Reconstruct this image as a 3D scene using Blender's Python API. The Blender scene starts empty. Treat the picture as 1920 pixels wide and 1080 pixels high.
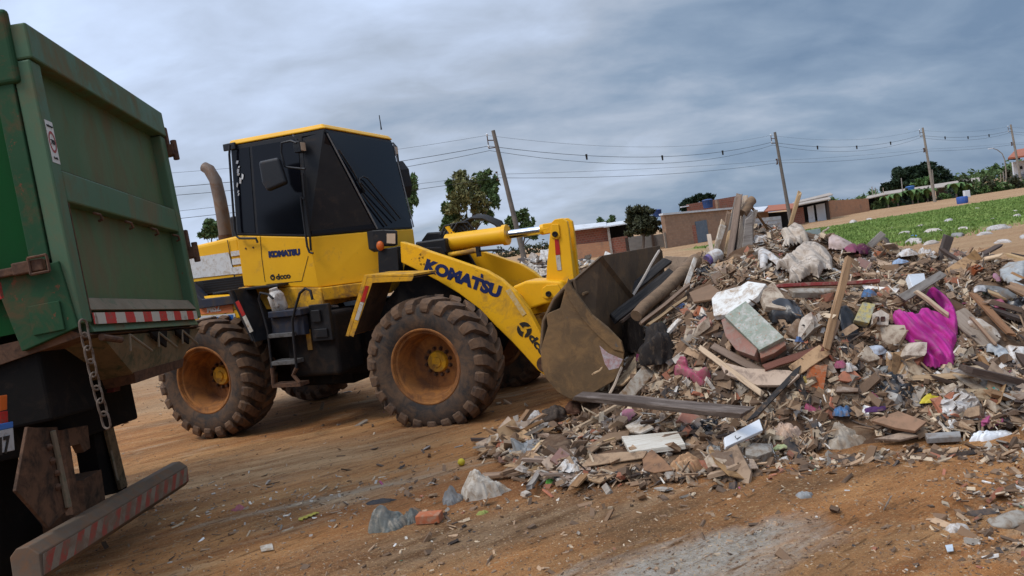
import bpy, bmesh, math, random
import numpy as np
from mathutils import Vector, Matrix, noise, Quaternion

random.seed(7); RNG = np.random.default_rng(11)
SC = bpy.context.scene
COL = SC.collection
R = math.radians

# ------------------------------------------------------------------ camera, world, sun, exposure
FPX, ROLL, PITCH, HC = 1400.0, R(8.5), R(-2.9), 1.75
_f = Vector((0, math.cos(PITCH), math.sin(PITCH))); _r = Vector((1, 0, 0)); _u = _r.cross(_f)
CR = _r*math.cos(ROLL) - _u*math.sin(ROLL); CU = _r*math.sin(ROLL) + _u*math.cos(ROLL)
CAMP = Vector((0, 0, HC))
cam = bpy.data.cameras.new("camera"); camo = bpy.data.objects.new("camera", cam); COL.objects.link(camo)
cam.sensor_width = 36; cam.lens = 36*FPX/1920; cam.clip_end = 3000; cam.clip_start = 0.05
m = Matrix((CR, CU, -_f)).transposed().to_4x4(); m.translation = CAMP
camo.matrix_world = m
SC.camera = camo

SUN_EL, SUN_AZ = R(52), R(-118)          # azimuth measured from +Y towards +X: light comes from the left and a little behind
sdir = Vector((math.sin(SUN_AZ)*math.cos(SUN_EL), math.cos(SUN_AZ)*math.cos(SUN_EL), math.sin(SUN_EL)))
sun = bpy.data.lights.new("sun", 'SUN'); sun.energy = 1.5; sun.angle = R(18); sun.color = (1, 0.93, 0.83)
suno = bpy.data.objects.new("sun", sun); COL.objects.link(suno)
suno.rotation_euler = (-sdir).to_track_quat('-Z', 'Y').to_euler()

W = bpy.data.worlds.new("World"); SC.world = W; W.use_nodes = True
nt = W.node_tree; N = nt.nodes; L = nt.links
for n in list(N): N.remove(n)
out = N.new('ShaderNodeOutputWorld')
sky = N.new('ShaderNodeTexSky'); sky.sky_type = 'NISHITA'; sky.sun_disc = False
sky.sun_elevation = SUN_EL; sky.sun_rotation = SUN_AZ
bg1 = N.new('ShaderNodeBackground'); bg1.inputs[1].default_value = 0.08; L.new(sky.outputs[0], bg1.inputs[0])
def wn(t, **k):
    n = N.new(t)
    for a, b in k.items(): setattr(n, a, b)
    return n
def wmath(op, a, b=None, c=None):
    n = wn('ShaderNodeMath', operation=op)
    for i, v in enumerate((a, b, c)):
        if v is None: continue
        if isinstance(v, (int, float)): n.inputs[i].default_value = v
        else: L.new(v, n.inputs[i])
    return n.outputs[0]
tc = wn('ShaderNodeTexCoord'); sx = wn('ShaderNodeSeparateXYZ'); L.new(tc.outputs['Generated'], sx.inputs[0])
zz = wmath('MAXIMUM', sx.outputs[2], 0.0)
den = wmath('ADD', zz, 0.36)
px_ = wmath('DIVIDE', sx.outputs[0], den); py_ = wmath('DIVIDE', sx.outputs[1], den)
cv = wn('ShaderNodeCombineXYZ'); L.new(px_, cv.inputs[0]); L.new(py_, cv.inputs[1])
def wnoise(scale, detail, rough, dist, sclvec=(1, 1, 1), loc=(0, 0, 0)):
    mp = wn('ShaderNodeMapping'); mp.inputs['Scale'].default_value = sclvec; mp.inputs['Location'].default_value = loc
    mp.inputs['Rotation'].default_value = (0, 0, R(-20))
    L.new(cv.outputs[0], mp.inputs[0])
    n = wn('ShaderNodeTexNoise'); n.inputs['Scale'].default_value = scale; n.inputs['Detail'].default_value = detail
    n.inputs['Roughness'].default_value = rough; n.inputs['Distortion'].default_value = dist
    L.new(mp.outputs[0], n.inputs['Vector']); return n.outputs['Fac']
n1 = wnoise(1.25, 6, 0.52, 0.35, (1, 1.45, 1), (3.1, 1.2, 0))
n2 = wnoise(4.2, 6, 0.55, 0.3, (1, 1.6, 1), (7.7, 0.4, 0))
# brightness: brighter on the left and overhead, darker to the right and low down
side = wmath('MULTIPLY', sx.outputs[0], -0.50)
base = wmath('ADD', side, 0.455)
hi = wmath('MULTIPLY', zz, 0.50)
base = wmath('ADD', base, hi)
c1 = wmath('MULTIPLY', wmath('SUBTRACT', n1, 0.5), 1.15)
c2 = wmath('MULTIPLY', wmath('SUBTRACT', n2, 0.5), 0.50)
val = wmath('ADD', wmath('ADD', base, c1), c2)
ramp = wn('ShaderNodeValToRGB'); L.new(val, ramp.inputs[0])
e = ramp.color_ramp.elements
e[0].position = 0.10; e[0].color = (0.145, 0.215, 0.325, 1)
e[1].position = 0.98; e[1].color = (0.62, 0.75, 1.0, 1)
for p, c in ((0.32, (0.225, 0.30, 0.41)), (0.52, (0.36, 0.42, 0.52)), (0.75, (0.49, 0.58, 0.75))):
    x = e.new(p); x.color = (*c, 1)
bg2 = wn('ShaderNodeBackground'); L.new(ramp.outputs[0], bg2.inputs[0]); L.new(wmath('MULTIPLY_ADD', wmath('MAXIMUM', wmath('SUBTRACT', zz, 0.36), 0.0), 1.5, 0.97), bg2.inputs[1])   # overcast: brightest overhead
mx = wn('ShaderNodeMixShader'); mx.inputs[0].default_value = 0.94
L.new(bg1.outputs[0], mx.inputs[1]); L.new(bg2.outputs[0], mx.inputs[2]); L.new(mx.outputs[0], out.inputs[0])

SC.view_settings.view_transform = 'Standard'; SC.view_settings.look = 'None'
SC.view_settings.exposure = 0.32; SC.view_settings.gamma = 1.0

# ------------------------------------------------------------------ projection helpers (used to read real positions off the photograph)
def ray(px, py): return CR*((px-960)/FPX) - CU*((py-540)/FPX) + _f
def at(px, py, depth): return CAMP + ray(px, py)*depth
def onz(px, py, z=0.0):
    d = ray(px, py); return CAMP + d*((z-HC)/d.z)

# ------------------------------------------------------------------ object helpers
def tag(o, label=None, cat=None, group=None, kind=None):
    if label: o['label'] = label
    if cat: o['category'] = cat
    if group: o['group'] = group
    if kind: o['kind'] = kind
    return o
def empty(name, loc=(0, 0, 0), mat=None, label=None, cat=None, group=None):
    o = bpy.data.objects.new(name, None); COL.objects.link(o); o.empty_display_size = 0.2
    if mat is not None: o.matrix_world = mat
    else: o.location = loc
    return tag(o, label, cat, group)
FLIPY = False      # the truck's frame is written left-handed; its meshes are mirrored into a right-handed one
def fl(v): return Vector((v[0], -v[1], v[2])) if FLIPY else Vector(v)
class MB:
    """collects shapes, then links them as one mesh object"""
    def __init__(s): s.v = []; s.f = []
    def add(s, vs, fs):
        b = len(s.v); s.v += [tuple(v) for v in vs]; s.f += [tuple(b+i for i in f) for f in fs]; return s
    def box(s, lo, hi, M=None):
        x0, y0, z0 = lo; x1, y1, z1 = hi
        vs = [Vector(p) for p in ((x0,y0,z0),(x1,y0,z0),(x1,y1,z0),(x0,y1,z0),(x0,y0,z1),(x1,y0,z1),(x1,y1,z1),(x0,y1,z1))]
        if M is not None: vs = [M @ v for v in vs]
        return s.add(vs, [(0,3,2,1),(4,5,6,7),(0,1,5,4),(1,2,6,5),(2,3,7,6),(3,0,4,7)])
    def cbox(s, c, size, M=None):
        c = Vector(c); h = Vector(size)/2
        if M is None: return s.box(c-h, c+h)
        return s.box(-h, h, Matrix.Translation(c) @ M.to_4x4())
    def prism(s, poly, vec):
        """poly: list of 3d points (planar), extruded along vec"""
        n = len(poly); vec = Vector(vec); a = [Vector(p) for p in poly]; b = [p+vec for p in a]
        nr = Vector((0, 0, 0))
        for i in range(n): nr += a[i].cross(a[(i+1) % n])
        if nr.dot(vec) > 0: a, b = b, a
        return s.add(a+b, [tuple(range(n)), tuple(range(2*n-1, n-1, -1))] + [(i, i+n, (i+1) % n+n, (i+1) % n) for i in range(n)])
    def xz(s, pts, y0, y1): return s.prism([(x, y0, z) for x, z in pts], (0, y1-y0, 0))
    def loft(s, A, B):
        n = len(A)
        return s.add(list(A)+list(B), [tuple(range(n))[::-1], tuple(range(n, 2*n))] + [(i, (i+1) % n, (i+1) % n+n, i+n) for i in range(n)])
    def tube(s, path, rad, n=10, cap=True):
        P = [Vector(p) for p in path]; k = len(P); rr = rad if isinstance(rad, (list, tuple)) else [rad]*k
        vs = []; fs = []; prev = None
        for i in range(k):
            t = (P[min(i+1, k-1)]-P[max(i-1, 0)]).normalized()
            if prev is None:
                a = t.orthogonal().normalized()
            else:
                a = (prev - t*prev.dot(t)).normalized()
            prev = a; b = t.cross(a)
            for j in range(n):
                th = 2*math.pi*j/n; vs.append(P[i]+(a*math.cos(th)+b*math.sin(th))*rr[i])
        for i in range(k-1):
            for j in range(n):
                fs.append((i*n+j, i*n+(j+1) % n, (i+1)*n+(j+1) % n, (i+1)*n+j))
        if cap: fs += [tuple(range(n))[::-1], tuple(range((k-1)*n, k*n))]
        return s.add(vs, fs)
    def lathe(s, prof, O, ax, n=48, closed=False):
        """prof: list of (axial, radius) about axis ax through O"""
        O = Vector(O); ax = Vector(ax).normalized(); a = ax.orthogonal().normalized(); b = ax.cross(a)
        k = len(prof); vs = []; fs = []
        for (h, r) in prof:
            for j in range(n):
                th = 2*math.pi*j/n; vs.append(O+ax*h+(a*math.cos(th)+b*math.sin(th))*r)
        for i in range(k if closed else k-1):
            i2 = (i+1) % k
            for j in range(n):
                fs.append((i*n+j, i*n+(j+1) % n, i2*n+(j+1) % n, i2*n+j))
        return s.add(vs, fs)
    def ball(s, c, r, n=10, sc=(1, 1, 1)):
        c = Vector(c); prof = []
        vs = [c+Vector((0, 0, r*sc[2]))]; fs = []; m_ = n//2
        for i in range(1, m_):
            ph = math.pi*i/m_
            for j in range(n):
                th = 2*math.pi*j/n
                vs.append(c+Vector((r*sc[0]*math.sin(ph)*math.cos(th), r*sc[1]*math.sin(ph)*math.sin(th), r*sc[2]*math.cos(ph))))
        vs.append(c-Vector((0, 0, r*sc[2])))
        for j in range(n): fs.append((0, 1+j, 1+(j+1) % n))
        for i in range(m_-2):
            for j in range(n): fs.append((1+i*n+j, 1+(i+1)*n+j, 1+(i+1)*n+(j+1) % n, 1+i*n+(j+1) % n))
        l = len(vs)-1
        for j in range(n): fs.append((l, 1+(m_-2)*n+(j+1) % n, 1+(m_-2)*n+j))
        return s.add(vs, fs)
    def mesh(s, name, mat, smooth=False, fix=True):
        vv = [(x, -y, z) for x, y, z in s.v] if FLIPY else s.v
        me = bpy.data.meshes.new(name); me.from_pydata(vv, [], s.f); me.update()
        if fix:
            bm = bmesh.new(); bm.from_mesh(me); bmesh.ops.recalc_face_normals(bm, faces=bm.faces); bm.to_mesh(me); bm.free()
        if mat: me.materials.append(mat)
        if smooth:
            for p in me.polygons: p.use_smooth = True
            try: me.set_sharp_from_angle(angle=R(38))
            except Exception: pass
        return me
    def build(s, name, mat, parent=None, smooth=False, bevel=0, seg=2, fix=True, label=None, cat=None, group=None, kind=None, solid=0):
        me = s.mesh(name, mat, smooth, fix)
        o = bpy.data.objects.new(name, me); COL.objects.link(o)
        if parent: o.parent = parent
        if solid:
            md = o.modifiers.new('solid', 'SOLIDIFY'); md.thickness = solid; md.offset = 0
        if bevel:
            md = o.modifiers.new('bevel', 'BEVEL'); md.width = bevel; md.segments = seg; md.limit_method = 'ANGLE'; md.angle_limit = R(35)
            md.harden_normals = False
        return tag(o, label, cat, group, kind)
def text(name, body, size, mat, parent, O, ex, ey, bold=0.0, extrude=0.002, align='LEFT', shear=0.0, sx=1.0, label=None):
    cu = bpy.data.curves.new(name, 'FONT'); cu.body = body; cu.size = size; cu.extrude = extrude; cu.offset = bold
    cu.align_x = align; cu.shear = shear; cu.resolution_u = 4; cu.space_character = 1.0
    t = bpy.data.objects.new(name+"_tmp", cu); COL.objects.link(t)
    dg = bpy.context.evaluated_depsgraph_get(); dg.update()
    me = bpy.data.meshes.new_from_object(t.evaluated_get(dg)); me.name = name
    bpy.data.objects.remove(t); bpy.data.curves.remove(cu)
    O, ex, ey = fl(O), fl(ex), fl(ey)
    ex = ex.normalized(); ey = ey.normalized(); ez = ex.cross(ey).normalized()
    M = Matrix((ex*sx, ey, ez)).transposed().to_4x4(); M.translation = Vector(O)
    me.transform(M); me.materials.clear(); me.materials.append(mat)
    o = bpy.data.objects.new(name, me); COL.objects.link(o)
    if parent: o.parent = parent
    if label: o['label'] = label
    return o

# ------------------------------------------------------------------ materials
def newmat(name):
    M = bpy.data.materials.new(name); M.use_nodes = True
    n = M.node_tree.nodes; l = M.node_tree.links
    return M, n, l, n['Principled BSDF']
def mixc(n, l, f, a, b):
    x = n.new('ShaderNodeMix'); x.data_type = 'RGBA'
    for s, v in ((0, f), (6, a), (7, b)):
        if hasattr(v, 'links') or hasattr(v, 'is_linked'): l.new(v, x.inputs[s])
        elif isinstance(v, (int, float)): x.inputs[s].default_value = v
        else: x.inputs[s].default_value = (*v, 1)
    return x.outputs[2]
def nz(n, l, vec, scale, detail=4, rough=0.6, dist=0.0):
    t = n.new('ShaderNodeTexNoise'); t.inputs['Scale'].default_value = scale; t.inputs['Detail'].default_value = detail
    t.inputs['Roughness'].default_value = rough; t.inputs['Distortion'].default_value = dist
    l.new(vec, t.inputs['Vector']); return t.outputs['Fac']
def rng(n, l, v, a, b, c=0.0, d=1.0):
    x = n.new('ShaderNodeMapRange'); x.inputs[1].default_value = a; x.inputs[2].default_value = b
    x.inputs[3].default_value = c; x.inputs[4].default_value = d; l.new(v, x.inputs[0]); return x.outputs[0]
def vec(n, l, kind='Object', scale=(1, 1, 1), rot=(0, 0, 0)):
    t = n.new('ShaderNodeTexCoord'); mp = n.new('ShaderNodeMapping'); mp.inputs['Scale'].default_value = scale
    mp.inputs['Rotation'].default_value = rot
    l.new(t.outputs[kind], mp.inputs[0]); return mp.outputs[0]
def bump(n, l, bs, h, strength, dist=0.02):
    b = n.new('ShaderNodeBump'); b.inputs['Strength'].default_value = strength; b.inputs['Distance'].default_value = dist
    l.new(h, b.inputs['Height']); l.new(b.outputs[0], bs.inputs['Normal'])
def surf(name, c1, c2=None, dirt=None, dirt_amt=0.5, rough=0.6, metal=0.0, scale=3.0, bmp=0.15, bscale=40, stretch=(1, 1, 1), randv=0.0, spec=0.22, dscale=None, chip=None, chip_amt=0.66, coord='Object'):
    """two-tone painted/weathered surface with blotches of dirt, fine bump and optional chips"""
    M, n, l, b = newmat(name)
    v = vec(n, l, coord, stretch)
    f1 = rng(n, l, nz(n, l, v, scale, 5, 0.62), 0.32, 0.68)
    col = mixc(n, l, f1, c1, c2 or tuple(x*0.8 for x in c1))
    rsock = None
    if dirt:
        f2 = nz(n, l, v, dscale or scale*1.7, 8, 0.72, 0.6)
        f2 = rng(n, l, f2, 0.62-dirt_amt*0.36, 0.78-dirt_amt*0.25)
        col = mixc(n, l, f2, col, dirt)
        rsock = rng(n, l, f2, 0, 1, rough, 0.92)
    if chip:
        f3 = rng(n, l, nz(n, l, v, scale*5.3, 7, 0.7, 0.3), chip_amt, chip_amt+0.03)
        col = mixc(n, l, f3, col, chip)
    if randv:
        oi = n.new('ShaderNodeObjectInfo'); hs = n.new('ShaderNodeHueSaturation')
        l.new(rng(n, l, oi.outputs['Random'], 0, 1, 1-randv, 1+randv), hs.inputs['Value']); l.new(col, hs.inputs['Color'])
        mu = n.new('ShaderNodeMath'); mu.operation = 'MULTIPLY'; mu.inputs[1].default_value = 7.31; l.new(oi.outputs['Random'], mu.inputs[0])
        fr = n.new('ShaderNodeMath'); fr.operation = 'FRACT'; l.new(mu.outputs[0], fr.inputs[0])
        l.new(rng(n, l, fr.outputs[0], 0, 1, 0.65, 1.15), hs.inputs['Saturation'])
        col = hs.outputs[0]
    l.new(col, b.inputs['Base Color'])
    if rsock is not None: l.new(rsock, b.inputs['Roughness'])
    else: b.inputs['Roughness'].default_value = rough
    b.inputs['Metallic'].default_value = metal; b.inputs['Specular IOR Level'].default_value = spec
    if bmp: bump(n, l, b, nz(n, l, v, bscale, 5, 0.65), bmp, 0.01)
    return M
DUST = (0.22, 0.115, 0.05); MUD = (0.13, 0.065, 0.032)
YEL = surf('yellow_paint', (0.80, 0.415, 0.012), (0.72, 0.36, 0.010), (0.45, 0.24, 0.045), 0.08, 0.42, scale=2.2, bmp=0.03, chip=(0.10, 0.055, 0.03), chip_amt=0.70)
YELD = surf('yellow_paint_dusty', (0.74, 0.38, 0.016), (0.60, 0.30, 0.018), (0.22, 0.12, 0.045), 0.55, 0.55, scale=3.0, bmp=0.06, chip=(0.07, 0.04, 0.025), chip_amt=0.64)
RIMM = surf('rim_paint', (0.40, 0.165, 0.040), (0.29, 0.112, 0.034), (0.16, 0.07, 0.032), 0.62, 0.7, scale=3.2, bmp=0.08)
BLK = surf('black_paint', (0.009, 0.009, 0.011), (0.014, 0.014, 0.015), (0.045, 0.031, 0.022), 0.22, 0.5, scale=4, bmp=0.06, spec=0.3)
BLKD = surf('black_greasy_dust', (0.007, 0.006, 0.006), (0.012, 0.009, 0.008), (0.035, 0.021, 0.013), 0.32, 0.8, scale=3, bmp=0.15)
RUB = surf('tyre_rubber', (0.034, 0.030, 0.028), (0.05, 0.042, 0.036), (0.135, 0.08, 0.047), 0.60, 0.85, scale=3.5, bmp=0.25, bscale=30)
LUGM = surf('tyre_lug_mud', (0.105, 0.062, 0.038), (0.175, 0.102, 0.058), (0.042, 0.034, 0.03), 0.42, 0.9, scale=5, bmp=0.3, bscale=30)
GLASS = surf('tinted_glass', (0.004, 0.0045, 0.007), (0.005, 0.005, 0.007), rough=0.12, scale=2, bmp=0.0, spec=0.19)
CHROME = surf('chrome_rod', (0.62, 0.63, 0.66), (0.55, 0.56, 0.6), rough=0.18, metal=1.0, scale=6, bmp=0.0)
STEEL = surf('bucket_steel', (0.15, 0.092, 0.045), (0.092, 0.058, 0.031), (0.235, 0.135, 0.058), 0.5, 0.72, scale=2.6, bmp=0.3, bscale=22, chip=(0.10, 0.095, 0.09), chip_amt=0.66)
STEELD = surf('bucket_steel_inside', (0.12, 0.078, 0.045), (0.075, 0.050, 0.031), (0.17, 0.105, 0.055), 0.45, 0.7, scale=2.6, bmp=0.3, bscale=22)
HYD = surf('rubber_hose', (0.012, 0.012, 0.013), (0.02, 0.02, 0.02), (0.06, 0.042, 0.03), 0.3, 0.5, scale=8, bmp=0.05)
WHITEP = surf('white_sticker', (0.62, 0.62, 0.60), (0.55, 0.54, 0.52), (0.35, 0.27, 0.19), 0.35, 0.5, scale=9, bmp=0)
NAVY = surf('navy_lettering', (0.012, 0.020, 0.085), (0.016, 0.024, 0.075), rough=0.45, bmp=0)
NAVYP = surf('navy_panel', (0.020, 0.026, 0.045), (0.028, 0.030, 0.040), (0.07, 0.05, 0.036), 0.4, 0.5, scale=4, bmp=0.05)
BLKT = surf('black_lettering', (0.02, 0.018, 0.018), (0.03, 0.026, 0.02), rough=0.5, bmp=0)
WHT = surf('white_lettering', (0.75, 0.70, 0.64), (0.68, 0.62, 0.56), rough=0.5, bmp=0)
ORS = surf('orange_sticker', (0.72, 0.20, 0.06), (0.66, 0.18, 0.055), (0.45, 0.2, 0.08), 0.25, 0.5, scale=6, bmp=0)
BLUEL = surf('blue_lettering', (0.04, 0.13, 0.38), (0.05, 0.15, 0.42), rough=0.5, bmp=0)
REDR = surf('red_reflector', (0.42, 0.022, 0.018), (0.33, 0.02, 0.018), (0.2, 0.08, 0.05), 0.25, 0.35, scale=9, bmp=0)
WHTR = surf('white_reflector', (0.50, 0.47, 0.41), (0.42, 0.39, 0.34), (0.25, 0.17, 0.10), 0.4, 0.4, scale=9, bmp=0)
AMB = surf('amber_lens', (0.62, 0.13, 0.02), (0.5, 0.1, 0.02), (0.25, 0.11, 0.05), 0.3, 0.3, scale=6, bmp=0)
LENS = surf('lamp_lens', (0.50, 0.38, 0.27), (0.42, 0.31, 0.22), rough=0.2, scale=12, bmp=0.1)
PIPE = surf('exhaust_metal', (0.13, 0.10, 0.085), (0.20, 0.14, 0.10), (0.17, 0.085, 0.042), 0.35, 0.6, metal=0.3, scale=4, bmp=0.1)
GRN = surf('green_truck_paint', (0.060, 0.122, 0.066), (0.078, 0.132, 0.076), (0.135, 0.108, 0.058), 0.42, 0.5, scale=1.8, bmp=0.06, chip=(0.12, 0.05, 0.028), chip_amt=0.67, stretch=(1, 1, 0.5), spec=0.15)
GRND = surf('dark_green_paint', (0.020, 0.062, 0.028), (0.027, 0.068, 0.033), (0.095, 0.062, 0.032), 0.36, 0.6, scale=2.6, bmp=0.06, chip=(0.13, 0.055, 0.028), chip_amt=0.62, spec=0.08)
GRNP = surf('green_panel_dusty', (0.058, 0.112, 0.046), (0.084, 0.122, 0.056), (0.118, 0.104, 0.054), 0.45, 0.6, scale=1.5, bmp=0.10, bscale=14, chip=(0.10, 0.045, 0.026), chip_amt=0.70, stretch=(1.6, 1.6, 0.55), spec=0.2)
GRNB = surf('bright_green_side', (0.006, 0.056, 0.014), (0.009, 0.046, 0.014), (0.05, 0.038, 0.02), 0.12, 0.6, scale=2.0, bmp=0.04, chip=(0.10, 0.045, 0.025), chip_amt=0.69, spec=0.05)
RUST = surf('rusty_iron', (0.085, 0.045, 0.028), (0.13, 0.065, 0.035), (0.05, 0.03, 0.022), 0.5, 0.8, scale=9, bmp=0.3)
LEDGE = surf('dusty_ledge', (0.20, 0.155, 0.105), (0.15, 0.115, 0.075), (0.05, 0.09, 0.05), 0.25, 0.85, scale=5, bmp=0.2)
BMPR = surf('bumper_grey', (0.105, 0.078, 0.056), (0.145, 0.105, 0.072), (0.17, 0.088, 0.046), 0.4, 0.8, scale=4, bmp=0.15)
BRNB = surf('brown_bracket', (0.13, 0.066, 0.036), (0.085, 0.045, 0.026), (0.024, 0.017, 0.012), 0.45, 0.8, scale=4, bmp=0.2)
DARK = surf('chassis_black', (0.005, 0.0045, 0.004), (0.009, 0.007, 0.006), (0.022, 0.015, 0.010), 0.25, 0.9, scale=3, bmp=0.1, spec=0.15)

# ------------------------------------------------------------------ ground
def gz(x, y):
    d = math.hypot(x, y)
    a = 0.045*noise.noise(Vector((x*0.35, y*0.35, 3.0))) + 0.022*noise.noise(Vector((x*1.1, y*1.1, 8.0)))
    a += 0.012*noise.noise(Vector((x*3.1, y*3.1, 1.0)))
    # wheel ruts running away to the right
    t = (x*0.62 - y*0.78)
    a += -0.018*max(0.0, 1-abs(((t+0.7*noise.noise(Vector((x*.4, y*.4, 5)))) % 1.9)-0.6)/0.22)*max(0, 1-d/9)
    return a*min(1.0, 14.0/(d+1e-6))*0.8
def ground_material():
    M, n, l, b = newmat('dirt')
    t = n.new('ShaderNodeTexCoord'); P = t.outputs['Object']
    def mp(scale, rot=0.0):
        m_ = n.new('ShaderNodeMapping'); m_.vector_type = 'TEXTURE'; m_.inputs['Scale'].default_value = tuple(1/q for q in scale); m_.inputs['Rotation'].default_value = (0, 0, rot); l.new(P, m_.inputs[0]); return m_.outputs[0]
    ax = R(33)
    big = rng(n, l, nz(n, l, mp((1, 1, 1)), 0.45, 5, 0.6, 0.4), 0.35, 0.66)
    col = mixc(n, l, big, (0.444, 0.180, 0.055), (0.531, 0.260, 0.097))
    st = rng(n, l, nz(n, l, mp((0.22, 2.6, 1), ax), 1.1, 7, 0.68, 0.5), 0.42, 0.66)
    col = mixc(n, l, st, col, (0.284, 0.108, 0.035))
    st2 = rng(n, l, nz(n, l, mp((0.12, 1.5, 1), R(10)), 1.6, 7, 0.7, 0.4), 0.52, 0.70)
    col = mixc(n, l, st2, col, (0.558, 0.306, 0.129))
    bd = rng(n, l, nz(n, l, mp((0.6, 1.3, 1), ax), 0.75, 6, 0.62, 0.6), 0.50, 0.68); col = mixc(n, l, bd, col, (0.175, 0.092, 0.042))
    bl_ = rng(n, l, nz(n, l, mp((0.4, 1.4, 1), R(20)), 0.95, 6, 0.65, 0.5), 0.57, 0.70); col = mixc(n, l, bl_, col, (0.50, 0.345, 0.205))
    # grey gravelly patch of the track, in front of the camera
    def blob(cx, cy, rx, ry, rot, lo, hi, ns, amp):
        m2 = n.new('ShaderNodeMapping'); m2.vector_type = 'TEXTURE'; m2.inputs['Location'].default_value = (cx, cy, 0); m2.inputs['Rotation'].default_value = (0, 0, rot); m2.inputs['Scale'].default_value = (rx, ry, 1); l.new(P, m2.inputs[0])
        ln = n.new('ShaderNodeVectorMath'); ln.operation = 'LENGTH'; l.new(m2.outputs[0], ln.inputs[0])
        nn = nz(n, l, mp((0.5, 1.6, 1), ax), ns, 8, 0.72, 0.5)
        s_ = n.new('ShaderNodeMath'); s_.operation = 'MULTIPLY_ADD'; l.new(nn, s_.inputs[0]); s_.inputs[1].default_value = amp; l.new(ln.outputs['Value'], s_.inputs[2])
        return rng(n, l, s_.outputs[0], lo+amp*0.5, hi+amp*0.5, 1.0, 0.0)
    g1 = blob(0.70, 3.80, 0.95, 0.36, R(16), 0.5, 1.05, 2.6, 1.9)
    grey = mixc(n, l, rng(n, l, nz(n, l, mp((1, 1, 1)), 22, 6, 0.7), 0.35, 0.7), (0.31, 0.25, 0.185), (0.52, 0.455, 0.375))
    col = mixc(n, l, g1, col, grey)
    g2 = blob(-1.75, 5.9, 1.7, 0.09, R(14), -0.1, 0.9, 5.0, 2.6)
    col = mixc(n, l, g2, col, (0.399, 0.324, 0.232))
    g3 = blob(-4.5, 13.0, 3.0, 2.2, 0.0, 0.3, 1.0, 0.8, 1.0)
    col = mixc(n, l, g3, col, (0.42, 0.27, 0.145))
    # darker soil under and in front of the heap
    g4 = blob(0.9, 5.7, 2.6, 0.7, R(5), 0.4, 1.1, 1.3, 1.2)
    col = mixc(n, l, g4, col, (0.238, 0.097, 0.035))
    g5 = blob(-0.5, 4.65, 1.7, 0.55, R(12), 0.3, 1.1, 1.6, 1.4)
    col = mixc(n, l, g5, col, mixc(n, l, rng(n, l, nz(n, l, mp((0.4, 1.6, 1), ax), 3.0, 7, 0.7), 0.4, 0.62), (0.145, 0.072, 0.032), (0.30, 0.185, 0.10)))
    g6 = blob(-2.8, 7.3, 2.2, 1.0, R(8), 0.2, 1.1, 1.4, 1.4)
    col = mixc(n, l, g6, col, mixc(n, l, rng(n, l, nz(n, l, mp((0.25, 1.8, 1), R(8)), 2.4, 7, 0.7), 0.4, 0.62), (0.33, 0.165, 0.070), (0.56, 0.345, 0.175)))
    # far track and grass strip
    sp = n.new('ShaderNodeSeparateXYZ'); l.new(P, sp.inputs[0])
    nb = nz(n, l, mp((0.5, 1, 1)), 0.35, 6, 0.7)
    yy = n.new('ShaderNodeMath'); yy.operation = 'MULTIPLY_ADD'; l.new(nb, yy.inputs[0]); yy.inputs[1].default_value = 9.0; l.new(sp.outputs[1], yy.inputs[2])
    far = rng(n, l, yy.outputs[0], 15, 22)
    col = mixc(n, l, far, col, mixc(n, l, rng(n, l, nz(n, l, mp((0.25, 1, 1)), 0.5, 6, 0.7), 0.4, 0.65), (0.4, 0.25, 0.135), (0.3, 0.165, 0.08)))
    # green under-growth of the field
    gl_ = n.new('ShaderNodeMath'); gl_.operation = 'MULTIPLY_ADD'; l.new(sp.outputs[0], gl_.inputs[0]); gl_.inputs[1].default_value = -0.22; l.new(sp.outputs[1], gl_.inputs[2])
    gn = n.new('ShaderNodeMath'); gn.operation = 'MULTIPLY_ADD'; l.new(nz(n, l, mp((1, 1, 1)), 0.30, 7, 0.75), gn.inputs[0]); gn.inputs[1].default_value = -6.0; l.new(gl_.outputs[0], gn.inputs[2])
    ga = rng(n, l, gn.outputs[0], 19.2, 21.5); gb = rng(n, l, gn.outputs[0], 46.5, 47.5, 1, 0)
    gm_ = n.new('ShaderNodeMath'); gm_.operation = 'MULTIPLY'; l.new(ga, gm_.inputs[0]); l.new(gb, gm_.inputs[1])
    gm2 = n.new('ShaderNodeMath'); gm2.operation = 'MULTIPLY'; l.new(gm_.outputs[0], gm2.inputs[0]); l.new(rng(n, l, sp.outputs[0], 11.5, 14), gm2.inputs[1])
    col = mixc(n, l, gm2.outputs[0], col, mixc(n, l, rng(n, l, nz(n, l, mp((1, 1, 1)), 0.5, 6, 0.7), 0.35, 0.65), (0.115, 0.19, 0.048), (0.19, 0.235, 0.075)))
    # fine grain speckle
    sp1 = rng(n, l, nz(n, l, mp((1, 1, 1)), 60, 3, 0.7), 0.56, 0.72)
    col = mixc(n, l, sp1, col, (0.545, 0.347, 0.166))
    sp2 = rng(n, l, nz(n, l, mp((1, 1, 1)), 34, 4, 0.75), 0.60, 0.70)
    col = mixc(n, l, sp2, col, (0.09, 0.046, 0.022))
    vor = n.new('ShaderNodeTexVoronoi'); vor.inputs['Scale'].default_value = 26; l.new(mp((0.7, 1.2, 1), ax), vor.inputs['Vector'])
    pit = rng(n, l, vor.outputs['Distance'], 0.10, 0.30, 1, 0); pm = n.new('ShaderNodeMath'); pm.operation = 'MULTIPLY'; l.new(pit, pm.inputs[0]); l.new(rng(n, l, nz(n, l, mp((1, 1, 1)), 3.2, 5, 0.7), 0.50, 0.62), pm.inputs[1])
    col = mixc(n, l, pm.outputs[0], col, (0.46, 0.33, 0.19))
    dk = rng(n, l, nz(n, l, mp((0.35, 1.7, 1), ax), 9, 8, 0.75, 0.3), 0.54, 0.66); col = mixc(n, l, dk, col, (0.15, 0.072, 0.028))
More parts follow.
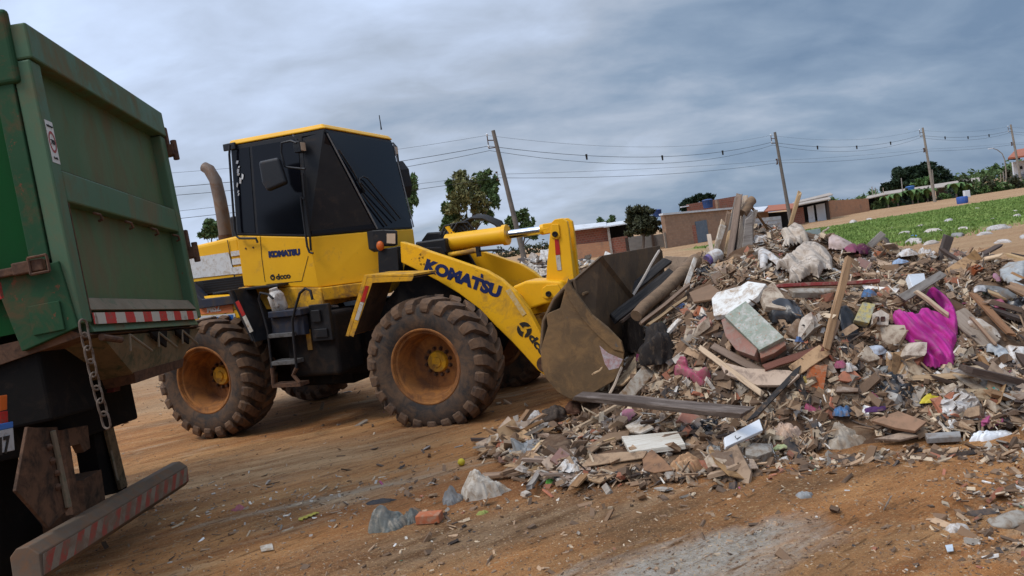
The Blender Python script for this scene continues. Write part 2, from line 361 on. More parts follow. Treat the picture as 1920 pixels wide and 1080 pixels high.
    hs = n.new('ShaderNodeHueSaturation'); hs.inputs['Saturation'].default_value = 0.99; hs.inputs['Value'].default_value = 1.10; hs.inputs['Hue'].default_value = 0.5005; l.new(col, hs.inputs['Color'])
    l.new(hs.outputs[0], b.inputs['Base Color']); b.inputs['Roughness'].default_value = 0.95; b.inputs['Specular IOR Level'].default_value = 0.15
    h1 = nz(n, l, mp((0.6, 1.6, 1), ax), 5, 9, 0.72, 0.3); h2 = nz(n, l, mp((1, 1, 1)), 45, 5, 0.7)
    ad = n.new('ShaderNodeMath'); ad.operation = 'MULTIPLY_ADD'; l.new(h2, ad.inputs[0]); ad.inputs[1].default_value = 0.35; l.new(h1, ad.inputs[2])
    hs_ = ad.outputs[0]
    def tread(cx, cy, rot, width, pitch, amp, hs):      # wheel track pressed into the soil: bars slanting away from its middle
        m_ = n.new('ShaderNodeMapping'); m_.vector_type = 'TEXTURE'; m_.inputs['Location'].default_value = (cx, cy, 0); m_.inputs['Rotation'].default_value = (0, 0, rot); l.new(P, m_.inputs[0])
        q = n.new('ShaderNodeSeparateXYZ'); l.new(m_.outputs[0], q.inputs[0])
        def mm(op, a, b_=None, c_=None):
            k = n.new('ShaderNodeMath'); k.operation = op
            for i, v in enumerate((a, b_, c_)):
                if v is None: continue
                if isinstance(v, (int, float)): k.inputs[i].default_value = v
                else: l.new(v, k.inputs[i])
            return k.outputs[0]
        wob = mm('MULTIPLY_ADD', nz(n, l, mp((1, 1, 1)), 0.9, 2), 0.5, q.outputs[1]); wob = mm('SUBTRACT', wob, 0.25)
        ab = mm('ABSOLUTE', wob); mask = rng(n, l, ab, width*0.8, width, 1, 0)
        mask = mm('MULTIPLY', mask, rng(n, l, nz(n, l, mp((1, 1, 1)), 2.3, 4), 0.42, 0.58)); mask = mm('MULTIPLY', mask, rng(n, l, mm('ABSOLUTE', q.outputs[0]), 2.0, 3.6, 1, 0))
        bar = mm('SINE', mm('MULTIPLY', mm('MULTIPLY_ADD', ab, 0.9, q.outputs[0]), 6.283/pitch))
        return mm('MULTIPLY_ADD', mm('MULTIPLY', bar, mask), amp, hs)
    hs_ = tread(0.55, 4.12, R(38), 0.17, 0.15, 0.09, hs_); hs_ = tread(0.2, 4.85, R(28), 0.17, 0.15, 0.08, hs_); hs_ = tread(2.3, 4.1, R(30), 0.17, 0.15, 0.07, hs_); hs_ = tread(-2.2, 6.6, R(8), 0.2, 0.22, 0.07, hs_)
    bump(n, l, b, hs_, 0.95, 0.10)
    return M
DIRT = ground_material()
def axis_samples(segs):
    r = []
    for a, b, s in segs:
        k = max(1, round((b-a)/s)); r += [a+(b-a)*i/k for i in range(k)]
    return r + [segs[-1][1]]
gxs = axis_samples([(-900, -60, 70), (-60, -12, 3), (-12, -4, 0.2), (-4, 6, 0.06), (6, 14, 0.25), (14, 80, 3), (80, 900, 70)])
gys = axis_samples([(-60, 0, 4), (0, 2, 0.2), (2, 8.5, 0.06), (8.5, 16, 0.25), (16, 80, 2.5), (80, 1200, 70)])
gm = MB(); nx = len(gxs)
gm.v = [(x, y, gz(x, y) if -14 < x < 20 and 0 < y < 30 else 0.0) for y in gys for x in gxs]
gm.f = [(j*nx+i, j*nx+i+1, (j+1)*nx+i+1, (j+1)*nx+i) for j in range(len(gys)-1) for i in range(nx-1)]
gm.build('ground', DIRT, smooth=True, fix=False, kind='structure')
for p in bpy.data.objects['ground'].data.polygons: p.use_smooth = True

# ------------------------------------------------------------------ wheel loader (built in its own frame: X forward, Y left, Z up)
LM = Matrix(((0.93169, 0.36226, 0.02675, -3.43679), (-0.36221, 0.93207, -0.00676, 10.15913), (-0.02738, -0.00339, 0.99962, 0.0047), (0, 0, 0, 1)))
LMi = LM.inverted()
def onY(px, py, Y):
    r = LMi.to_3x3() @ ray(px, py); o = LMi @ CAMP; return o + r*((Y-o.y)/r.y)
loader = empty('wheel_loader', mat=LM, label='yellow articulated wheel loader with black tinted cab pushing its bucket into the rubbish heap', cat='loader')
WB = 3.03
def mb(): return MB()

# wheels ----------------------------------------------------------
def tyre_mesh():
    t = mb()
    prof = [(-0.235, 0.40), (-0.262, 0.45), (-0.272, 0.53), (-0.262, 0.61), (-0.225, 0.665), (-0.13, 0.69), (0, 0.695), (0.13, 0.69), (0.225, 0.665), (0.262, 0.61), (0.272, 0.53), (0.262, 0.45), (0.235, 0.40)]
    t.lathe(prof, (0, 0, 0), (0, 1, 0), 72)
    return t
def lug_mesh():
    t = mb(); nl = 23
    for side in (-1, 1):
        for k in range(nl):
            a0 = 2*math.pi*(k + (0.5 if side > 0 else 0))/nl + 0.012*random.uniform(-1, 1)
            # stations: (y, r_outer, r_inner, sweep)
            st = [(0.0, 0.742, 0.66, 0.0), (0.08, 0.746, 0.66, 0.035), (0.16, 0.742, 0.65, 0.10), (0.225, 0.728, 0.64, 0.165), (0.268, 0.690, 0.62, 0.185), (0.286, 0.640, 0.60, 0.185), (0.283, 0.600, 0.585, 0.180)]
            wd = [0.074, 0.082, 0.088, 0.090, 0.086, 0.078, 0.064]
            vs = []; fs = []
            for (y, ro, ri, sw), w in zip(st, wd):
                jr = random.uniform(-0.006, 0.004)
                for (r_, da) in ((ri, -w*1.12), (ro+jr, -w*0.86), (ro+jr, w*0.86), (ri, w*1.12)):
                    a = a0 - sw + da
                    vs.append((math.sin(a)*r_, side*y if r_ != ri else side*(y-0.02 if y > 0.2 else y), math.cos(a)*r_))
            q = len(st)
            for i in range(q-1):
                for j in range(3): fs.append((i*4+j, i*4+j+1, (i+1)*4+j+1, (i+1)*4+j))
            fs.append((0, 1, 2, 3)); fs.append(((q-1)*4+3, (q-1)*4+2, (q-1)*4+1, (q-1)*4))
            t.add(vs, fs)
    return t
def rim_mesh():
    t = mb()      # outer face towards -Y
    prof = [(-0.225, 0.385), (-0.245, 0.392), (-0.250, 0.405), (-0.243, 0.418), (-0.228, 0.420), (-0.222, 0.400), (-0.222, 0.382), (-0.205, 0.378), (-0.200, 0.355), (-0.16, 0.345), (0.05, 0.315), (0.09, 0.295), (0.10, 0.20), (0.10, 0.0)]
    t.lathe(prof, (0, 0, 0), (0, 1, 0), 64)
    # back side of the rim
    t.lathe([(0.235, 0.41), (0.245, 0.40), (0.23, 0.37), (0.09, 0.33), (0.075, 0.0)], (0, 0, 0), (0, 1, 0), 48)
    return t
tyrm = tyre_mesh().mesh('tyre', RUB, True); lugm = lug_mesh().mesh('tread', LUGM); rimm = rim_mesh().mesh('rim', RIMM, True)
hb = mb(); hb.lathe([(0.101, 0.122), (0.045, 0.116), (0.034, 0.108), (0.030, 0.058), (0.016, 0.054), (0.013, 0.0)], (0, 0, 0), (0, 1, 0), 40)
hubm = hb.mesh('hub', YELD, True)
bl = mb(); bl.lathe([(0.0, 0.026), (-0.018, 0.026), (-0.018, 0.017), (-0.05, 0.016), (-0.052, 0.0)], (0, 0, 0), (0, 1, 0), 6)
boltm = bl.mesh('bolt', RUST)
def linked(name, me, parent, mtx=None):
    o = bpy.data.objects.new(name, me); COL.objects.link(o); o.parent = parent
    if mtx is not None: o.matrix_local = mtx
    return o
for (x, y, flip, spin) in ((0, -0.985, 0, 0.1), (WB, -0.985, 0, 0.33), (0, 0.985, 1, 0.2), (WB, 0.985, 1, 0.5)):
    wh = bpy.data.objects.new('wheel', tyrm); COL.objects.link(wh); wh.parent = loader
    wh.matrix_local = Matrix.Translation((x, y, 0.728)) @ Matrix.Rotation(math.pi*flip, 4, 'Z') @ Matrix.Rotation(spin, 4, 'Y')
    linked('tread', lugm, wh)
    linked('rim', rimm, wh); linked('hub', hubm, wh); 
    for k in range(12):
        a = 2*math.pi*k/12; linked('bolt', boltm, wh, Matrix.Translation((math.sin(a)*0.150, 0.096, math.cos(a)*0.150)))

# frames, axles, tanks --------------------------------------------
b_ = mb(); b_.box((-1.35, -0.5, 0.72), (1.75, 0.5, 1.35)); b_.box((1.3, -0.32, 0.55), (2.1, 0.32, 1.1)); b_.tube([(0, -0.8, 0.728), (0, 0.8, 0.728)], 0.16, 14)
b_.box((0.2, -0.3, 0.42), (1.5, 0.3, 0.75))
b_.build('rear_frame', BLKD, loader, bevel=0.02)
b_ = mb(); b_.tube([(WB, -0.8, 0.728), (WB, 0.8, 0.728)], 0.17, 14)
b_.xz([(1.9, 0.6), (3.3, 0.6), (3.5, 0.9), (3.25, 1.35), (2.95, 1.98), (2.55, 2.02), (2.35, 1.6), (1.95, 1.25)], -0.36, -0.30)
b_.xz([(1.9, 0.6), (3.3, 0.6), (3.5, 0.9), (3.25, 1.35), (2.95, 1.98), (2.55, 2.02), (2.35, 1.6), (1.95, 1.25)], 0.30, 0.36)
b_.box((2.0, -0.295, 0.62), (3.3, 0.295, 1.25)); b_.box((2.45, -0.29, 1.3), (2.75, 0.29, 1.9))
b_.build('front_frame', BLKD, loader, bevel=0.015)
b_ = mb(); b_.box((1.13, -1.04, 0.66), (1.84, -0.52, 1.40)); b_.build('fuel_tank', BLKD, loader, bevel=0.05, seg=3)
b_ = mb(); b_.box((1.56, -1.10, 1.08), (1.83, -1.045, 1.50)); b_.box((1.60, -1.13, 1.30), (1.72, -1.10, 1.44)); b_.box((1.60, -1.12, 1.12), (1.78, -1.10, 1.22)); b_.build('tool_box', BLK, loader, bevel=0.008)
b_ = mb(); b_.box((1.44, -1.055, 0.98), (1.50, -1.041, 1.22)); b_.build('yellow_stripe', YELD, loader)
b_ = mb(); b_.box((1.13, 0.52, 0.66), (1.84, 1.04, 1.40)); b_.build('battery_box', BLKD, loader, bevel=0.05, seg=3)

# hood ------------------------------------------------------------
b_ = mb(); b_.loft([(-1.45, -0.67, 1.75), (0.345, -0.67, 1.75), (0.345, 0.67, 1.75), (-1.45, 0.67, 1.75)],
                   [(-1.40, -0.66, 2.33), (0.345, -0.66, 2.44), (0.345, 0.66, 2.44), (-1.40, 0.66, 2.33)])
b_.build('engine_hood', YEL, loader, bevel=0.05, seg=3)
def plateY(pts, y, t=0.006):    # thin plate on a right-hand side face, outer face at y-t
    return mb().xz(pts, y-t, y)
pw = plateY([(-0.55, 2.24), (0.16, 2.245), (0.205, 1.965), (-0.50, 1.975)], -0.672); pw.build('white_hood_panel', WHITEP, loader)
b_ = mb()
for z0, z1 in ((2.19, 2.25), (2.08, 2.155), (1.96, 2.05)): b_.xz([(0.20+0.1*(2.25-z1)*0, z0), (0.335, z0), (0.335, z1), (0.20, z1)], -0.680, -0.673)
b_.build('white_louvre', WHITEP, loader)
b_ = plateY([(0.165, 2.40), (0.175, 2.40), (0.212, 1.80), (0.200, 1.80)], -0.673, 0.003); b_.build('hood_seam', BLKT, loader)
b_ = plateY([(-0.60, 1.93), (0.342, 1.93), (0.342, 1.755), (-0.60, 1.755)], -0.675, 0.01); b_.build('side_grille', BLK, loader)
b_ = mb()
for z in (1.785, 1.815, 1.845, 1.875, 1.905): b_.box((-0.30, -0.690, z), (0.33, -0.6855, z+0.012))
b_.build('grille_slats', BLKD, loader)
b_ = mb(); b_.xz([(-0.55, 1.93), (-0.42, 1.92), (-0.20, 1.70), (0.40, 1.70), (0.60, 1.77), (0.60, 1.70), (0.42, 1.60), (-0.26, 1.58), (-0.50, 1.80)], -0.86, -0.69); b_.build('side_step', NAVYP, loader, bevel=0.01)
b_ = mb(); b_.box((-1.5, -0.84, 1.05), (-0.45, 0.84, 1.74)); b_.xz([(-0.45, 1.20), (0.5, 1.45), (0.5, 1.70), (-0.45, 1.74)], -0.80, 0.80)
b_.build('counterweight', YEL, loader, bevel=0.03)
st_ = plateY([(-0.36, 1.715), (0.22, 1.60), (0.22, 1.49), (-0.30, 1.505)], -0.803, 0.004)
st_.build('orange_sticker', ORS, loader)
text('sticker_lettering', 'MISZ', 0.105, WHT, loader, (-0.19, -0.810, 1.525), (1, 0, 0.02), (0, 0, 1), 0.004)
plateY([(-0.33, 1.49), (0.24, 1.475), (0.24, 1.385), (-0.33, 1.40)], -0.803, 0.004).build('white_sticker', WHITEP, loader)
text('sticker_lettering', 'LOCADORA', 0.062, BLUEL, loader, (-0.27, -0.810, 1.415), (1, 0, -0.02), (0, 0, 1), 0.001)
plateY([(0.13, 1.465), (0.21, 1.463), (0.21, 1.392), (0.13, 1.394)], -0.808, 0.003).build('sticker_emblem', BLUEL, loader)
plateY([(-0.45, 1.36), (0.45, 1.565), (0.45, 1.572), (-0.45, 1.367)], -0.801, 0.002).build('body_seam', BLKT, loader)
# exhaust
ex = [onY(383, 313, -0.1), onY(392, 318, -0.1), onY(404, 338, -0.1), onY(412, 372, -0.1), onY(418, 405, -0.1), onY(424, 446, -0.1)]
b_ = mb(); b_.tube(ex, [0.070, 0.078, 0.082, 0.085, 0.088, 0.088], 16, cap=False); b_.tube(ex, [0.060, 0.066, 0.070, 0.07, 0.07, 0.07], 16)
b_.build('exhaust_pipe', PIPE, loader, smooth=True)
b_ = mb(); b_.lathe([(0, 0.10), (0.06, 0.10), (0.06, 0.088)], ex[-1]-Vector((0, 0, 0.02)), (0, 0, 1), 20); b_.build('exhaust_collar', RUST, loader)
b_ = mb(); b_.box((-0.08, -0.30, 2.43), (0.02, -0.18, 2.72)); b_.build('air_intake', BLK, loader, bevel=0.02)

# cab -------------------------------------------------------------
Bp = [Vector(p) for p in ((0.43, -0.80, 2.43), (1.48, -0.80, 2.285), (2.20, -0.42, 2.265), (2.22, 0.42, 2.265), (1.48, 0.80, 2.285), (0.43, 0.80, 2.43))]
Tp = [Vector(p) for p in ((0.52, -0.79, 3.52), (1.56, -0.79, 3.50), (1.885, -0.785, 3.50), (1.885, 0.76, 3.50), (1.56, 0.79, 3.5), (0.52, 0.79, 3.52))]
Lp = [Vector(p) for p in ((0.43, -0.80, 1.80), (1.52, -0.80, 1.68), (2.20, -0.42, 1.68), (2.22, 0.42, 1.68), (1.52, 0.80, 1.68), (0.43, 0.80, 1.80))]
b_ = mb(); b_.loft(Lp, Bp); cabb = b_.build('cab_body', YEL, loader, bevel=0.012)
b_ = mb(); b_.loft([p+Vector((0, 0, 0.002)) for p in Bp], Tp); b_.build('cab_frame', BLK, loader, bevel=0.015)
def pane(name, quad, u0, u1, v0, v1, off=0.006, mat=GLASS, th=0.006):
    a, b, c, d = [Vector(q) for q in quad]      # a,b bottom; c,d top (b-c, a-d are the sides)
    P = lambda u, v: (a*(1-u)+b*u)*(1-v) + (d*(1-u)+c*u)*v
    pts = [P(u0, v0), P(u1, v0), P(u1, v1), P(u0, v1)]
    nr = (pts[1]-pts[0]).cross(pts[3]-pts[0]).normalized()
    if nr.dot(pts[0]-Vector((1.1, 0, 2.9))) < 0: nr = -nr
    k = mb(); k.loft([p+nr*off for p in pts], [p+nr*(off-th-0.004) for p in pts]); return k.build(name, mat, loader)
pane('rear_quarter_window', (Bp[0], Bp[1], Tp[1], Tp[0]), 0.03, 0.275, 0.035, 0.95)
dw = pane('door_window', (Bp[0], Bp[1], Tp[1], Tp[0]), 0.315, 0.955, 0.03, 0.95)
pane('corner_window', (Bp[1], Bp[2], Tp[2], Tp[1]), 0.02, 0.985, 0.025, 0.965)
ws = pane('windscreen', (Bp[2], Bp[3], Tp[3], Tp[2]), 0.015, 0.985, 0.02, 0.965)
pane('corner_window', (Bp[3], Bp[4], Tp[4], Tp[3]), 0.02, 0.985, 0.025, 0.965)
pane('door_window', (Bp[4], Bp[5], Tp[5], Tp[4]), 0.04, 0.96, 0.03, 0.95)
pane('rear_window', (Bp[5], Bp[0], Tp[0], Tp[5]), 0.05, 0.95, 0.05, 0.95)
# flaked film on the quarter window
b_ = mb()
for k in range(9):
    x = 0.555+random.uniform(0, 0.10); z = 3.30-0.05*k+random.uniform(-.02, .02); w_ = random.uniform(0.01, 0.03); h_ = random.uniform(0.02, 0.07)
    if k > 5: x = 0.545; w_ = 0.012
    b_.xz([(x, z), (x+w_, z-0.01), (x+w_+0.02, z+h_*0.7), (x+0.015, z+h_)], -0.8115, -0.8085)
b_.build('window_film_flakes', WHITEP, loader)
gl = mb(); gl.tube([Bp[2]+(Tp[2]-Bp[2])*0.02+Vector((0.01, -0.012, 0)), Bp[2]+(Tp[2]-Bp[2])*0.95+Vector((0.01, -0.012, 0))], 0.009, 6); gl.build('window_seal', surf('grey_seal', (0.16, 0.15, 0.14), rough=0.5, bmp=0), loader)
gl = mb(); gl.tube([Bp[3]+(Tp[3]-Bp[3])*0.02+Vector((0.01, 0.006, 0)), Bp[3]+(Tp[3]-Bp[3])*0.95+Vector((0.01, 0.006, 0))], 0.009, 6); gl.build('window_seal', bpy.data.materials['grey_seal'], loader)
# roof
ro = [Vector((0.50, -0.81, 3.522)), Vector((1.57, -0.81, 3.502)), Vector((1.905, -0.80, 3.502)), Vector((1.905, 0.775, 3.502)), Vector((1.57, 0.81, 3.502)), Vector((0.50, 0.81, 3.522))]
b_ = mb(); b_.loft(ro, [Vector((p.x*0.97+0.036 - (0.03 if p.x > 1.8 else 0), p.y*0.965, p.z+0.062)) for p in ro]); b_.build('cab_roof', YEL, loader, bevel=0.02, seg=3)
b_ = mb(); b_.box((0.44, -0.83, 3.46), (0.62, -0.80, 3.545)); b_.build('roof_corner', BLK, loader, bevel=0.008)
# door skin lines, seams
def lineY(path, y, w=0.006, name='door_seam', mat=BLKT):
    k = mb()
    for (x0, z0), (x1, z1) in zip(path[:-1], path[1:]):
        d = Vector((x1-x0, 0, z1-z0)).normalized(); nn = Vector((-d.z, 0, d.x))*w/2
        k.prism([Vector((x0, y, z0))-nn, Vector((x1, y, z1))-nn, Vector((x1, y, z1))+nn, Vector((x0, y, z0))+nn], (0, -0.003, 0))
    return k.build(name, mat, loader)
tr = lambda pts, Y: [(onY(x, y, Y).x, onY(x, y, Y).z) for x, y in pts]
lineY(tr([(488, 443), (491, 485), (497, 528)], -0.801), -0.801)
lineY(tr([(499, 533), (566, 527), (578, 480)], -0.801), -0.801, 0.005)
b_ = mb(); b_.xz([(0.36, 1.50), (1.57, 1.45), (1.57, 1.676), (0.43, 1.79), (0.36, 1.79)], -0.825, 0.825); b_.build('cab_sill', YELD, loader, bevel=0.012)
b_ = mb(); b_.loft([Vector((1.575, -0.81, 1.52)), Vector((2.22, -0.46, 1.52)), Vector((2.22, 0.46, 1.52)), Vector((1.575, 0.81, 1.52))], [Vector((1.575, -0.83, 1.676)), Vector((2.26, -0.47, 1.676)), Vector((2.26, 0.47, 1.676)), Vector((1.575, 0.83, 1.676))]); b_.build('cab_front_sill', YELD, loader, bevel=0.012)
for px, py in ((461, 466), (475, 464)):
    b_ = mb(); c = onY(px, py, -0.80); b_.lathe([(0, 0.011), (-0.008, 0.011), (-0.009, 0)], (c.x, -0.80, c.z), (0, 1, 0), 8); b_.build('rivet', RUST, loader)
# lettering on the door
def lettering(name, body, pl, pr, ptop, Y, mat, bold, parent=loader):
    """fit a line of letters between two points of a side face; ptop gives the cap height"""
    a, b, t = onY(*pl, Y), onY(*pr, Y), onY(*ptop, Y)
    ex_ = (b-a); w_ = ex_.length; ex_.normalize(); h_ = abs((t-a).dot(Vector((-ex_.z, 0, ex_.x)))) 
    o = text(name, body, h_/0.70, mat, parent, a, ex_, (-ex_.z, 0, ex_.x), bold)
    me = o.data; xs = [(v.co-a).dot(ex_) for v in me.vertices]; s = w_/(max(xs)-min(xs)); x0 = min(xs)
    for v in me.vertices:
        d = (v.co-a).dot(ex_); v.co += ex_*((d-x0)*s-d)
    return o
lettering('door_lettering', 'KOMATSU', (504, 482), (563, 477), (504, 472), -0.803, NAVY, 0.008)
lettering('door_lettering', 'dcco', (518, 524), (545, 521), (518, 514), -0.803, BLKT, 0.003)
c = onY(511, 520, -0.803); b_ = mb(); b_.lathe([(0, 0.034), (-0.003, 0.034), (-0.003, 0.018), (0, 0.018)], (c.x, -0.803, c.z), (0, 1, 0), 18, closed=True); b_.ball((c.x+0.008, -0.803, c.z+0.02), 0.018, 8, (1, 0.2, 1)); b_.build('door_emblem', BLKT, loader)
# handrails
def onYp(pts, Y): return [onY(x, y, Y) for x, y in pts]
b_ = mb(); b_.tube(onYp([(431, 272), (430, 290), (434, 350), (440, 430), (443, 442), (449, 447), (480, 447), (483, 455)], -0.87), 0.014, 8); b_.build('handrail', BLK, loader, smooth=True)
b_ = mb(); b_.tube(onYp([(570, 374), (564, 368), (565, 380), (573, 440), (576, 462), (580, 473), (587, 475)], -0.86), 0.013, 8); b_.tube(onYp([(568, 325), (572, 372), (581, 440), (583, 470)], -0.83), 0.013, 8); b_.build('handrail', BLK, loader, smooth=True)
# mirror
mr = empty('side_mirror'); mr.parent = loader
b_ = mb(); b_.tube(onYp([(556, 268), (545, 264), (528, 268), (527, 285), (534, 312), (542, 314), (572, 317)], -1.0), 0.013, 8); b_.build('mirror_arm', BLK, mr, smooth=True)
q = onYp([(490, 304), (527, 296), (543, 345), (507, 360), (497, 344)], -1.02)
b_ = mb(); b_.prism(q, (0.03, -0.10, 0)); b_.build('mirror_housing', BLK, mr, bevel=0.035, seg=4)
# work lights
for nm, px, py, Y, s_ in (('r', 562, 276, -0.88, 1), ('l', 737, 283, 0.84, -1)):
    c = onY(px, py, Y); wl = empty('work_light'); wl.parent = loader
    b_ = mb(); b_.cbox(c, (0.09, 0.115, 0.125)); b_.tube([c+Vector((-0.02, 0, 0.06)), c+Vector((-0.06, 0, 0.13)), c+Vector((-0.1, -s_*-0.04, 0.16))], 0.012, 6); b_.build('lamp_housing', BLK, wl, bevel=0.012)
    b_ = mb(); b_.cbox(c+Vector((0.047, 0, 0)), (0.008, 0.092, 0.10)); b_.build('lamp_lens', LENS, wl, bevel=0.006)
b_ = mb(); c = onY(749, 335, 0.95); b_.prism(onYp([(741, 303), (752, 318), (758, 350), (755, 372), (746, 352)], 0.95), (0.08, 0.08, 0)); b_.tube(onYp([(728, 270), (737, 268), (744, 276), (748, 310)], 0.9), 0.012, 8); b_.build('side_mirror', BLK, loader, bevel=0.015)
b_ = mb(); c = onY(715, 243, 0.7); b_.tube([c, c+Vector((0, 0, 0.06)), onY(711, 216, 0.7)], [0.012, 0.007, 0.006], 6); b_.build('antenna', BLK, loader)
# wipers on the windscreen
def onplane(px, py, P0, nr):
    r = LMi.to_3x3() @ ray(px, py); o = LMi @ CAMP; return o + r*((P0-o).dot(nr)/r.dot(nr))
wn_ = (Bp[3]-Bp[2]).cross(Tp[2]-Bp[2]).normalized()
if wn_.x < 0: wn_ = -wn_
def onws(pts, off=0.03): return [onplane(x, y, Bp[2], wn_)+wn_*off for x, y in pts]
b_ = mb(); b_.tube(onws([(632, 282), (660, 325), (680, 362)], 0.025), 0.013, 6); b_.tube(onws([(680, 362), (669, 345), (669, 338), (676, 333), (684, 337), (746, 412)], 0.04), 0.009, 6); b_.tube(onws([(672, 345), (738, 416)], 0.04), 0.009, 6); b_.tube(onws([(676, 365), (722, 425)], 0.03), 0.011, 6)
b_.build('windscreen_wiper', HYD, loader)

# fenders ---------------------------------------------------------
for s in (-1, 1):
    yo, yi = (s*1.24, s*0.70)
    y0, y1 = min(yo, yi), max(yo, yi)
    b_ = mb(); b_.xz([(3.04, 1.728), (2.44, 1.775), (2.10, 1.13), (2.14, 1.12), (2.475, 1.745), (3.04, 1.704)], y0, y1)
    b_.xz([(3.04, 1.70), (2.478, 1.742), (2.15, 1.13), (2.20, 1.11), (2.53, 1.68), (3.01, 1.655)], yo-0.004 if s > 0 else yo-0.002, yo+0.002 if s > 0 else yo+0.004)
    fd = b_.build('front_fender', YELD, loader, bevel=0.004)
    if s < 0:
        for (za, zb, mt, nm) in ((1.49, 1.66, REDR, 'red_reflector'), (1.30, 1.488, WHTR, 'white_reflector')):
            X = lambda z: 2.15+(z-1.13)*(2.478-2.15)/(1.742-1.13)
            k = mb(); k.xz([(X(za)+0.008, za), (X(za)+0.055, za-0.012), (X(zb)+0.052, zb-0.012), (X(zb)+0.008, zb)], yo-0.007, yo-0.0025); k.build(nm, mt, fd)
    b_ = mb(); b_.xz([(2.50, 1.735), (3.03, 1.695), (3.03, 1.685), (2.505, 1.725), (2.18, 1.13), (2.17, 1.14)], y0+0.02, y1-0.01); b_.build('fender_lining', surf('fender_inner_brown%d' % s, (0.075, 0.042, 0.026), (0.10, 0.058, 0.035), (0.04, 0.028, 0.02), 0.5, 0.95, scale=4, bmp=0.4), loader)  # inner face of the fender, coloured dark brown
    b_ = mb(); b_.xz([(0.34, 1.77), (0.60, 1.78), (0.84, 1.16), (0.81, 1.15), (0.57, 1.75), (0.34, 1.745)], y0, y1)
    b_.box((0.60, min(s*1.0, s*0.69), 1.752), (1.10, max(s*1.0, s*0.69), 1.782))
    rf = b_.build('rear_fender', BLK, loader, bevel=0.006)
    b_ = mb(); b_.prism([Vector((0.612, s*1.19, 1.77)), Vector((0.612, s*0.72, 1.77)), Vector((0.92, s*0.72, 1.14)), Vector((0.85, s*1.235, 1.145))], (0.008, 0, 0.004)); b_.build('mud_flap', BLK, loader)
    if s < 0:
        for (ta, tb, mt, nm) in ((0.22, 0.50, REDR, 'red_reflector'), (0.51, 0.82, WHTR, 'white_reflector')):
            P = lambda t, w: Vector((0.612, -1.245, 1.77)).lerp(Vector((0.855, -1.245, 1.145)), t)+Vector((w, 0, w*0.35))
            k = mb(); k.prism([P(ta, 0.0), P(ta, 0.05), P(tb, 0.05), P(tb, 0.0)], (0, -0.006, 0)); k.build(nm, mt, rf)

# ladder ----------------------------------------------------------
ld = empty('ladder'); ld.parent = loader
b_ = mb()
b_.tube(onYp([(512, 560), (503, 552), (488, 549), (485, 560), (494, 590), (502, 620), (510, 690)], -1.2), 0.014, 8)
b_.tube(onYp([(586, 562), (582, 545), (572, 541), (562, 550), (553, 580), (548, 600), (551, 640), (556, 690)], -1.2), 0.016, 8)
b_.build('handrail', BLK, ld, smooth=True)
b_ = mb()
for y0_, y1_, xl, xr in ((629, 622, 502, 549), (680, 675, 509, 553)):
    a = onY(xl, y0_, -1.2); c = onY(xr, y1_, -1.2); k = mb(); k.box((a.x, -1.21, a.z-0.035), (c.x, -1.0, a.z+0.012)); k.build('step', surf('step_steel%d' % y0_, (0.09, 0.088, 0.088), (0.13, 0.125, 0.12), (0.05, 0.04, 0.03), 0.4, 0.5, scale=9, bmp=0.1), ld, bevel=0.004)
k = mb(); k.box((1.06, -1.2, 1.40), (1.52, -0.83, 1.475)); k.build('platform', NAVYP, ld, bevel=0.01)
k = mb(); k.box((1.05, -1.15, 1.17), (1.5, -1.05, 1.395)); k.build('step_back', NAVYP, ld, bevel=0.01)
a = onYp([(510, 690), (512, 705), (513, 722)], -1.2); c = onYp([(556, 690), (550, 703), (562, 718)], -1.2)
k = mb(); k.tube(a, 0.024, 8); k.tube(c, 0.024, 8); k.box((a[2].x-0.01, -1.22, a[2].z-0.03), (c[2].x+0.02, -1.05, a[2].z+0.01)); k.build('rubber_hanger', RUST, ld)

# front work lamp on its stalk ------------------------------------
hl = empty('headlight'); hl.parent = loader
YL = -0.62
b_ = mb(); b_.prism(onYp([(698, 432), (722, 430), (722, 462), (712, 472), (702, 466)], YL), (-0.1, 0.03, 0)); b_.prism(onYp([(708, 468), (745, 462), (748, 512), (710, 514)], YL), (-0.06, 0.22, 0)); b_.build('lamp_bracket', BLK, hl, bevel=0.01)
q = onYp([(720, 430), (746, 431), (747, 461), (721, 461)], YL); b_ = mb(); b_.prism(q, (-0.10, 0.05, 0)); b_.build('lamp_housing', BLK, hl, bevel=0.015)
q = onYp([(725, 438), (741, 438), (741, 457), (725, 456)], YL); b_ = mb(); b_.prism([p+Vector((0.002, -0.004, 0)) for p in q], (0.008, -0.01, 0)); b_.build('lamp_lens', LENS, hl)
c = onY(713, 461, YL-0.02); b_ = mb(); b_.ball(c, 0.058, 16, (0.8, 0.7, 1)); b_.build('turn_signal', AMB, hl, smooth=True)

# arms ------------------------------------------------------------
armtop = [(750, 453), (775, 460), (800, 470), (840, 483), (880, 497), (912, 508), (940, 525), (965, 547), (990, 580), (1012, 622), (1024, 650), (1035, 690)]
armbot = [(1022, 705), (1008, 694), (985, 668), (960, 641), (930, 612), (900, 580), (860, 550), (820, 526), (800, 516), (775, 503), (752, 492)]
YA = -0.60
prof = [(onY(x, y, YA).x, onY(x, y, YA).z) for x, y in armtop+armbot]
for s in (-1, 1):
    b_ = mb(); b_.xz(prof, s*0.60, s*0.50); arm = b_.build('lift_arm', YEL if s > 0 else surf('arm_paint', (0.80, 0.415, 0.012), (0.73, 0.365, 0.012), (0.40, 0.21, 0.03), 0.30, 0.45, scale=2.4, bmp=0.05, chip=(0.09, 0.05, 0.03), chip_amt=0.655), loader, bevel=0.010)
lettering('arm_lettering', 'KOMATSU', (795, 505), (936, 558), (795, 484), -0.602, NAVY, 0.011)
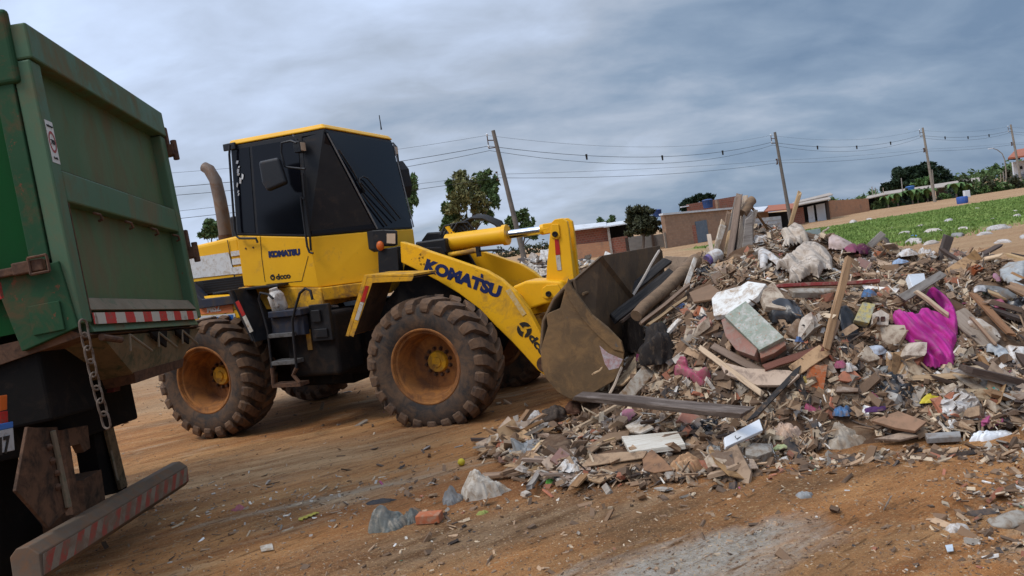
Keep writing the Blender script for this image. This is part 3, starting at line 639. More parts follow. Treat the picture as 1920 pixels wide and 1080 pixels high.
k = mb(); c = onY(901, 520, -0.602); k.prism([c+Vector((0, 0, 0)), c+Vector((0.03, 0, -0.012)), c+Vector((0.035, 0, 0.03)), c+Vector((0.012, 0, 0.042))], (0, -0.004, 0)); k.build('lettering_mark', NAVY, loader)
k = mb(); k.prism(onYp([(948, 545), (957, 541), (987, 588), (980, 593)], -0.602), (0, -0.004, 0)); k.build('pale_sticker', surf('pale_tape', (0.58, 0.44, 0.24), (0.5, 0.36, 0.16), (0.55, 0.3, 0.03), 0.5, 0.5, scale=20, bmp=0), loader)
c = onY(983, 618, -0.602); k = mb()
for i in range(3):
    pts = []
    a0 = i*2*math.pi/3+0.4
    for j in range(8):
        a = a0+j*0.26; pts.append(Vector((c.x+math.cos(a)*0.085, -0.602, c.z+math.sin(a)*0.085)))
    for j in range(7, -1, -1):
        a = a0+j*0.22+0.25; pts.append(Vector((c.x+math.cos(a)*(0.05-0.004*j), -0.602, c.z+math.sin(a)*(0.05-0.004*j))))
    k.prism(pts, (0, -0.004, 0))
k.build('arm_emblem', BLKT, loader)
lettering('arm_lettering', 'dcco', (990, 632), (1025, 680), (1001, 624), -0.602, BLKT, 0.005)
k = mb(); a = onY(786, 484, -0.602)
for dx, dz in ((0, 0), (0.045, 0.002), (0.02, 0.04), (0.01, -0.07), (0.05, -0.075)): k.lathe([(0, 0.016), (-0.002, 0.016), (-0.002, 0.010), (0, 0.010)], (a.x+dx, -0.602, a.z+dz), (0, 1, 0), 3, closed=True)
k.build('warning_marks', BLKT, loader)
b_ = mb(); b_.tube([(3.78, -0.5, 1.25), (3.78, 0.5, 1.25)], 0.12, 20); b_.build('cross_tube', YELD, loader, smooth=True)
for s in (-1, 1):
    b_ = mb(); b_.tube([(2.35, s*0.43, 0.95), (3.1, s*0.43, 1.25)], 0.075, 14); b_.tube([(3.1, s*0.43, 1.25), (3.5, s*0.43, 1.36)], 0.035, 10); b_.build('lift_cylinder', BLKD, loader, smooth=True)
    b_ = mb(); b_.tube([(4.17, s*0.66, 0.58), (4.17, s*0.44, 0.58)], 0.09, 18); b_.build('bucket_pin', RUST, loader)
# bell crank
YB = -0.13
b_ = mb()
lev = tr([(1033, 418), (1040, 411), (1054, 409), (1063, 415), (1066, 430), (1077, 532), (1060, 545), (1024, 530), (1025, 500)], YB)
for y0 in (-0.13, 0.07): b_.xz(lev, y0, y0+0.06)
b_.xz(tr([(1031, 470), (1066, 470), (1075, 530), (1027, 528)], YB), -0.069, 0.069)
b_.build('bell_crank', YEL, loader, bevel=0.008)
b_ = mb(); b_.xz(tr([(959, 538), (985, 527), (1020, 526), (1052, 528), (1058, 540), (1056, 556), (1045, 566), (1018, 572), (990, 582), (978, 572), (968, 556)], -0.30), -0.30, 0.12); b_.build('crank_mount', YEL, loader, bevel=0.03, seg=3)
b_ = mb(); b_.prism([onY(x, y, -0.302) for x, y in ((1018, 540), (1026, 534), (1046, 533), (1052, 542), (1051, 554), (1044, 558), (1024, 560), (1018, 556))], (0, -0.025, 0)); b_.build('pin_boss', YEL, loader, bevel=0.008)
def pin(px, py, Y, r_, nm='pivot_pin'):
    c = onY(px, py, Y); k = mb(); k.lathe([(0, r_), (-0.025, r_), (-0.027, r_*0.7), (-0.02, 0)], (c.x, Y, c.z), (0, 1, 0), 14); return k.build(nm, BLKD, loader)
pin(1029, 551, -0.327, 0.032); pin(1041, 439, -0.15, 0.032)
b_ = mb(); b_.prism([onY(x, y, -0.132) for x, y in ((1035, 420), (1048, 420), (1051, 444), (1045, 449), (1034, 445))], (0, -0.018, 0)); b_.build('pin_boss', YEL, loader, bevel=0.006)
b_ = mb(); b_.prism([onY(x, y, -0.133) for x, y in ((1040, 449), (1048, 449), (1051, 477), (1042, 478))], (0, -0.004, 0)); b_.build('red_reflector', REDR, loader)
b_ = mb(); b_.prism([onY(x, y, -0.133) for x, y in ((1042, 479), (1050, 478), (1053, 506), (1045, 507))], (0, -0.004, 0)); b_.build('white_reflector', WHTR, loader)
# tilt cylinder
a, c, e2 = onY(839, 455, 0), onY(952, 440, 0), onY(1030, 428, 0)
b_ = mb(); d = (c-a); b_.lathe([(0, 0.0), (0, 0.105), (d.length*0.93, 0.105), (d.length*0.935, 0.122), (d.length, 0.122), (d.length, 0.05)], a, d, 28); tcy = b_.build('tilt_cylinder', YEL, loader, smooth=True)
b_ = mb(); b_.tube([c, onY(1018, 431, 0)], 0.05, 20); b_.build('piston_rod', CHROME, tcy, smooth=True)
b_ = mb(); b_.tube([onY(1014, 431, 0), e2], 0.062, 16); b_.box(e2-Vector((0.06, 0.06, 0.06)), e2+Vector((0.06, 0.06, 0.06))); b_.build('rod_end', YEL, tcy, bevel=0.01)
b_ = mb(); b_.tube(onYp([(842, 478), (890, 470), (897, 471)], -0.13), 0.03, 10); b_.build('cylinder_pipe', YELD, tcy, smooth=True)
b_ = mb(); b_.tube(onYp([(893, 471), (945, 468)], -0.13), 0.012, 8); b_.box(onY(897, 470, -0.13)-Vector((0.02, 0.03, 0.07)), onY(897, 470, -0.13)+Vector((0.02, 0.03, 0.05))); b_.build('indicator_rod', BLK, tcy)
# hoses and valve block
b_ = mb()
b_.prism(onYp([(786, 470), (790, 450), (800, 436), (830, 434), (838, 442), (838, 478), (815, 480)], 0.15), (0, 0.35, 0)); b_.box((2.55, -0.2, 1.9), (2.95, 0.2, 2.08))
b_.build('valve_block', BLK, loader, bevel=0.02)
b_ = mb()
for k in range(5):
    o_ = k*0.05
    b_.tube([onY(846+6*k, 436, 0.1+o_), onY(862+5*k, 420-k, 0.1+o_), onY(884+3*k, 409-1.5*k, 0.1+o_), onY(905+2*k, 409-1.0*k, 0.1+o_), onY(928+3*k, 420-k, 0.1+o_), onY(946+k, 436, 0.1+o_)], 0.017, 8)
for k in range(4): b_.tube([onY(826+6*k, 442, 0.0), onY(834+8*k, 424-2*k, 0.05), onY(850+9*k, 420-k, 0.08), onY(866+9*k, 436, 0.1)], 0.015, 8)
b_.build('hydraulic_hoses', HYD, loader, smooth=True)
b_ = mb(); b_.prism(onYp([(834, 426), (840, 424), (852, 438), (846, 442)], 0.0), (0, 0.05, 0)); b_.build('cylinder_lug', YEL, loader)

# bucket ----------------------------------------------------------
side_px = [(1065, 522), (1074, 540), (1086, 556), (1110, 590), (1140, 614), (1165, 640), (1170, 660), (1168, 688), (1150, 715), (1115, 735), (1100, 748), (1068, 748), (1045, 735), (1024, 710), (1015, 690), (1014, 655), (1027, 612), (1024, 592), (1030, 586), (1050, 578), (1056, 555)]
sp_ = [(onY(x, y, -1.31).x, onY(x, y, -1.31).z) for x, y in side_px]
bk = empty('bucket'); bk.parent = loader
for s in (-1, 1):
    b_ = mb(); b_.xz(sp_, s*1.31, s*1.28); b_.build('side_plate', STEEL, bk, bevel=0.006)
b_ = mb(); b_.prism([Vector((onY(x, y, -1.312).x, -1.312, onY(x, y, -1.312).z)) for x, y in ((1066, 525), (1074, 541), (1086, 557), (1110, 591), (1140, 615), (1165, 641), (1170, 660), (1150, 655), (1120, 628), (1092, 598), (1070, 565), (1058, 540))], (0, -0.014, 0)); b_.build('side_cutter', STEEL, bk, bevel=0.004)
shell = [(5.55, 0.40), (5.0, 0.31), (4.72, 0.30), (4.52, 0.40), (4.40, 0.58), (4.37, 0.85), (4.43, 1.12), (4.57, 1.33), (4.76, 1.49)]
vs = []; fs = []
for (x, z) in shell: vs += [(x, -1.28, z), (x, 1.28, z)]
for i in range(len(shell)-1): fs.append((2*i, 2*i+1, 2*i+3, 2*i+2))
b_ = mb(); b_.add(vs, fs); b_.build('shell', STEELD, bk, solid=0.03, smooth=True)
b_ = mb()
BWP = [Vector((4.80, -1.275, 1.50)), Vector((5.03, -1.0, 1.69)), Vector((5.22, 1.275, 1.67)), Vector((5.16, 1.275, 0.5)), Vector((4.86, -1.275, 0.5))]
b_.prism(BWP, (-0.025, 0, 0)); b_.build('back_wall', STEELD, bk, bevel=0.004)
b_ = mb(); b_.tube([(4.862, -1.26, 1.35), (5.215, 1.26, 1.40)], 0.016, 8); b_.build('weld_seam', STEEL, bk)
b_ = mb(); b_.xz([(4.50, 1.25), (4.76, 1.47), (5.19, 1.66), (5.24, 1.60), (5.24, 1.0), (4.95, 0.95)], 1.245, 1.272); b_.build('side_gusset', STEELD, bk)
b_ = mb(); b_.box((5.50, -1.31, 0.375), (5.62, 1.31, 0.41)); b_.build('cutting_edge', STEEL, bk)
b_ = mb(); b_.xz([(4.35, 0.95), (4.1, 0.55), (4.15, 0.45), (4.45, 0.55)], -0.62, -0.48); b_.xz([(4.35, 0.95), (4.1, 0.55), (4.15, 0.45), (4.45, 0.55)], 0.48, 0.62); b_.xz([(4.25, 1.30), (4.55, 1.32), (4.40, 1.0), (4.05, 0.98)], -0.1, 0.1); b_.build('bucket_bracket', YELD, bk, bevel=0.01)
b_ = mb(); b_.prism(onYp([(962, 600), (1010, 590), (1030, 640), (1000, 640)], -0.2), (0, 0.3, 0)); b_.build('bucket_link', YELD, loader, bevel=0.02)

# jug on the ladder platform --------------------------------------
jc = LM @ onY(520, 563, -1.02); jug = empty('plastic_jug', loc=jc, label='dirty white plastic jug sitting on the loader step beside the cab door', cat='jug')
jug.rotation_euler = (R(6), R(-10), R(20))
JUGM = surf('dirty_white_plastic', (0.58, 0.54, 0.49), (0.48, 0.44, 0.39), (0.20, 0.13, 0.085), 0.45, 0.5, scale=8, bmp=0.05)
b_ = mb(); b_.lathe([(-0.12, 0.0), (-0.12, 0.085), (-0.10, 0.095), (0.06, 0.095), (0.10, 0.07), (0.12, 0.05), (0.15, 0.05), (0.155, 0.0)], (0, 0, 0), (0, 0, 1), 20); b_.build('jug_body', JUGM, jug, smooth=True)
b_ = mb(); b_.tube([(-0.02, -0.09, 0.07), (-0.03, -0.15, 0.06), (-0.03, -0.15, -0.04), (-0.02, -0.09, -0.06)], 0.014, 8); b_.build('handle', JUGM, jug, smooth=True)

# ------------------------------------------------------------------ tipper truck (frame: d across the tailgate away from the camera, n rearwards, e up the tailgate)
TA = Vector((-2.64504, 4.58110, 1.69525)); Td = Vector((-0.08113, 0.99468, -0.06347)).normalized()
Tu = Vector((-0.00516, 0.06326, 0.99798)); Tn = Vector((0.99669, 0.08129, 0)).normalized(); Tu = (Tu-Td*Tu.dot(Td)).normalized(); Tn = Td.cross(Tu).normalized()
_b = R(3.0); Te = (Tu*math.cos(_b)-Tn*math.sin(_b)).normalized(); Tq = Td.cross(Te).normalized()
TM = Matrix((Td, Tq, Te)).transposed().to_4x4(); TM.translation = TA      # local: x = across, y = outwards (rear), z = up the tailgate
TMi = TM.inverted()
SF = Matrix.Diagonal((1, -1, 1, 1)); FLIPY = True
truck = empty('tipper_truck', mat=TM @ SF, label='green tipper truck seen from behind with tall ribbed tailgate and hanging chain', cat='truck')
TWd = 2.17
def onT(px, py, axis, val):
    r = TMi.to_3x3() @ ray(px, py); o = TMi @ CAMP; return o + r*((val-o[axis])/r[axis])
tg = empty('tailgate'); tg.parent = truck
b_ = mb(); b_.box((0.10, -0.11, 0.02), (TWd-0.06, -0.075, 1.86)); b_.build('panel', GRNP, tg)
def sec(lo, hi, nm='rib', mat=GRN, bv=0.012): k = mb(); k.box(lo, hi); return k.build(nm, mat, tg, bevel=bv)
sec((0.0, -0.09, 1.665), (TWd, 0.03, 1.89), 'top_rail')
sec((0.0, -0.10, 0.0), (0.125, 0.012, 1.66), 'post'); sec((TWd-0.115, -0.10, 0.0), (TWd, 0.012, 1.66), 'post')
sec((0.128, -0.075, 0.78), (TWd-0.118, 0.008, 0.985), 'middle_rail')
k = mb(); k.loft([Vector((0.13, -0.07, 0.985)), Vector((TWd-0.12, -0.07, 0.985)), Vector((TWd-0.12, 0.004, 0.985)), Vector((0.13, 0.004, 0.985))], [Vector((0.13, -0.07, 1.03)), Vector((TWd-0.12, -0.07, 1.03)), Vector((TWd-0.12, -0.06, 1.0)), Vector((0.13, -0.06, 1.0))]); k.build('dust_ledge', LEDGE, tg)
k = mb(); k.loft([Vector((0.128, -0.10, -0.06)), Vector((TWd-0.118, -0.10, -0.06)), Vector((TWd-0.118, 0.012, -0.06)), Vector((0.128, 0.012, -0.06))], [Vector((0.128, -0.10, 0.13)), Vector((TWd-0.118, -0.10, 0.13)), Vector((TWd-0.118, -0.068, 0.13)), Vector((0.128, -0.068, 0.13))]); k.build('bottom_ledge', GRN, tg, bevel=0.004)
k = mb(); k.prism([Vector((0.13, 0.013, 0.078)), Vector((TWd-0.12, 0.013, 0.078)), Vector((TWd-0.12, -0.040, 0.165)), Vector((0.13, -0.040, 0.165))], (0, 0.006, 0.004)); k.build('dust_ledge', LEDGE, tg)
def stripes(name, ca, cb, period, slant, wear, ws):
    M, n, l, b = newmat(name); t_ = n.new('ShaderNodeTexCoord'); s_ = n.new('ShaderNodeSeparateXYZ'); l.new(t_.outputs['Object'], s_.inputs[0])
    a_ = n.new('ShaderNodeMath'); a_.operation = 'MULTIPLY_ADD'; l.new(s_.outputs[2], a_.inputs[0]); a_.inputs[1].default_value = -slant; l.new(s_.outputs[0], a_.inputs[2])
    d_ = n.new('ShaderNodeMath'); d_.operation = 'DIVIDE'; l.new(a_.outputs[0], d_.inputs[0]); d_.inputs[1].default_value = period
    f_ = n.new('ShaderNodeMath'); f_.operation = 'FRACT'; l.new(d_.outputs[0], f_.inputs[0])
    v = vec(n, l); nn = nz(n, l, v, ws, 7, 0.7, 0.4)
    g_ = n.new('ShaderNodeMath'); g_.operation = 'MULTIPLY_ADD'; l.new(nz(n, l, v, 45, 3), g_.inputs[0]); g_.inputs[1].default_value = 0.12; l.new(f_.outputs[0], g_.inputs[2])
    c = mixc(n, l, rng(n, l, g_.outputs[0], 0.555, 0.565), ca, cb)
    c = mixc(n, l, rng(n, l, nn, 0.70-wear*0.3, 0.76-wear*0.2), c, (0.15, 0.10, 0.068))
    l.new(c, b.inputs['Base Color']); b.inputs['Roughness'].default_value = 0.6; return M
# red and white reflective tape along the bottom
k = mb(); k.box((0.135, 0.0135, -0.012), (TWd-0.125, 0.0175, 0.062)); k.build('reflective_tape', stripes('reflective_tape_red_white', (0.42, 0.022, 0.018), (0.42, 0.38, 0.31), 0.30, 0.0, 0.42, 9), tg)
k = mb()
for px, py in ((180, 398), (239, 414), (287, 427), (328, 439)):
    c = onT(px, py, 1, 0.0); k.tube([c+Vector((0, -0.02, 0.0)), c+Vector((0.01, 0.02, -0.02)), c+Vector((0.03, 0.02, -0.05)), c+Vector((0.04, -0.01, -0.055))], 0.010, 6)
k.build('lashing_hooks', RUST, tg)
# weld line and rust streak along the post
k = mb(); k.tube([(0.123, 0.012, 0.05), (0.124, 0.012, 0.77)], 0.004, 5); k.build('weld_seam', RUST, tg)
# speed sticker with ring and lettering
q = [onT(x, y, 1, 0.013) for x, y in ((79, 230), (102, 238), (114, 320), (93, 312))]
x0, x1 = 0.045, 0.122
k = mb(); k.box((0.028, 0.0125, 1.015), (0.118, 0.0145, 1.285)); stk = k.build('speed_sticker', surf('sticker_white', (0.58, 0.57, 0.53), (0.52, 0.5, 0.46), (0.3, 0.24, 0.17), 0.25, 0.5, scale=12, bmp=0), tg)
k = mb(); k.lathe([(0.0148, 0.040), (0.0165, 0.040), (0.0165, 0.031), (0.0148, 0.031)], (0.073, 0, 1.15), (0, 1, 0), 24, closed=True)
for v in range(len(k.v)): x, y, z = k.v[v]; k.v[v] = (x, y, 1.15+(z-1.15)*1.75)
k.build('ring', surf('sticker_red', (0.32, 0.05, 0.04), rough=0.5, bmp=0), stk)
text('sticker_lettering', '70', 0.046, BLKT, stk, (0.073, 0.0165, 1.133), (1, 0, 0), (0, 0, 1.0), 0.0005, align='CENTER')
text('sticker_lettering', 'VEÍCULO', 0.017, BLKT, stk, (0.073, 0.0165, 1.245), (1, 0, 0), (0, 0, 1), 0.0, align='CENTER')
text('sticker_lettering', 'km/h', 0.022, BLKT, stk, (0.073, 0.0165, 1.04), (1, 0, 0), (0, 0, 1), 0.0, align='CENTER')
# hinges on the far edge
for z0 in (1.50, 0.55):
    h = mb(); h.box((TWd+0.002, -0.06, z0+0.06), (TWd+0.05, 0.03, z0+0.26)); h.box((TWd+0.002, -0.03, z0), (TWd+0.09, 0.06, z0+0.10)); h.tube([(TWd+0.05, 0.06, z0-0.04), (TWd+0.05, 0.06, z0+0.14)], 0.028, 10); h.build('hinge', RUST, tg, bevel=0.006)
# body: near side wall faces the camera
def sidepoly(pts, x, t, nm, mat, parent=truck, bv=0.004):
    k = mb(); k.prism([Vector((x, onT(a, b, 0, x).y, onT(a, b, 0, x).z)) for a, b in pts], (t, 0, 0)); return k.build(nm, mat, parent, bevel=bv)
k = mb(); k.box((0.03, -4.5, 0.02), (TWd-0.03, -0.13, 1.86)); body = k.build('tipper_body', GRNB, truck)
k = mb(); k.box((-0.01, -0.22, 0.42), (0.028, -0.105, 1.84)); k.build('corner_post', GRND, body, bevel=0.006)
k = mb(); k.box((-0.03, -0.34, 1.52), (0.028, -0.06, 1.985)); k.build('top_bracket', GRND, body, bevel=0.025, seg=3)
k = mb(); k.box((-0.012, -4.5, 1.70), (0.028, -0.345, 1.86)); k.build('top_beam', GRNB, body, bevel=0.006)
lw = mb(); lw.prism([Vector((-0.02, -0.44, 0.36)), Vector((-0.02, -0.05, 0.40)), Vector((-0.02, -0.012, -0.02)), Vector((-0.02, -0.36, -0.10))], (0.05, 0, 0)); lw.build('lower_corner_plate', GRND, body, bevel=0.006)
k = mb(); k.box((-0.034, -0.27, -0.02), (-0.022, -0.085, 0.16)); k.build('patch_plate', GRND, body, bevel=0.004)
la = empty('latch'); la.parent = body
k = mb(); k.box((-0.06, -0.85, 0.36), (-0.022, -0.26, 0.41)); k.box((-0.07, -0.30, 0.355), (-0.02, -0.12, 0.43)); k.build('latch_bar', RUST, la, bevel=0.008)
k = mb()
for a, b in (((-0.19, 0.44), (-0.08, 0.44)), ((-0.08, 0.44), (-0.08, 0.34)), ((-0.08, 0.34), (-0.19, 0.34)), ((-0.19, 0.34), (-0.19, 0.44))): k.tube([(-0.08, a[0], a[1]), (-0.08, b[0], b[1])], 0.009, 6)
k.build('latch_ring', RUST, la)
k = mb(); k.box((-0.02, -0.9, 0.24), (0.02, -0.40, 0.34)); k.build('red_marker', REDR, body)
# underside: chute, rails, brackets, mudguards, lights
k = mb(); k.loft([Vector((0.02, -0.10, -0.02)), Vector((TWd, -0.10, -0.065)), Vector((TWd, -1.6, -0.06)), Vector((0.02, -1.6, -0.06))], [Vector((0.02, 0.0, -0.075)), Vector((TWd, 0.0, -0.075)), Vector((TWd, -1.6, -0.30)), Vector((0.02, -1.6, -0.30))]); k.build('body_floor', BRNB, truck)
k = mb(); k.loft([Vector((0.30, -0.03, -0.09)), Vector((TWd+0.02, -0.03, -0.09)), Vector((TWd+0.02, -0.5, -0.09)), Vector((0.30, -0.5, -0.09))], [Vector((0.95, -0.14, -0.40)), Vector((1.75, -0.10, -0.36)), Vector((1.75, -0.5, -0.34)), Vector((0.95, -0.5, -0.40))]); k.build('chute', surf('chute_metal', (0.20, 0.14, 0.075), (0.135, 0.098, 0.054), (0.035, 0.06, 0.035), 0.35, 0.8, scale=5, bmp=0.15), truck)
k = mb(); k.loft([Vector((0.88, -0.12, -0.36)), Vector((1.80, -0.08, -0.33)), Vector((1.80, -0.5, -0.33)), Vector((0.88, -0.5, -0.36))], [Vector((0.92, -0.14, -0.44)), Vector((1.78, -0.10, -0.40)), Vector((1.78, -0.5, -0.40)), Vector((0.92, -0.5, -0.44))]); k.build('chute_rim', RUST, truck)
for cx in (0.98, 1.48):
    k = mb(); k.prism([Vector((cx, 0.0, -0.09)), Vector((cx+0.30, 0.01, -0.09)), Vector((cx+0.30, -0.02, -0.22)), Vector((cx+0.06, -0.02, -0.13))], (0, 0.012, 0)); k.build('gusset', DARK, truck)
k = mb(); k.box((0.05, -3.8, -0.55), (0.62, -0.30, -0.10)); k.box((0.3, -3.9, -0.75), (TWd-0.35, -0.55, -0.30)); k.build('subframe', DARK, truck, bevel=0.02)
k = mb()
for cx in (0.62, 1.12, 1.62): k.tube([Vector((cx, 0.012, -0.10)), Vector((cx+0.34, 0.0, -0.23))], 0.010, 6); k.tube([Vector((cx, 0.012, -0.10)), Vector((cx-0.01, 0.0, -0.21))], 0.008, 6)
k.build('brace_edges', LEDGE, truck)
k = mb(); k.tube([Vector((0.16, 0.03, -0.10)), Vector((0.42, 0.03, -0.13))], 0.022, 10); k.build('pivot_rod', RUST, truck)
# bumper in world axes, then chassis brackets reaching down to it
def TW(c, n_, u_): return CAMP + Td*c + Tn*n_ + Tu*u_          # camera-relative truck coordinates (across, rearwards, up)
def toT(P): return TMi @ P
nB = -2.651
def bz(c, n_, u_): return toT(TW(c, n_, u_))
c0, c1 = 4.45, 6.80
sect = [(-0.005, 0.02), (0.035, 0.062), (0.10, 0.062), (0.155, 0.01), (0.155, -0.12), (0.12, -0.155), (0.03, -0.155), (-0.005, -0.12)]
k = mb(); k.loft([bz(c0, nB-0.02+a, -1.034+b) for a, b in sect], [bz(c1, nB-0.02+a, -1.034+b) for a, b in sect]); bump_ = k.build('rear_bumper', BMPR, truck, bevel=0.006)
k = mb(); k.prism([bz(c0+0.03, nB+0.1365, -1.034), bz(c1-0.01, nB+0.1365, -1.034), bz(c1-0.03, nB+0.1365, -1.034-0.112), bz(c0+0.01, nB+0.1365, -1.034-0.112)], toT(TW(c0, nB+0.004, 0))-toT(TW(c0, nB, 0)))
k.build('striped_band', stripes('worn_stripes', (0.27, 0.050, 0.036), (0.20, 0.165, 0.125), 0.175, 0.75, 0.85, 8), bump_)
def npoly(pts, n_, th, nm, mat, parent=truck):   # plates facing rearwards at rear distance n_ from the camera
    P = []
    for px, py in pts:
        r_ = ray(px, py); t_ = n_/(r_.dot(Tn)); P.append(toT(CAMP+r_*t_))
    k = mb(); k.prism(P, toT(TW(0, -th, 0))-toT(TW(0, 0, 0))); return k.build(nm, mat, parent, bevel=0.004)
npoly([(52, 800), (68, 802), (108, 800), (133, 950), (92, 990), (30, 920)], -2.60, 0.02, 'hanger_plate', BRNB)
npoly([(99, 808), (105, 806), (136, 950), (128, 952)], -2.575, 0.02, 'hanger_edge', LEDGE)
npoly([(118, 806), (128, 805), (152, 960), (138, 965)], -2.62, 0.05, 'hanger_edge', BRNB)
npoly([(120, 805), (165, 797), (170, 840), (158, 848), (150, 832), (128, 838)], -2.66, 0.06, 'cross_member', BRNB)
npoly([(155, 900), (190, 880), (205, 985), (165, 1000)], -2.75, 0.3, 'mud_guard', BRNB)
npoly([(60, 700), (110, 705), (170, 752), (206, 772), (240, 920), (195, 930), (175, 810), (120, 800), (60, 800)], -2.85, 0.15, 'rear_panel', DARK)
npoly([(192, 772), (206, 770), (240, 910), (228, 918)], -2.80, 0.03, 'panel_edge', surf('panel_edge_tan', (0.17, 0.115, 0.06), (0.12, 0.08, 0.045), (0.04, 0.03, 0.02), 0.4, 0.8, scale=8, bmp=0.1))
npoly([(208, 845), (211, 844), (224, 900), (221, 902)], -2.78, 0.01, 'steel_strip', LEDGE)
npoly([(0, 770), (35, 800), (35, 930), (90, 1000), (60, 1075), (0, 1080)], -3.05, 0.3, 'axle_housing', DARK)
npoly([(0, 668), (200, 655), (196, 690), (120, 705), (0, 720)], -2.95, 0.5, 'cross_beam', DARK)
npoly([(186, 690), (212, 700), (213, 735), (190, 738)], -2.60, 0.10, 'tail_lamp_box', DARK)
npoly([(213, 702), (226, 704), (226, 732), (214, 735)], -2.55, 0.10, 'tail_lamp', surf('dark_red_lens', (0.10, 0.016, 0.014), (0.07, 0.013, 0.012), (0.06, 0.035, 0.025), 0.4, 0.5, scale=12, bmp=0))
npoly([(0, 742), (14, 740), (14, 768), (0, 771)], -2.58, 0.08, 'amber_lamp', AMB)
npoly([(0, 772), (15, 770), (16, 792), (0, 797)], -2.58, 0.08, 'red_lamp', REDR)
pl = npoly([(-70, 822), (25, 802), (28, 844), (-68, 864)], -2.56, 0.006, 'number_plate', surf('plate_white', (0.40, 0.40, 0.39), (0.35, 0.34, 0.33), (0.2, 0.14, 0.1), 0.3, 0.5, scale=12, bmp=0))
npoly([(-70, 808), (25, 790), (25, 801.5), (-70, 821.5)], -2.56, 0.006, 'plate_band', BLUEL)
def onN(px, py, n_):
    r_ = ray(px, py); return toT(CAMP+r_*(n_/r_.dot(Tn)))
pa, pb, pc = onN(0, 852, -2.556), onN(22, 846, -2.556), onN(0, 818, -2.556)
o = text('plate_lettering', '17', (pc-pa).length/0.70*0.92, BLKT, pl, pa, (pb-pa), (pc-pa), 0.004)
pa, pb, pc = fl(pa), fl(pb), fl(pc)
xs = [(v.co-pa).dot((pb-pa).normalized()) for v in o.data.vertices]; s_ = (pb-pa).length/(max(xs)-min(xs)); dd = (pb-pa).normalized()
for v in o.data.vertices:
    q_ = (v.co-pa).dot(dd); v.co += dd*((q_-min(xs))*s_-q_)
for (px, py) in ((98, 864), (108, 913), (92, 838), (106, 887)):
    k = mb(); k.ball(onN(px, py, -2.595), 0.022, 8); k.build('bolt', RUST, truck)
k = mb(); k.tube([onN(146, 688, -2.7), onN(143, 715, -2.7), onN(141, 735, -2.7)], 0.006, 6); k.tube([onN(168, 705, -2.68), onN(168, 730, -2.68), onN(164, 745, -2.68)], 0.012, 6); k.build('cables', HYD, truck)
# wheels under the truck body (only an edge shows, at the left of the photograph)
for cx in (-0.05, 1.65):
    k = mb(); o_ = toT(TW(4.78+cx, -3.75, -1.26)); k.lathe([(0, 0.30), (0, 0.44), (0.03, 0.49), (0.25, 0.49), (0.28, 0.44), (0.28, 0.30), (0.10, 0.27), (0.10, 0.0)], o_, (1, 0, 0), 40); k.build('wheel', RUB, truck, smooth=True)
# chain
ch = empty('chain'); ch.parent = truck
pts = [(155, 603, 0.03), (160, 632, 0.03), (168, 668, 0.02), (176, 705, 0.0), (186, 745, -0.03), (195, 775, -0.06), (205, 815, -0.10)]
CP = [onT(x, y, 1, 0.045) for x, y, _ in pts]
lens = [0]
for a, b in zip(CP[:-1], CP[1:]): lens.append(lens[-1]+(b-a).length)
def along(s_):
    for i in range(len(CP)-1):
        if s_ <= lens[i+1] or i == len(CP)-2:
            t_ = (s_-lens[i])/(lens[i+1]-lens[i]); return CP[i].lerp(CP[i+1], t_), (CP[i+1]-CP[i]).normalized()
lk = 0.082; nlk = int(lens[-1]/lk)
k0 = mb(); nseg = 16
path = []
for j in range(nseg+1):
    a = 2*math.pi*j/nseg; path.append((0.029*math.cos(a), 0, 0.022*(1 if math.sin(a) > 0 else -1)*(abs(math.sin(a)) > 1e-6) + 0.032*math.sin(a)))
k0.tube(path, 0.0068, 7, cap=False); lkm = k0.mesh('chain_link', surf('chain_steel', (0.11, 0.085, 0.065), (0.15, 0.11, 0.08), (0.07, 0.04, 0.025), 0.4, 0.7, scale=30, bmp=0.1), True)
for i in range(nlk):
    p, t_ = along((i+0.5)*lk); o = linked('chain_link', lkm, ch)
    z_ = -t_; x_ = Vector((1, 0, 0)); y_ = z_.cross(x_).normalized(); x_ = y_.cross(z_)
    Mx = Matrix((x_, y_, z_)).transposed().to_4x4()
    o.matrix_local = SF @ Matrix.Translation(p) @ Mx @ Matrix.Rotation(R(90*(i % 2)+20), 4, 'Z') @ SF
FLIPY = False

# ------------------------------------------------------------------ rubbish heap: its surface
def gpt(px, py, z): v = onz(px, py, z); return (v.x, v.y, z)
def dpt(px, py, d): v = at(px, py, d); return (v.x, v.y, v.z)
CPT = [gpt(*p) for p in ((880,850,0),(890,830,0),(980,908,0),(1100,916,0),(1200,902,0),(1330,893,0),(985,850,.05),(1060,860,.09),(1150,862,.12),(1250,855,.13),(1000,815,.06),(1340,850,.14),(1450,866,0),(1600,842,0),(1750,832,0),(1920,816,0),(930,790,0),(1000,765,0),(760,960,0),(1060,770,.05),
      (1080,800,.06),(1200,815,.10),(1300,815,.12),(1400,800,.16),(1550,785,.16),(1700,775,.15),(1850,760,.15),(1180,745,.26),(1300,745,.38),(1420,740,.40),(1560,720,.40),(1700,705,.36),(1850,690,.32),
      (1250,650,.70),(1400,645,.72),(1550,640,.70),(1700,640,.60),(1850,640,.46),(1320,570,.98),(1450,560,.97),(1600,560,.86),(1750,560,.70),(1880,560,.56))]
CPT += [dpt(*p) for p in ((1330,478,9.3),(1390,450,9.6),(1490,432,9.6),(1560,452,9.7),(1650,472,9.7),(1750,492,10.2),(1850,507,10.8),(1920,497,11.5),(1480,490,8.2),(1600,510,8.4),(1720,530,8.6))]
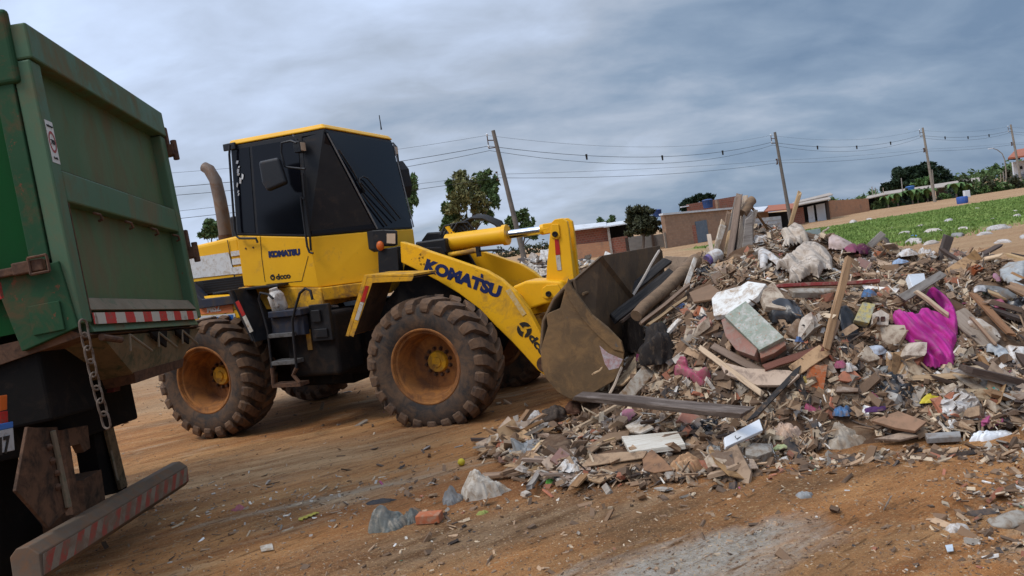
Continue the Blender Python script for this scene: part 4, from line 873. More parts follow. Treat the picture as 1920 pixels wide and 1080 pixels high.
CPT += [(1.69, 8.17, .85), (1.22, 8.35, .45), (0.95, 8.46, .20), (2.2, 9.3, 1.15), (1.9, 9.6, .9), (1.4, 9.6, .35), (1.05, 7.0, .30), (0.7, 6.95, .10), (0.2, 7.3, 0), (0.3, 8.6, 0), (0.7, 9.8, 0), (1.3, 11, .1), (1.5, 12.5, 0), (3.0, 12.6, .35), (2.8, 14, 0), (5, 12.8, .3), (5.2, 14.2, 0), (8, 14.2, 0), (11, 14.5, 0), (4.2, 4.7, 0), (5.5, 4.9, 0), (7, 5.6, 0), (9, 7, 0), (12, 9, 0), (5.5, 6.2, .4), (7, 8, .5), (9.5, 11.5, .25), (3.6, 11, 1.0), (-0.6, 8.6, 0), (-0.8, 5.0, 0), (1, 4.3, 0), (3, 4.2, 0), (0, 4.4, 0), (2, 4.5, 0), (-1.5, 4.4, 0), (0.6, 4.9, 0), (5, 4.2, 0)]
CA = np.array(CPT, float)
def tps(r2): return 0.5*r2*np.log(r2+1e-12)
_n = len(CA); _K = tps(((CA[:, None, :2]-CA[None, :, :2])**2).sum(-1)) + 0.03*np.eye(_n)
_P = np.c_[np.ones(_n), CA[:, :2]]; _A = np.block([[_K, _P], [_P.T, np.zeros((3, 3))]])
_w = np.linalg.solve(_A, np.r_[CA[:, 2], np.zeros(3)])
HX0, HX1, HY0, HY1, HS = -2.0, 12.0, 4.0, 15.0, 0.05
hxs = np.arange(HX0, HX1+1e-6, HS); hys = np.arange(HY0, HY1+1e-6, HS)
GX, GY = np.meshgrid(hxs, hys)
_q = np.stack([GX.ravel(), GY.ravel()], 1); HZ = np.zeros(len(_q))
for i in range(0, len(_q), 8000):
    b_ = _q[i:i+8000]; HZ[i:i+8000] = tps(((b_[:, None, :]-CA[None, :, :2])**2).sum(-1)) @ _w[:_n] + _w[_n] + b_ @ _w[_n+1:]
HZ = np.clip(HZ.reshape(GX.shape), 0, 1.7)
NO = np.array([[noise.noise(Vector((x*1.7, y*1.7, 2.0)))*0.14 + noise.noise(Vector((x*4.1, y*4.1, 5.0)))*0.10 + noise.noise(Vector((x*9, y*9, 7.0)))*0.045 for x in hxs] for y in hys])
HZ = np.where(HZ > 0.02, HZ + NO*np.clip(HZ/0.45, 0.1, 1), HZ)
def h(x, y):
    fx = (x-HX0)/HS; fy = (y-HY0)/HS
    if fx < 0 or fy < 0 or fx >= len(hxs)-1 or fy >= len(hys)-1: return 0.0
    i, j = int(fx), int(fy); u, v = fx-i, fy-j
    return max(0.0, float((HZ[j, i]*(1-u)+HZ[j, i+1]*u)*(1-v)+(HZ[j+1, i]*(1-u)+HZ[j+1, i+1]*u)*v))
def surfz(x, y): return max(h(x, y), gz(x, y)) if h(x, y) > 0.015 else gz(x, y)
def hn(x, y):
    e_ = 0.08; return Vector((h(x-e_, y)-h(x+e_, y), h(x, y-e_)-h(x, y+e_), 2*e_)).normalized()
def hit(px, py, lift=0.0):
    d = ray(px, py); best = None; t = 3.5
    while t < 16:
        p = CAMP+d*t; g = p.z-(surfz(p.x, p.y)+lift)
        if best is None or g < best[0]: best = (g, t)
        if g < 0:
            lo_, hi2 = t-0.02, t
            for _ in range(9):
                mi = (lo_+hi2)/2; p = CAMP+d*mi
                if p.z-(surfz(p.x, p.y)+lift) < 0: hi2 = mi
                else: lo_ = mi
            return CAMP+d*hi2
        t += 0.02
    return CAMP+d*best[1]
hm = MB(); nxh = len(hxs)
ids = {}
keep = (HZ > 0.008)
for j in range(len(hys)-1):
    for i in range(nxh-1):
        if keep[j:j+2, i:i+2].any():
            q = []
            for a, b in ((j, i), (j, i+1), (j+1, i+1), (j+1, i)):
                if (a, b) not in ids:
                    ids[(a, b)] = len(hm.v); x, y = hxs[b], hys[a]
                    zq = float(HZ[a, b]); hm.v.append((x, y, zq if zq > 0.07 else gz(x, y)-0.05+zq*0.05/0.07))
                q.append(ids[(a, b)])
            hm.f.append(tuple(q))
SOIL = surf('heap_soil', (0.12, 0.066, 0.035), (0.072, 0.041, 0.024), (0.19, 0.125, 0.075), 0.42, 0.95, scale=4, bmp=0.9, bscale=26, chip=(0.30, 0.25, 0.19), chip_amt=0.66)  # soil colour darkened so the gaps between pieces look shaded
hm.build('rubble_mound', SOIL, smooth=True, fix=False, label='brown soil and rubble heap under the rubbish in front of the bucket', cat='rubbish heap', kind='stuff')

# ------------------------------------------------------------------ materials of the rubbish
def wood(name, c1, c2, dirt=(0.10, 0.065, 0.042), amt=0.35): return surf(name, c1, c2, dirt, amt, 0.8, scale=3.0, bmp=0.35, bscale=26, stretch=(0.5, 9, 9), randv=0.22, dscale=3)
WD = {'brown': wood('wood_brown', (0.30, 0.175, 0.092), (0.20, 0.112, 0.058)), 'pale': wood('wood_pale', (0.52, 0.365, 0.215), (0.40, 0.265, 0.15)), 'grey': wood('wood_grey', (0.29, 0.24, 0.19), (0.215, 0.17, 0.13)), 'dark': wood('wood_dark', (0.075, 0.046, 0.032), (0.05, 0.033, 0.025), (0.17, 0.12, 0.085), 0.25)}
CC = {'grey': surf('concrete_grey', (0.37, 0.335, 0.285), (0.29, 0.255, 0.21), (0.17, 0.105, 0.06), 0.48, 0.9, scale=7, bmp=0.5, bscale=30, randv=0.2), 'beige': surf('mortar_beige', (0.45, 0.355, 0.245), (0.36, 0.265, 0.175), (0.17, 0.10, 0.055), 0.48, 0.9, scale=7, bmp=0.5, bscale=30, randv=0.22), 'brown': surf('dirty_clod', (0.20, 0.122, 0.072), (0.135, 0.082, 0.049), (0.24, 0.18, 0.13), 0.35, 0.95, scale=8, bmp=0.7, bscale=30, randv=0.25)}
BR = surf('clay_brick', (0.34, 0.125, 0.068), (0.27, 0.092, 0.05), (0.28, 0.20, 0.14), 0.42, 0.9, scale=8, bmp=0.35, randv=0.2)
PL = {'white': surf('white_board', (0.58, 0.53, 0.455), (0.46, 0.40, 0.325), (0.27, 0.175, 0.10), 0.55, 0.7, scale=6, bmp=0.2, randv=0.12), 'tan': surf('tan_board', (0.40, 0.265, 0.155), (0.32, 0.20, 0.115), (0.14, 0.09, 0.055), 0.38, 0.8, scale=5, bmp=0.25, randv=0.22), 'grey': surf('grey_board', (0.25, 0.235, 0.215), (0.19, 0.175, 0.155), (0.15, 0.10, 0.065), 0.45, 0.75, scale=5, bmp=0.2, randv=0.22)}
CL = {'beige': surf('cloth_beige', (0.46, 0.37, 0.275), (0.37, 0.285, 0.205), (0.17, 0.115, 0.072), 0.45, 0.95, scale=5, bmp=0.3, bscale=60, randv=0.15, spec=0.1), 'grey': surf('cloth_grey', (0.19, 0.185, 0.175), (0.14, 0.135, 0.125), (0.14, 0.095, 0.06), 0.42, 0.95, scale=5, bmp=0.3, bscale=60, randv=0.2, spec=0.1), 'dark': surf('cloth_dark', (0.030, 0.028, 0.029), (0.05, 0.045, 0.043), (0.10, 0.07, 0.045), 0.35, 0.85, scale=5, bmp=0.2, randv=0.2, spec=0.2), 'pink': surf('cloth_pink', (0.37, 0.06, 0.15), (0.28, 0.05, 0.11), (0.22, 0.13, 0.10), 0.55, 0.9, scale=6, bmp=0.2, randv=0.15, spec=0.1)}
BG = {'white': surf('plastic_white', (0.58, 0.545, 0.50), (0.46, 0.415, 0.365), (0.25, 0.165, 0.10), 0.55, 0.38, scale=7, bmp=0.1, randv=0.12, spec=0.5), 'black': surf('plastic_black', (0.012, 0.012, 0.014), (0.02, 0.019, 0.02), (0.085, 0.058, 0.04), 0.30, 0.32, scale=7, bmp=0.1, randv=0.1, spec=0.5), 'grey': surf('plastic_grey', (0.26, 0.255, 0.235), (0.18, 0.178, 0.16), (0.16, 0.105, 0.065), 0.42, 0.4, scale=7, bmp=0.1, randv=0.15, spec=0.5)}
CB = surf('cardboard', (0.42, 0.27, 0.148), (0.34, 0.205, 0.108), (0.13, 0.08, 0.048), 0.35, 0.85, scale=6, bmp=0.25, randv=0.2)
MAG = surf('magenta_cloth', (0.44, 0.028, 0.235), (0.34, 0.022, 0.18), (0.34, 0.10, 0.20), 0.35, 0.8, scale=4, bmp=0.15, bscale=80, spec=0.2)
def flat(name, c, rough=0.6, dirt=(0.18, 0.115, 0.07), amt=0.3): return surf(name, c, tuple(v*0.8 for v in c), dirt, amt, rough, scale=9, bmp=0.1)

# ------------------------------------------------------------------ rubbish prototypes
def plank_mb(Ln, w, t, rag=0.03, nseg=6, warp=0.01):
    k = MB(); vs = []; fs = []
    z0 = random.uniform(-1, 1)
    for i in range(nseg+1):
        x = -Ln/2+Ln*i/nseg; zz_ = warp*math.sin(i*0.9+z0); tw = 0.06*math.sin(i*0.5+z0)
        for (y, z) in ((-w/2, -t/2), (w/2, -t/2), (w/2, t/2), (-w/2, t/2)):
            dx = random.uniform(-rag, rag) if i in (0, nseg) else 0
            jy = random.uniform(-.03, .03)*w
            vs.append((x+dx, y+jy, z+zz_+y*tw))
    for i in range(nseg):
        for j in range(4): fs.append((i*4+j, i*4+(j+1) % 4, (i+1)*4+(j+1) % 4, (i+1)*4+j))
    fs += [(3, 2, 1, 0), tuple(nseg*4+j for j in range(4))]
    return k.add(vs, fs)
def hull_mesh(name, pts, mat):
    bm = bmesh.new()
    for p in pts: bm.verts.new(p)
    r_ = bmesh.ops.convex_hull(bm, input=bm.verts)
    bmesh.ops.delete(bm, geom=[g for g in r_['geom_interior'] if isinstance(g, bmesh.types.BMVert)], context='VERTS')
    me = bpy.data.meshes.new(name); bm.to_mesh(me); bm.free(); me.materials.append(mat); return me
def chunk_pts(sx_, sy_, sz_, n_=16):
    r_ = []
    for _ in range(n_):
        v = Vector((random.gauss(0, 1), random.gauss(0, 1), random.gauss(0, 1))).normalized()
        p = 0.55
        v = Vector([math.copysign(abs(c)**p, c) for c in v]); r_.append((v.x*sx_*random.uniform(.8, 1), v.y*sy_*random.uniform(.8, 1), v.z*sz_*random.uniform(.8, 1)))
    return r_
def tile_mb(r_, t):
    n_ = random.randint(4, 7); a0 = random.random()*6; k = MB()
    pts = [Vector((math.cos(a0+2*math.pi*(i+random.uniform(-.3, .3))/n_)*r_*random.uniform(.6, 1.1), math.sin(a0+2*math.pi*(i+random.uniform(-.3, .3))/n_)*r_*random.uniform(.5, .9), 0)) for i in range(n_)]
    return k.prism(pts, (0, 0, t))
def brick_mb():
    k = MB(); L_, w, h_ = 0.19*random.uniform(.5, 1), 0.12, 0.085
    k.box((-L_/2, -w/2, -h_/2), (L_/2-0.02, w/2, h_/2))
    wy = (w-0.02)/2      # walls between the hollow cells at the open end
    for z in (-h_/2, -0.005, h_/2-0.010): k.box((L_/2-0.019, -w/2, z), (L_/2+0.03*random.random(), w/2, z+0.010))
    for y in (-w/2, -0.005, w/2-0.01): k.box((L_/2-0.019, y+0.0005, -h_/2+0.0105), (L_/2+0.02*random.random(), y+0.0095, h_/2-0.0105))
    return k
def crease(p, seed=0, k_=6, f0=1.0):
    """sharp folds: triangle waves in random directions, each fading in and out"""
    rg = random.Random(seed); r_ = 0.0; am = 1.0; fr = f0; tot = 0.0
    for i in range(k_):
        d = Vector((rg.gauss(0, 1), rg.gauss(0, 1), rg.gauss(0, 1))).normalized(); ph = rg.random()*9
        t = (p.dot(d)*fr+ph+0.35*noise.noise(p*fr*0.8+Vector((ph, 0, 0)))) % 1.0; tri = 1-abs(2*t-1)
        g = max(0.0, min(1.0, 0.5+1.6*noise.noise(p*fr*0.45+Vector((0, ph*3, i)))))
        r_ += am*g*(tri-0.4); tot += am; fr *= 1.42; am *= 0.74
    return r_/tot*2.2
def ridged(p): return 1-abs(noise.noise(p))*2
def sheet_mb(wx, wy, hz, fold=2.6, n_=46, peak=0.0, rough_edge=0.3):
    """a crumpled sheet thrown in a heap: bulging in the middle, creased, with a ragged hem on the ground"""
    k = MB(); off = Vector((random.random()*50, random.random()*50, 0)); sd_ = random.random(); zs = []; P = []
    for j in range(n_+1):
        for i in range(n_+1):
            u, v = i/n_*2-1, j/n_*2-1; rr = max(abs(u), abs(v)); c = math.hypot(u, v)+1e-6; a = math.atan2(v, u)
            edge = 0.82+rough_edge*noise.noise(Vector((math.cos(a)*1.6, math.sin(a)*1.6, 0))+off)+0.12*noise.noise(Vector((math.cos(a)*5, math.sin(a)*5, 4))+off)
            s_ = rr/c*edge; x, y = u*s_, v*s_; q_ = Vector((x*fold, y*fold, 0))+off; rr2 = rr
            env = max(0.0, 1-rr2**2.4)**0.75
            z = env*(0.58+0.50*crease(q_, sd_, 7, .55)+0.36*noise.noise(q_*0.42)+peak*x)+0.05*crease(q_*2.1, sd_+1, 4, .6)*(1-rr**6)
            x += 0.16*noise.noise(q_*0.9+Vector((9, 0, 0)))*env; y += 0.16*noise.noise(q_*0.9+Vector((0, 9, 0)))*env
            P.append((x, y, max(z, 0.0)))
    zm = max(p[2] for p in P)
    k.v = [(x*wx, y*wy, z/zm*hz-0.008) for x, y, z in P]; m_ = n_+1
    k.f = [(j*m_+i, j*m_+i+1, (j+1)*m_+i+1, (j+1)*m_+i) for j in range(n_) for i in range(n_)]
    return k
def rag_mb(sz, amp, fold=3.0, n_=26):
    k = MB(); off = Vector((random.random()*50, random.random()*50, 0)); vs = []; fs = []; sd_ = random.random()
    for j in range(n_+1):
        for i in range(n_+1):
            u, v = i/n_*2-1, j/n_*2-1; rr = max(abs(u), abs(v)); c = Vector((u, v, 0))
            a = math.atan2(v, u); edge = 0.75+0.28*noise.noise(Vector((math.cos(a)*1.5, math.sin(a)*1.5, 0))+off)
            s_ = (rr/(c.length+1e-6)) if rr > 0 else 1
            x, y = u*s_*edge*sz, v*s_*edge*sz
            q_ = Vector((x/sz*fold*0.6, y/sz*fold*1.2, 0))+off
            fade = 1-rr**3
            z = amp*(0.75*crease(q_, sd_, 6, .5)+0.5*noise.noise(q_*0.5)+0.35)*fade + amp*0.06*noise.noise(q_*4)
            x += 0.12*sz*noise.noise(q_*1.3+Vector((9, 0, 0))); y += 0.12*sz*noise.noise(q_*1.3+Vector((0, 9, 0)))
            vs.append((x, y, max(z, -0.02)))
    m_ = n_+1
    for j in range(n_):
        for i in range(n_): fs.append((j*m_+i, j*m_+i+1, (j+1)*m_+i+1, (j+1)*m_+i))
    return k.add(vs, fs)
def bag_mesh(name, r_, mat, sq=0.6, ridge=0.35, sub=4):
    bm = bmesh.new(); bmesh.ops.create_icosphere(bm, subdivisions=sub, radius=1.0); off = Vector((random.random()*60, random.random()*60, random.random()*60))
    el = random.uniform(1.0, 1.6); sd_ = random.random()
    for v in bm.verts:
        d = v.co.normalized(); q_ = d*1.3+off
        f_ = 1+0.40*noise.noise(q_)+ridge*0.75*crease(q_, sd_, 7, .8)
        v.co = Vector((d.x*f_*r_*el, d.y*f_*r_, max(d.z*f_*sq, -0.28)*r_))
    me = bpy.data.meshes.new(name); bm.to_mesh(me); bm.free(); me.materials.append(mat)
    for p in me.polygons: p.use_smooth = True
    return me
def cardboard_mb():
    k = MB(); a, b = random.uniform(.10, .2), random.uniform(.08, .16); f_ = random.uniform(.2, .9); t = 0.006
    P = [Vector((-a, -b, 0)), Vector((0, -b*random.uniform(.8, 1.1), 0.02)), Vector((a*math.cos(f_), -b, a*math.sin(f_))), Vector((a*math.cos(f_), b*random.uniform(.6, 1), a*math.sin(f_)*random.uniform(.6, 1))), Vector((0.02, b, 0.02)), Vector((-a*random.uniform(.7, 1), b, 0))]
    up_ = Vector((0, 0, t)); vs = P+[p+up_ for p in P]
    k.add(vs, [(0, 5, 4, 1), (1, 4, 3, 2), (6, 7, 10, 11), (7, 8, 9, 10)]+[(i, (i+1) % 6, (i+1) % 6+6, i+6) for i in range(6)])
    return k
PROTO = {}
for c, m_ in WD.items():
    PROTO['wood_scrap', c] = [plank_mb(L_, w_, t_, 0.05).mesh('wood_scrap', m_) for L_, w_, t_ in ((.30, .05, .02), (.45, .07, .022), (.6, .05, .03), (.8, .09, .022), (.35, .10, .015), (1.0, .045, .035))]
for c, m_ in CC.items():
    PROTO['rubble_chunk', c] = [hull_mesh('rubble_chunk', chunk_pts(*s_), m_) for s_ in ((.10, .07, .05), (.07, .06, .05), (.14, .09, .05), (.06, .05, .035), (.17, .10, .04))]
PROTO['brick_fragment', 'red'] = [brick_mb().mesh('brick_fragment', BR) for _ in range(4)]
for c, m_ in PL.items(): PROTO['board_fragment', c] = [tile_mb(r_, t_).mesh('board_fragment', m_) for r_, t_ in ((.10, .012), (.16, .018), (.22, .02), (.13, .025), (.08, .02))]
for c, m_ in CL.items(): PROTO['cloth_rag', c] = [rag_mb(s_, a_).mesh('cloth_rag', m_, True, fix=False) for s_, a_ in ((.20, .13), (.28, .16), (.36, .17), (.16, .12))]
for c, m_ in BG.items(): PROTO['plastic_scrap', c] = [rag_mb(s_, a_, f_, 24).mesh('plastic_scrap', m_, True, fix=False) for s_, a_, f_ in ((.09, .09, 4), (.14, .12, 5), (.19, .14, 5), (.11, .08, 6))]
PROTO['cardboard_piece', 'tan'] = [cardboard_mb().mesh('cardboard_piece', CB) for _ in range(5)]
LAB = {('wood_scrap', 'brown'): 'weathered brown wood scrap lying loose in the rubbish heap', ('wood_scrap', 'pale'): 'pale splintered wood scrap lying loose in the rubbish heap', ('wood_scrap', 'grey'): 'greyed strip of wood lying loose in the rubbish heap', ('wood_scrap', 'dark'): 'dark brown stick of wood lying loose in the rubbish heap',
       ('rubble_chunk', 'grey'): 'grey broken concrete chunk lying loose in the rubbish heap', ('rubble_chunk', 'beige'): 'beige mortar lump lying loose in the rubbish heap', ('rubble_chunk', 'brown'): 'brown clod of earth lying loose in the rubbish heap',
       ('brick_fragment', 'red'): 'broken red hollow brick fragment lying loose in the rubbish heap', ('board_fragment', 'white'): 'off-white broken board fragment lying loose in the rubbish heap', ('board_fragment', 'tan'): 'tan broken board fragment lying loose in the rubbish heap', ('board_fragment', 'grey'): 'grey broken board fragment lying loose in the rubbish heap',
       ('cloth_rag', 'beige'): 'beige crumpled rag lying loose in the rubbish heap', ('cloth_rag', 'grey'): 'grey crumpled rag lying loose in the rubbish heap', ('cloth_rag', 'dark'): 'black crumpled rag lying loose in the rubbish heap', ('cloth_rag', 'pink'): 'small pink rag caught between rubble in the heap',
       ('plastic_scrap', 'white'): 'white crumpled plastic scrap lying loose in the rubbish heap', ('plastic_scrap', 'black'): 'black crumpled plastic scrap lying loose in the rubbish heap', ('plastic_scrap', 'grey'): 'grey crumpled plastic scrap lying loose in the rubbish heap', ('cardboard_piece', 'tan'): 'torn brown cardboard piece lying loose in the rubbish heap'}
CATS = {'wood_scrap': 'wood scrap', 'rubble_chunk': 'rubble', 'brick_fragment': 'brick', 'board_fragment': 'board', 'cloth_rag': 'rag', 'plastic_scrap': 'plastic', 'cardboard_piece': 'cardboard'}
def inst(me, name, loc, rot, sc, label, cat, group=None):
    o = bpy.data.objects.new(name, me); COL.objects.link(o); o.location = loc; o.rotation_mode = 'QUATERNION'; o.rotation_quaternion = rot; o.scale = (sc, sc, sc) if isinstance(sc, (int, float)) else sc
    return tag(o, label, cat, group)

HERO = []
def hero(shape, m_=0.0): HERO.append((shape, m_, min(p[0] for p in shape), max(p[0] for p in shape), min(p[1] for p in shape), max(p[1] for p in shape)))
def near_hero(x, y, mg):
    for sh, m0, x0, x1, y0, y1 in HERO:
        q_ = mg+m0
        if x < x0-q_ or x > x1+q_ or y < y0-q_ or y > y1+q_: continue
        c = False; n_ = len(sh); md = 1e9
        for i in range(n_):
            (xa, ya), (xb, yb) = sh[i], sh[i-1]
            if (ya > y) != (yb > y) and x < (xb-xa)*(y-ya)/(yb-ya)+xa: c = not c
            dx, dy = xb-xa, yb-ya; t_ = max(0, min(1, ((x-xa)*dx+(y-ya)*dy)/(dx*dx+dy*dy+1e-9))); md = min(md, math.hypot(x-xa-t_*dx, y-ya-t_*dy))
        if (c and n_ > 2) or md < q_: return True
    return False

# ------------------------------------------------------------------ the single pieces one can point at
def put(o, label, cat, group=None): return tag(o, label, cat, group)
def board(name, a, b, w, t, mat, label, cat, la=0.05, lb=0.05, da=None, db=None, nseg=8, rag=0.02, roll=0.0, warp=0.003, up=None):
    """a plank whose two ends stand where the photograph shows them on the heap (or at a given depth)"""
    A = at(*a, da) if da else hit(*a, la); B = at(*b, db) if db else hit(*b, lb)
    if not da:
        for _ in range(4):
            df = max(h(*(A.lerp(B, q/10)).xy)+t*0.5-(A.lerp(B, q/10)).z for q in range(1, 10))
            if df <= 0.0: break
            la += df; lb += df; A = hit(*a, la); B = hit(*b, lb)
    hero([a, b], w*FPX/((A-CAMP).dot(_f))*0.5+2); d = (B-A); Ln = d.length; x_ = d.normalized()
    k = up or (hn((A.x+B.x)/2, (A.y+B.y)/2) + Vector((0, 0, 0.001)))
    if abs(x_.dot(k)) > .9: k = -ray(*a).normalized()
    z_ = (k-x_*k.dot(x_)).normalized(); y_ = z_.cross(x_)
    Mx = Matrix((x_, y_, z_)).transposed() @ Matrix.Rotation(roll, 3, 'X')
    me = plank_mb(Ln, w, t, rag, nseg, warp).mesh(name, mat)
    o = bpy.data.objects.new(name, me); COL.objects.link(o); o.matrix_world = Matrix.Translation((A+B)/2) @ Mx.to_4x4()
    md = o.modifiers.new('bevel', 'BEVEL'); md.width = min(w, t)*0.12; md.segments = 1
    return tag(o, label, cat)
def slab(name, poly, t, mat, label, cat, lift=0.06, depth=None, bev=0.004, group=None):
    """flat piece with the outline the photograph shows, lying on the best plane through the heap there"""
    hero(poly, 3)
    P = [at(*p, depth[i] if isinstance(depth, (list, tuple)) else depth) if depth else hit(*p, lift) for i, p in enumerate(poly)]
    c = sum(P, Vector())/len(P); n_ = Vector((0, 0, 0))
    for i in range(len(P)): n_ += (P[i]-c).cross(P[(i+1) % len(P)]-c)
    n_.normalize()
    if n_.dot(CAMP-c) < 0: n_ = -n_
    Q = []
    for p in poly:
        r_ = ray(*p); Q.append(CAMP+r_*((c-CAMP).dot(n_)/r_.dot(n_))-c)
    k = MB(); k.prism([q for q in Q], -n_*t); o = k.build(name, mat, None, bevel=bev); o.location = c
    return tag(o, label, cat, group)
def drape(name, poly, mat, label, cat, lift=0.04, amp=0.06, fdir=0.0, fold=0.10, step=4, seed=0, depth=None, stretch=4.0, thick=0.01, group=None):
    """cloth with a traced outline lying over the heap, thrown into folds; its hem dips back to the surface"""
    P2 = [(float(a), float(b)) for a, b in poly]; hero(P2, 2)
    def inside(x, y):
        c = False; j = len(P2)-1
        for i in range(len(P2)):
            (xi, yi), (xj, yj) = P2[i], P2[j]
            if (yi > y) != (yj > y) and x < (xj-xi)*(y-yi)/(yj-yi)+xi: c = not c
            j = i
        return c
    def edist(x, y):
        m_ = 1e9
        for i in range(len(P2)):
            (x1, y1), (x2, y2) = P2[i-1], P2[i]; dx, dy = x2-x1, y2-y1
            t_ = max(0, min(1, ((x-x1)*dx+(y-y1)*dy)/(dx*dx+dy*dy+1e-9))); m_ = min(m_, math.hypot(x-x1-t_*dx, y-y1-t_*dy))
        return m_
    xs = [p[0] for p in P2]; ys = [p[1] for p in P2]; off = Vector((seed*7.7, seed*3.1, 0)); V = {}; k = MB(); c_, s_ = math.cos(fdir), math.sin(fdir)
    x0, y0 = int(min(xs))-step, int(min(ys))-step; nxx = int((max(xs)-x0)/step)+2; nyy = int((max(ys)-y0)/step)+2
    jit = {}
    ins = {(i, j): inside(x0+i*step, y0+j*step) for i in range(nxx) for j in range(nyy)}
    def vert(i, j):
        if (i, j) in V: return V[i, j]
        x, y = x0+i*step, y0+j*step; ed = edist(x, y)
        P = at(x, y, depth) if depth else hit(x, y, lift)
        d_ = (CAMP-P).normalized(); u = (x*c_+y*s_)/100; v = (-x*s_+y*c_)/100
        n0 = noise.noise(Vector((u*1.6, v*1.6, seed))); vv = v*stretch*0.10/fold*0.5+0.6*n0+0.15*u
        tr_ = lambda q: (lambda g: g*g*(3-2*g))(1-abs(2*(q % 1.0)-1))
        q_ = Vector((u*1.7/fold*0.11, v*1.7/fold*0.11*stretch*0.5, 0))+off
        m0 = max(0.15, min(1.0, 0.6+0.9*noise.noise(Vector((u*1.1, v*2.2, seed+5)))))
        f_ = 0.62*m0*tr_(vv)+0.26*tr_(vv*2.3+0.8*n0+0.3)*(1-m0*0.5)+0.22*crease(q_, seed, 5, .7)+0.55*noise.noise(q_*0.45)+0.1
        f_ *= min(1, ed/(step*2.5))
        P = P+(d_*0.6+Vector((0, 0, 0.5)))*(amp*f_)-Vector((0, 0, 1))*min(lift, 0.05)*max(0, 1-ed/(step*1.5))*(0.6+0.8*noise.noise(Vector((x*.05, y*.05, seed))))
        V[i, j] = len(k.v); k.v.append(tuple(P)); return V[i, j]
    for i in range(nxx-1):
        for j in range(nyy-1):
            if sum((ins[i, j], ins[i+1, j], ins[i, j+1], ins[i+1, j+1])) >= 3: k.f.append((vert(i, j), vert(i+1, j), vert(i+1, j+1), vert(i, j+1)))
    c = Vector([sum(v[q] for v in k.v)/len(k.v) for q in range(3)]); k.v = [tuple(Vector(v)-c) for v in k.v]
    o = k.build(name, mat, None, smooth=True, fix=False, solid=thick); o.location = c
    sm = o.modifiers.new('sub', 'SUBSURF'); sm.levels = 1; sm.render_levels = 1
    for p in o.data.polygons: p.use_smooth = True
    return tag(o, label, cat, group)
def bag(name, px, py, r_, mat, label, cat, sq=0.6, ridge=0.4, lift=0.02, rz=0.0, sc=(1, 1, 1), group=None, depth=None):
    p = at(px, py, depth) if depth else hit(px, py, lift); hero([(px, py), (px, py)], r_*FPX/((p-CAMP).dot(_f))*0.9); me = bag_mesh(name, r_, mat, sq, ridge) if name in ('stump', 'tangle', 'root_ball', 'stone', 'cup') else sheet_mb(r_*1.25, r_*1.1, r_*max(.5, sq)*1.3, 2.2, 22).mesh(name, mat, True, fix=False)
    o = bpy.data.objects.new(name, me); COL.objects.link(o); o.location = p; o.rotation_euler = (0, 0, rz); o.scale = sc
    return tag(o, label, cat, group)
def lump(name, poly, mat, label, cat, thick=0.12, lift=0.08):
    o = slab(name, poly, thick, mat, label, cat, lift=lift, bev=thick*0.16); return o

def heap(name, x0, x1, ytop, ybot, mat, label, cat, deep=0.8, ridge=0.5, rz=0.0, peak=0.0, rise=0.0, group=None):
    """crumpled bag or cloth standing on the surface: width and height read off the photograph, depth in proportion"""
    hero([(x0, ytop), (x1, ytop), (x1, ybot), (x0, ybot)], 0)
    B = hit((x0+x1)/2, ybot-2, 0.0); d = (B-CAMP).dot(_f); w_ = (x1-x0)*d/FPX/2; h_ = (ybot-ytop)*d/FPX
    me = sheet_mb(w_*1.12, w_*deep*1.1, h_*0.86, 2.6, 48, peak).mesh(name, mat, True, fix=False)
    o = bpy.data.objects.new(name, me); COL.objects.link(o); o.location = B+Vector((0, w_*deep*0.85, -0.005+rise)); o.rotation_euler = (0, R(-7), rz); return tag(o, label, cat, group)

WALNUT = surf('charred_plank', (0.058, 0.040, 0.030), (0.098, 0.070, 0.052), (0.22, 0.175, 0.145), 0.36, 0.6, scale=3, bmp=0.35, bscale=25, stretch=(0.5, 7, 7), chip=(0.42, 0.39, 0.36), chip_amt=0.69)
board('plank', (1083, 742), (1402, 774), 0.125, 0.045, WALNUT, 'long dark purplish plank with pale scuffs lying flat below the bucket', 'plank', 0.10, 0.12, rag=.03)
board('plank', (1592, 482), (1547, 660), 0.06, 0.03, wood('wood_tan', (.36, .225, .125), (.27, .16, .085)), 'pale brown plank leaning steeply up the middle of the heap', 'plank', 0.30, 0.12, up=Vector((0.5, -1, 0.3)), rag=.04)
board('plank', (1570, 598), (1545, 668), 0.05, 0.03, WD['brown'], 'short brown plank beside the foot of the steep pale plank', 'plank', 0.13, 0.10, up=Vector((0.5, -1, 0.3)))
board('plank', (1548, 655), (1488, 695), 0.10, 0.03, CB, 'orange-brown board below the foot of the steep pale plank', 'board', 0.12, 0.11, up=Vector((0, -1, 0.6)))
REDW = flat('red_painted_wood', (0.24, 0.035, 0.03), 0.6, (0.25, 0.15, 0.11), 0.45)
board('plank', (1455, 537), (1645, 528), 0.05, 0.03, REDW, 'long red painted plank lying level across the upper heap', 'plank', 0.12, 0.12, rag=.03)
board('beam', (1483, 550), (1576, 549), 0.065, 0.06, CC['grey'], 'short grey squared beam under the red painted plank', 'beam', 0.15, 0.15, warp=0.002)
board('plank', (1768, 513), (1690, 560), 0.075, 0.02, WD['grey'], 'grey plank slanting above the top of the magenta cloth', 'plank', 0.17, 0.15, up=Vector((0.2, -0.8, 0.8)))
board('stick', (1716, 545), (1779, 592), 0.035, 0.03, WD['pale'], 'tan stick lying across the magenta cloth', 'stick', 0.20, 0.17)
board('post', (1779, 441), (1764, 492), 0.11, 0.07, WD['dark'], 'short dark post stub sticking up at the heap crest on the right', 'post', da=9.6, db=9.6, up=Vector((0, -1, 0.1)))
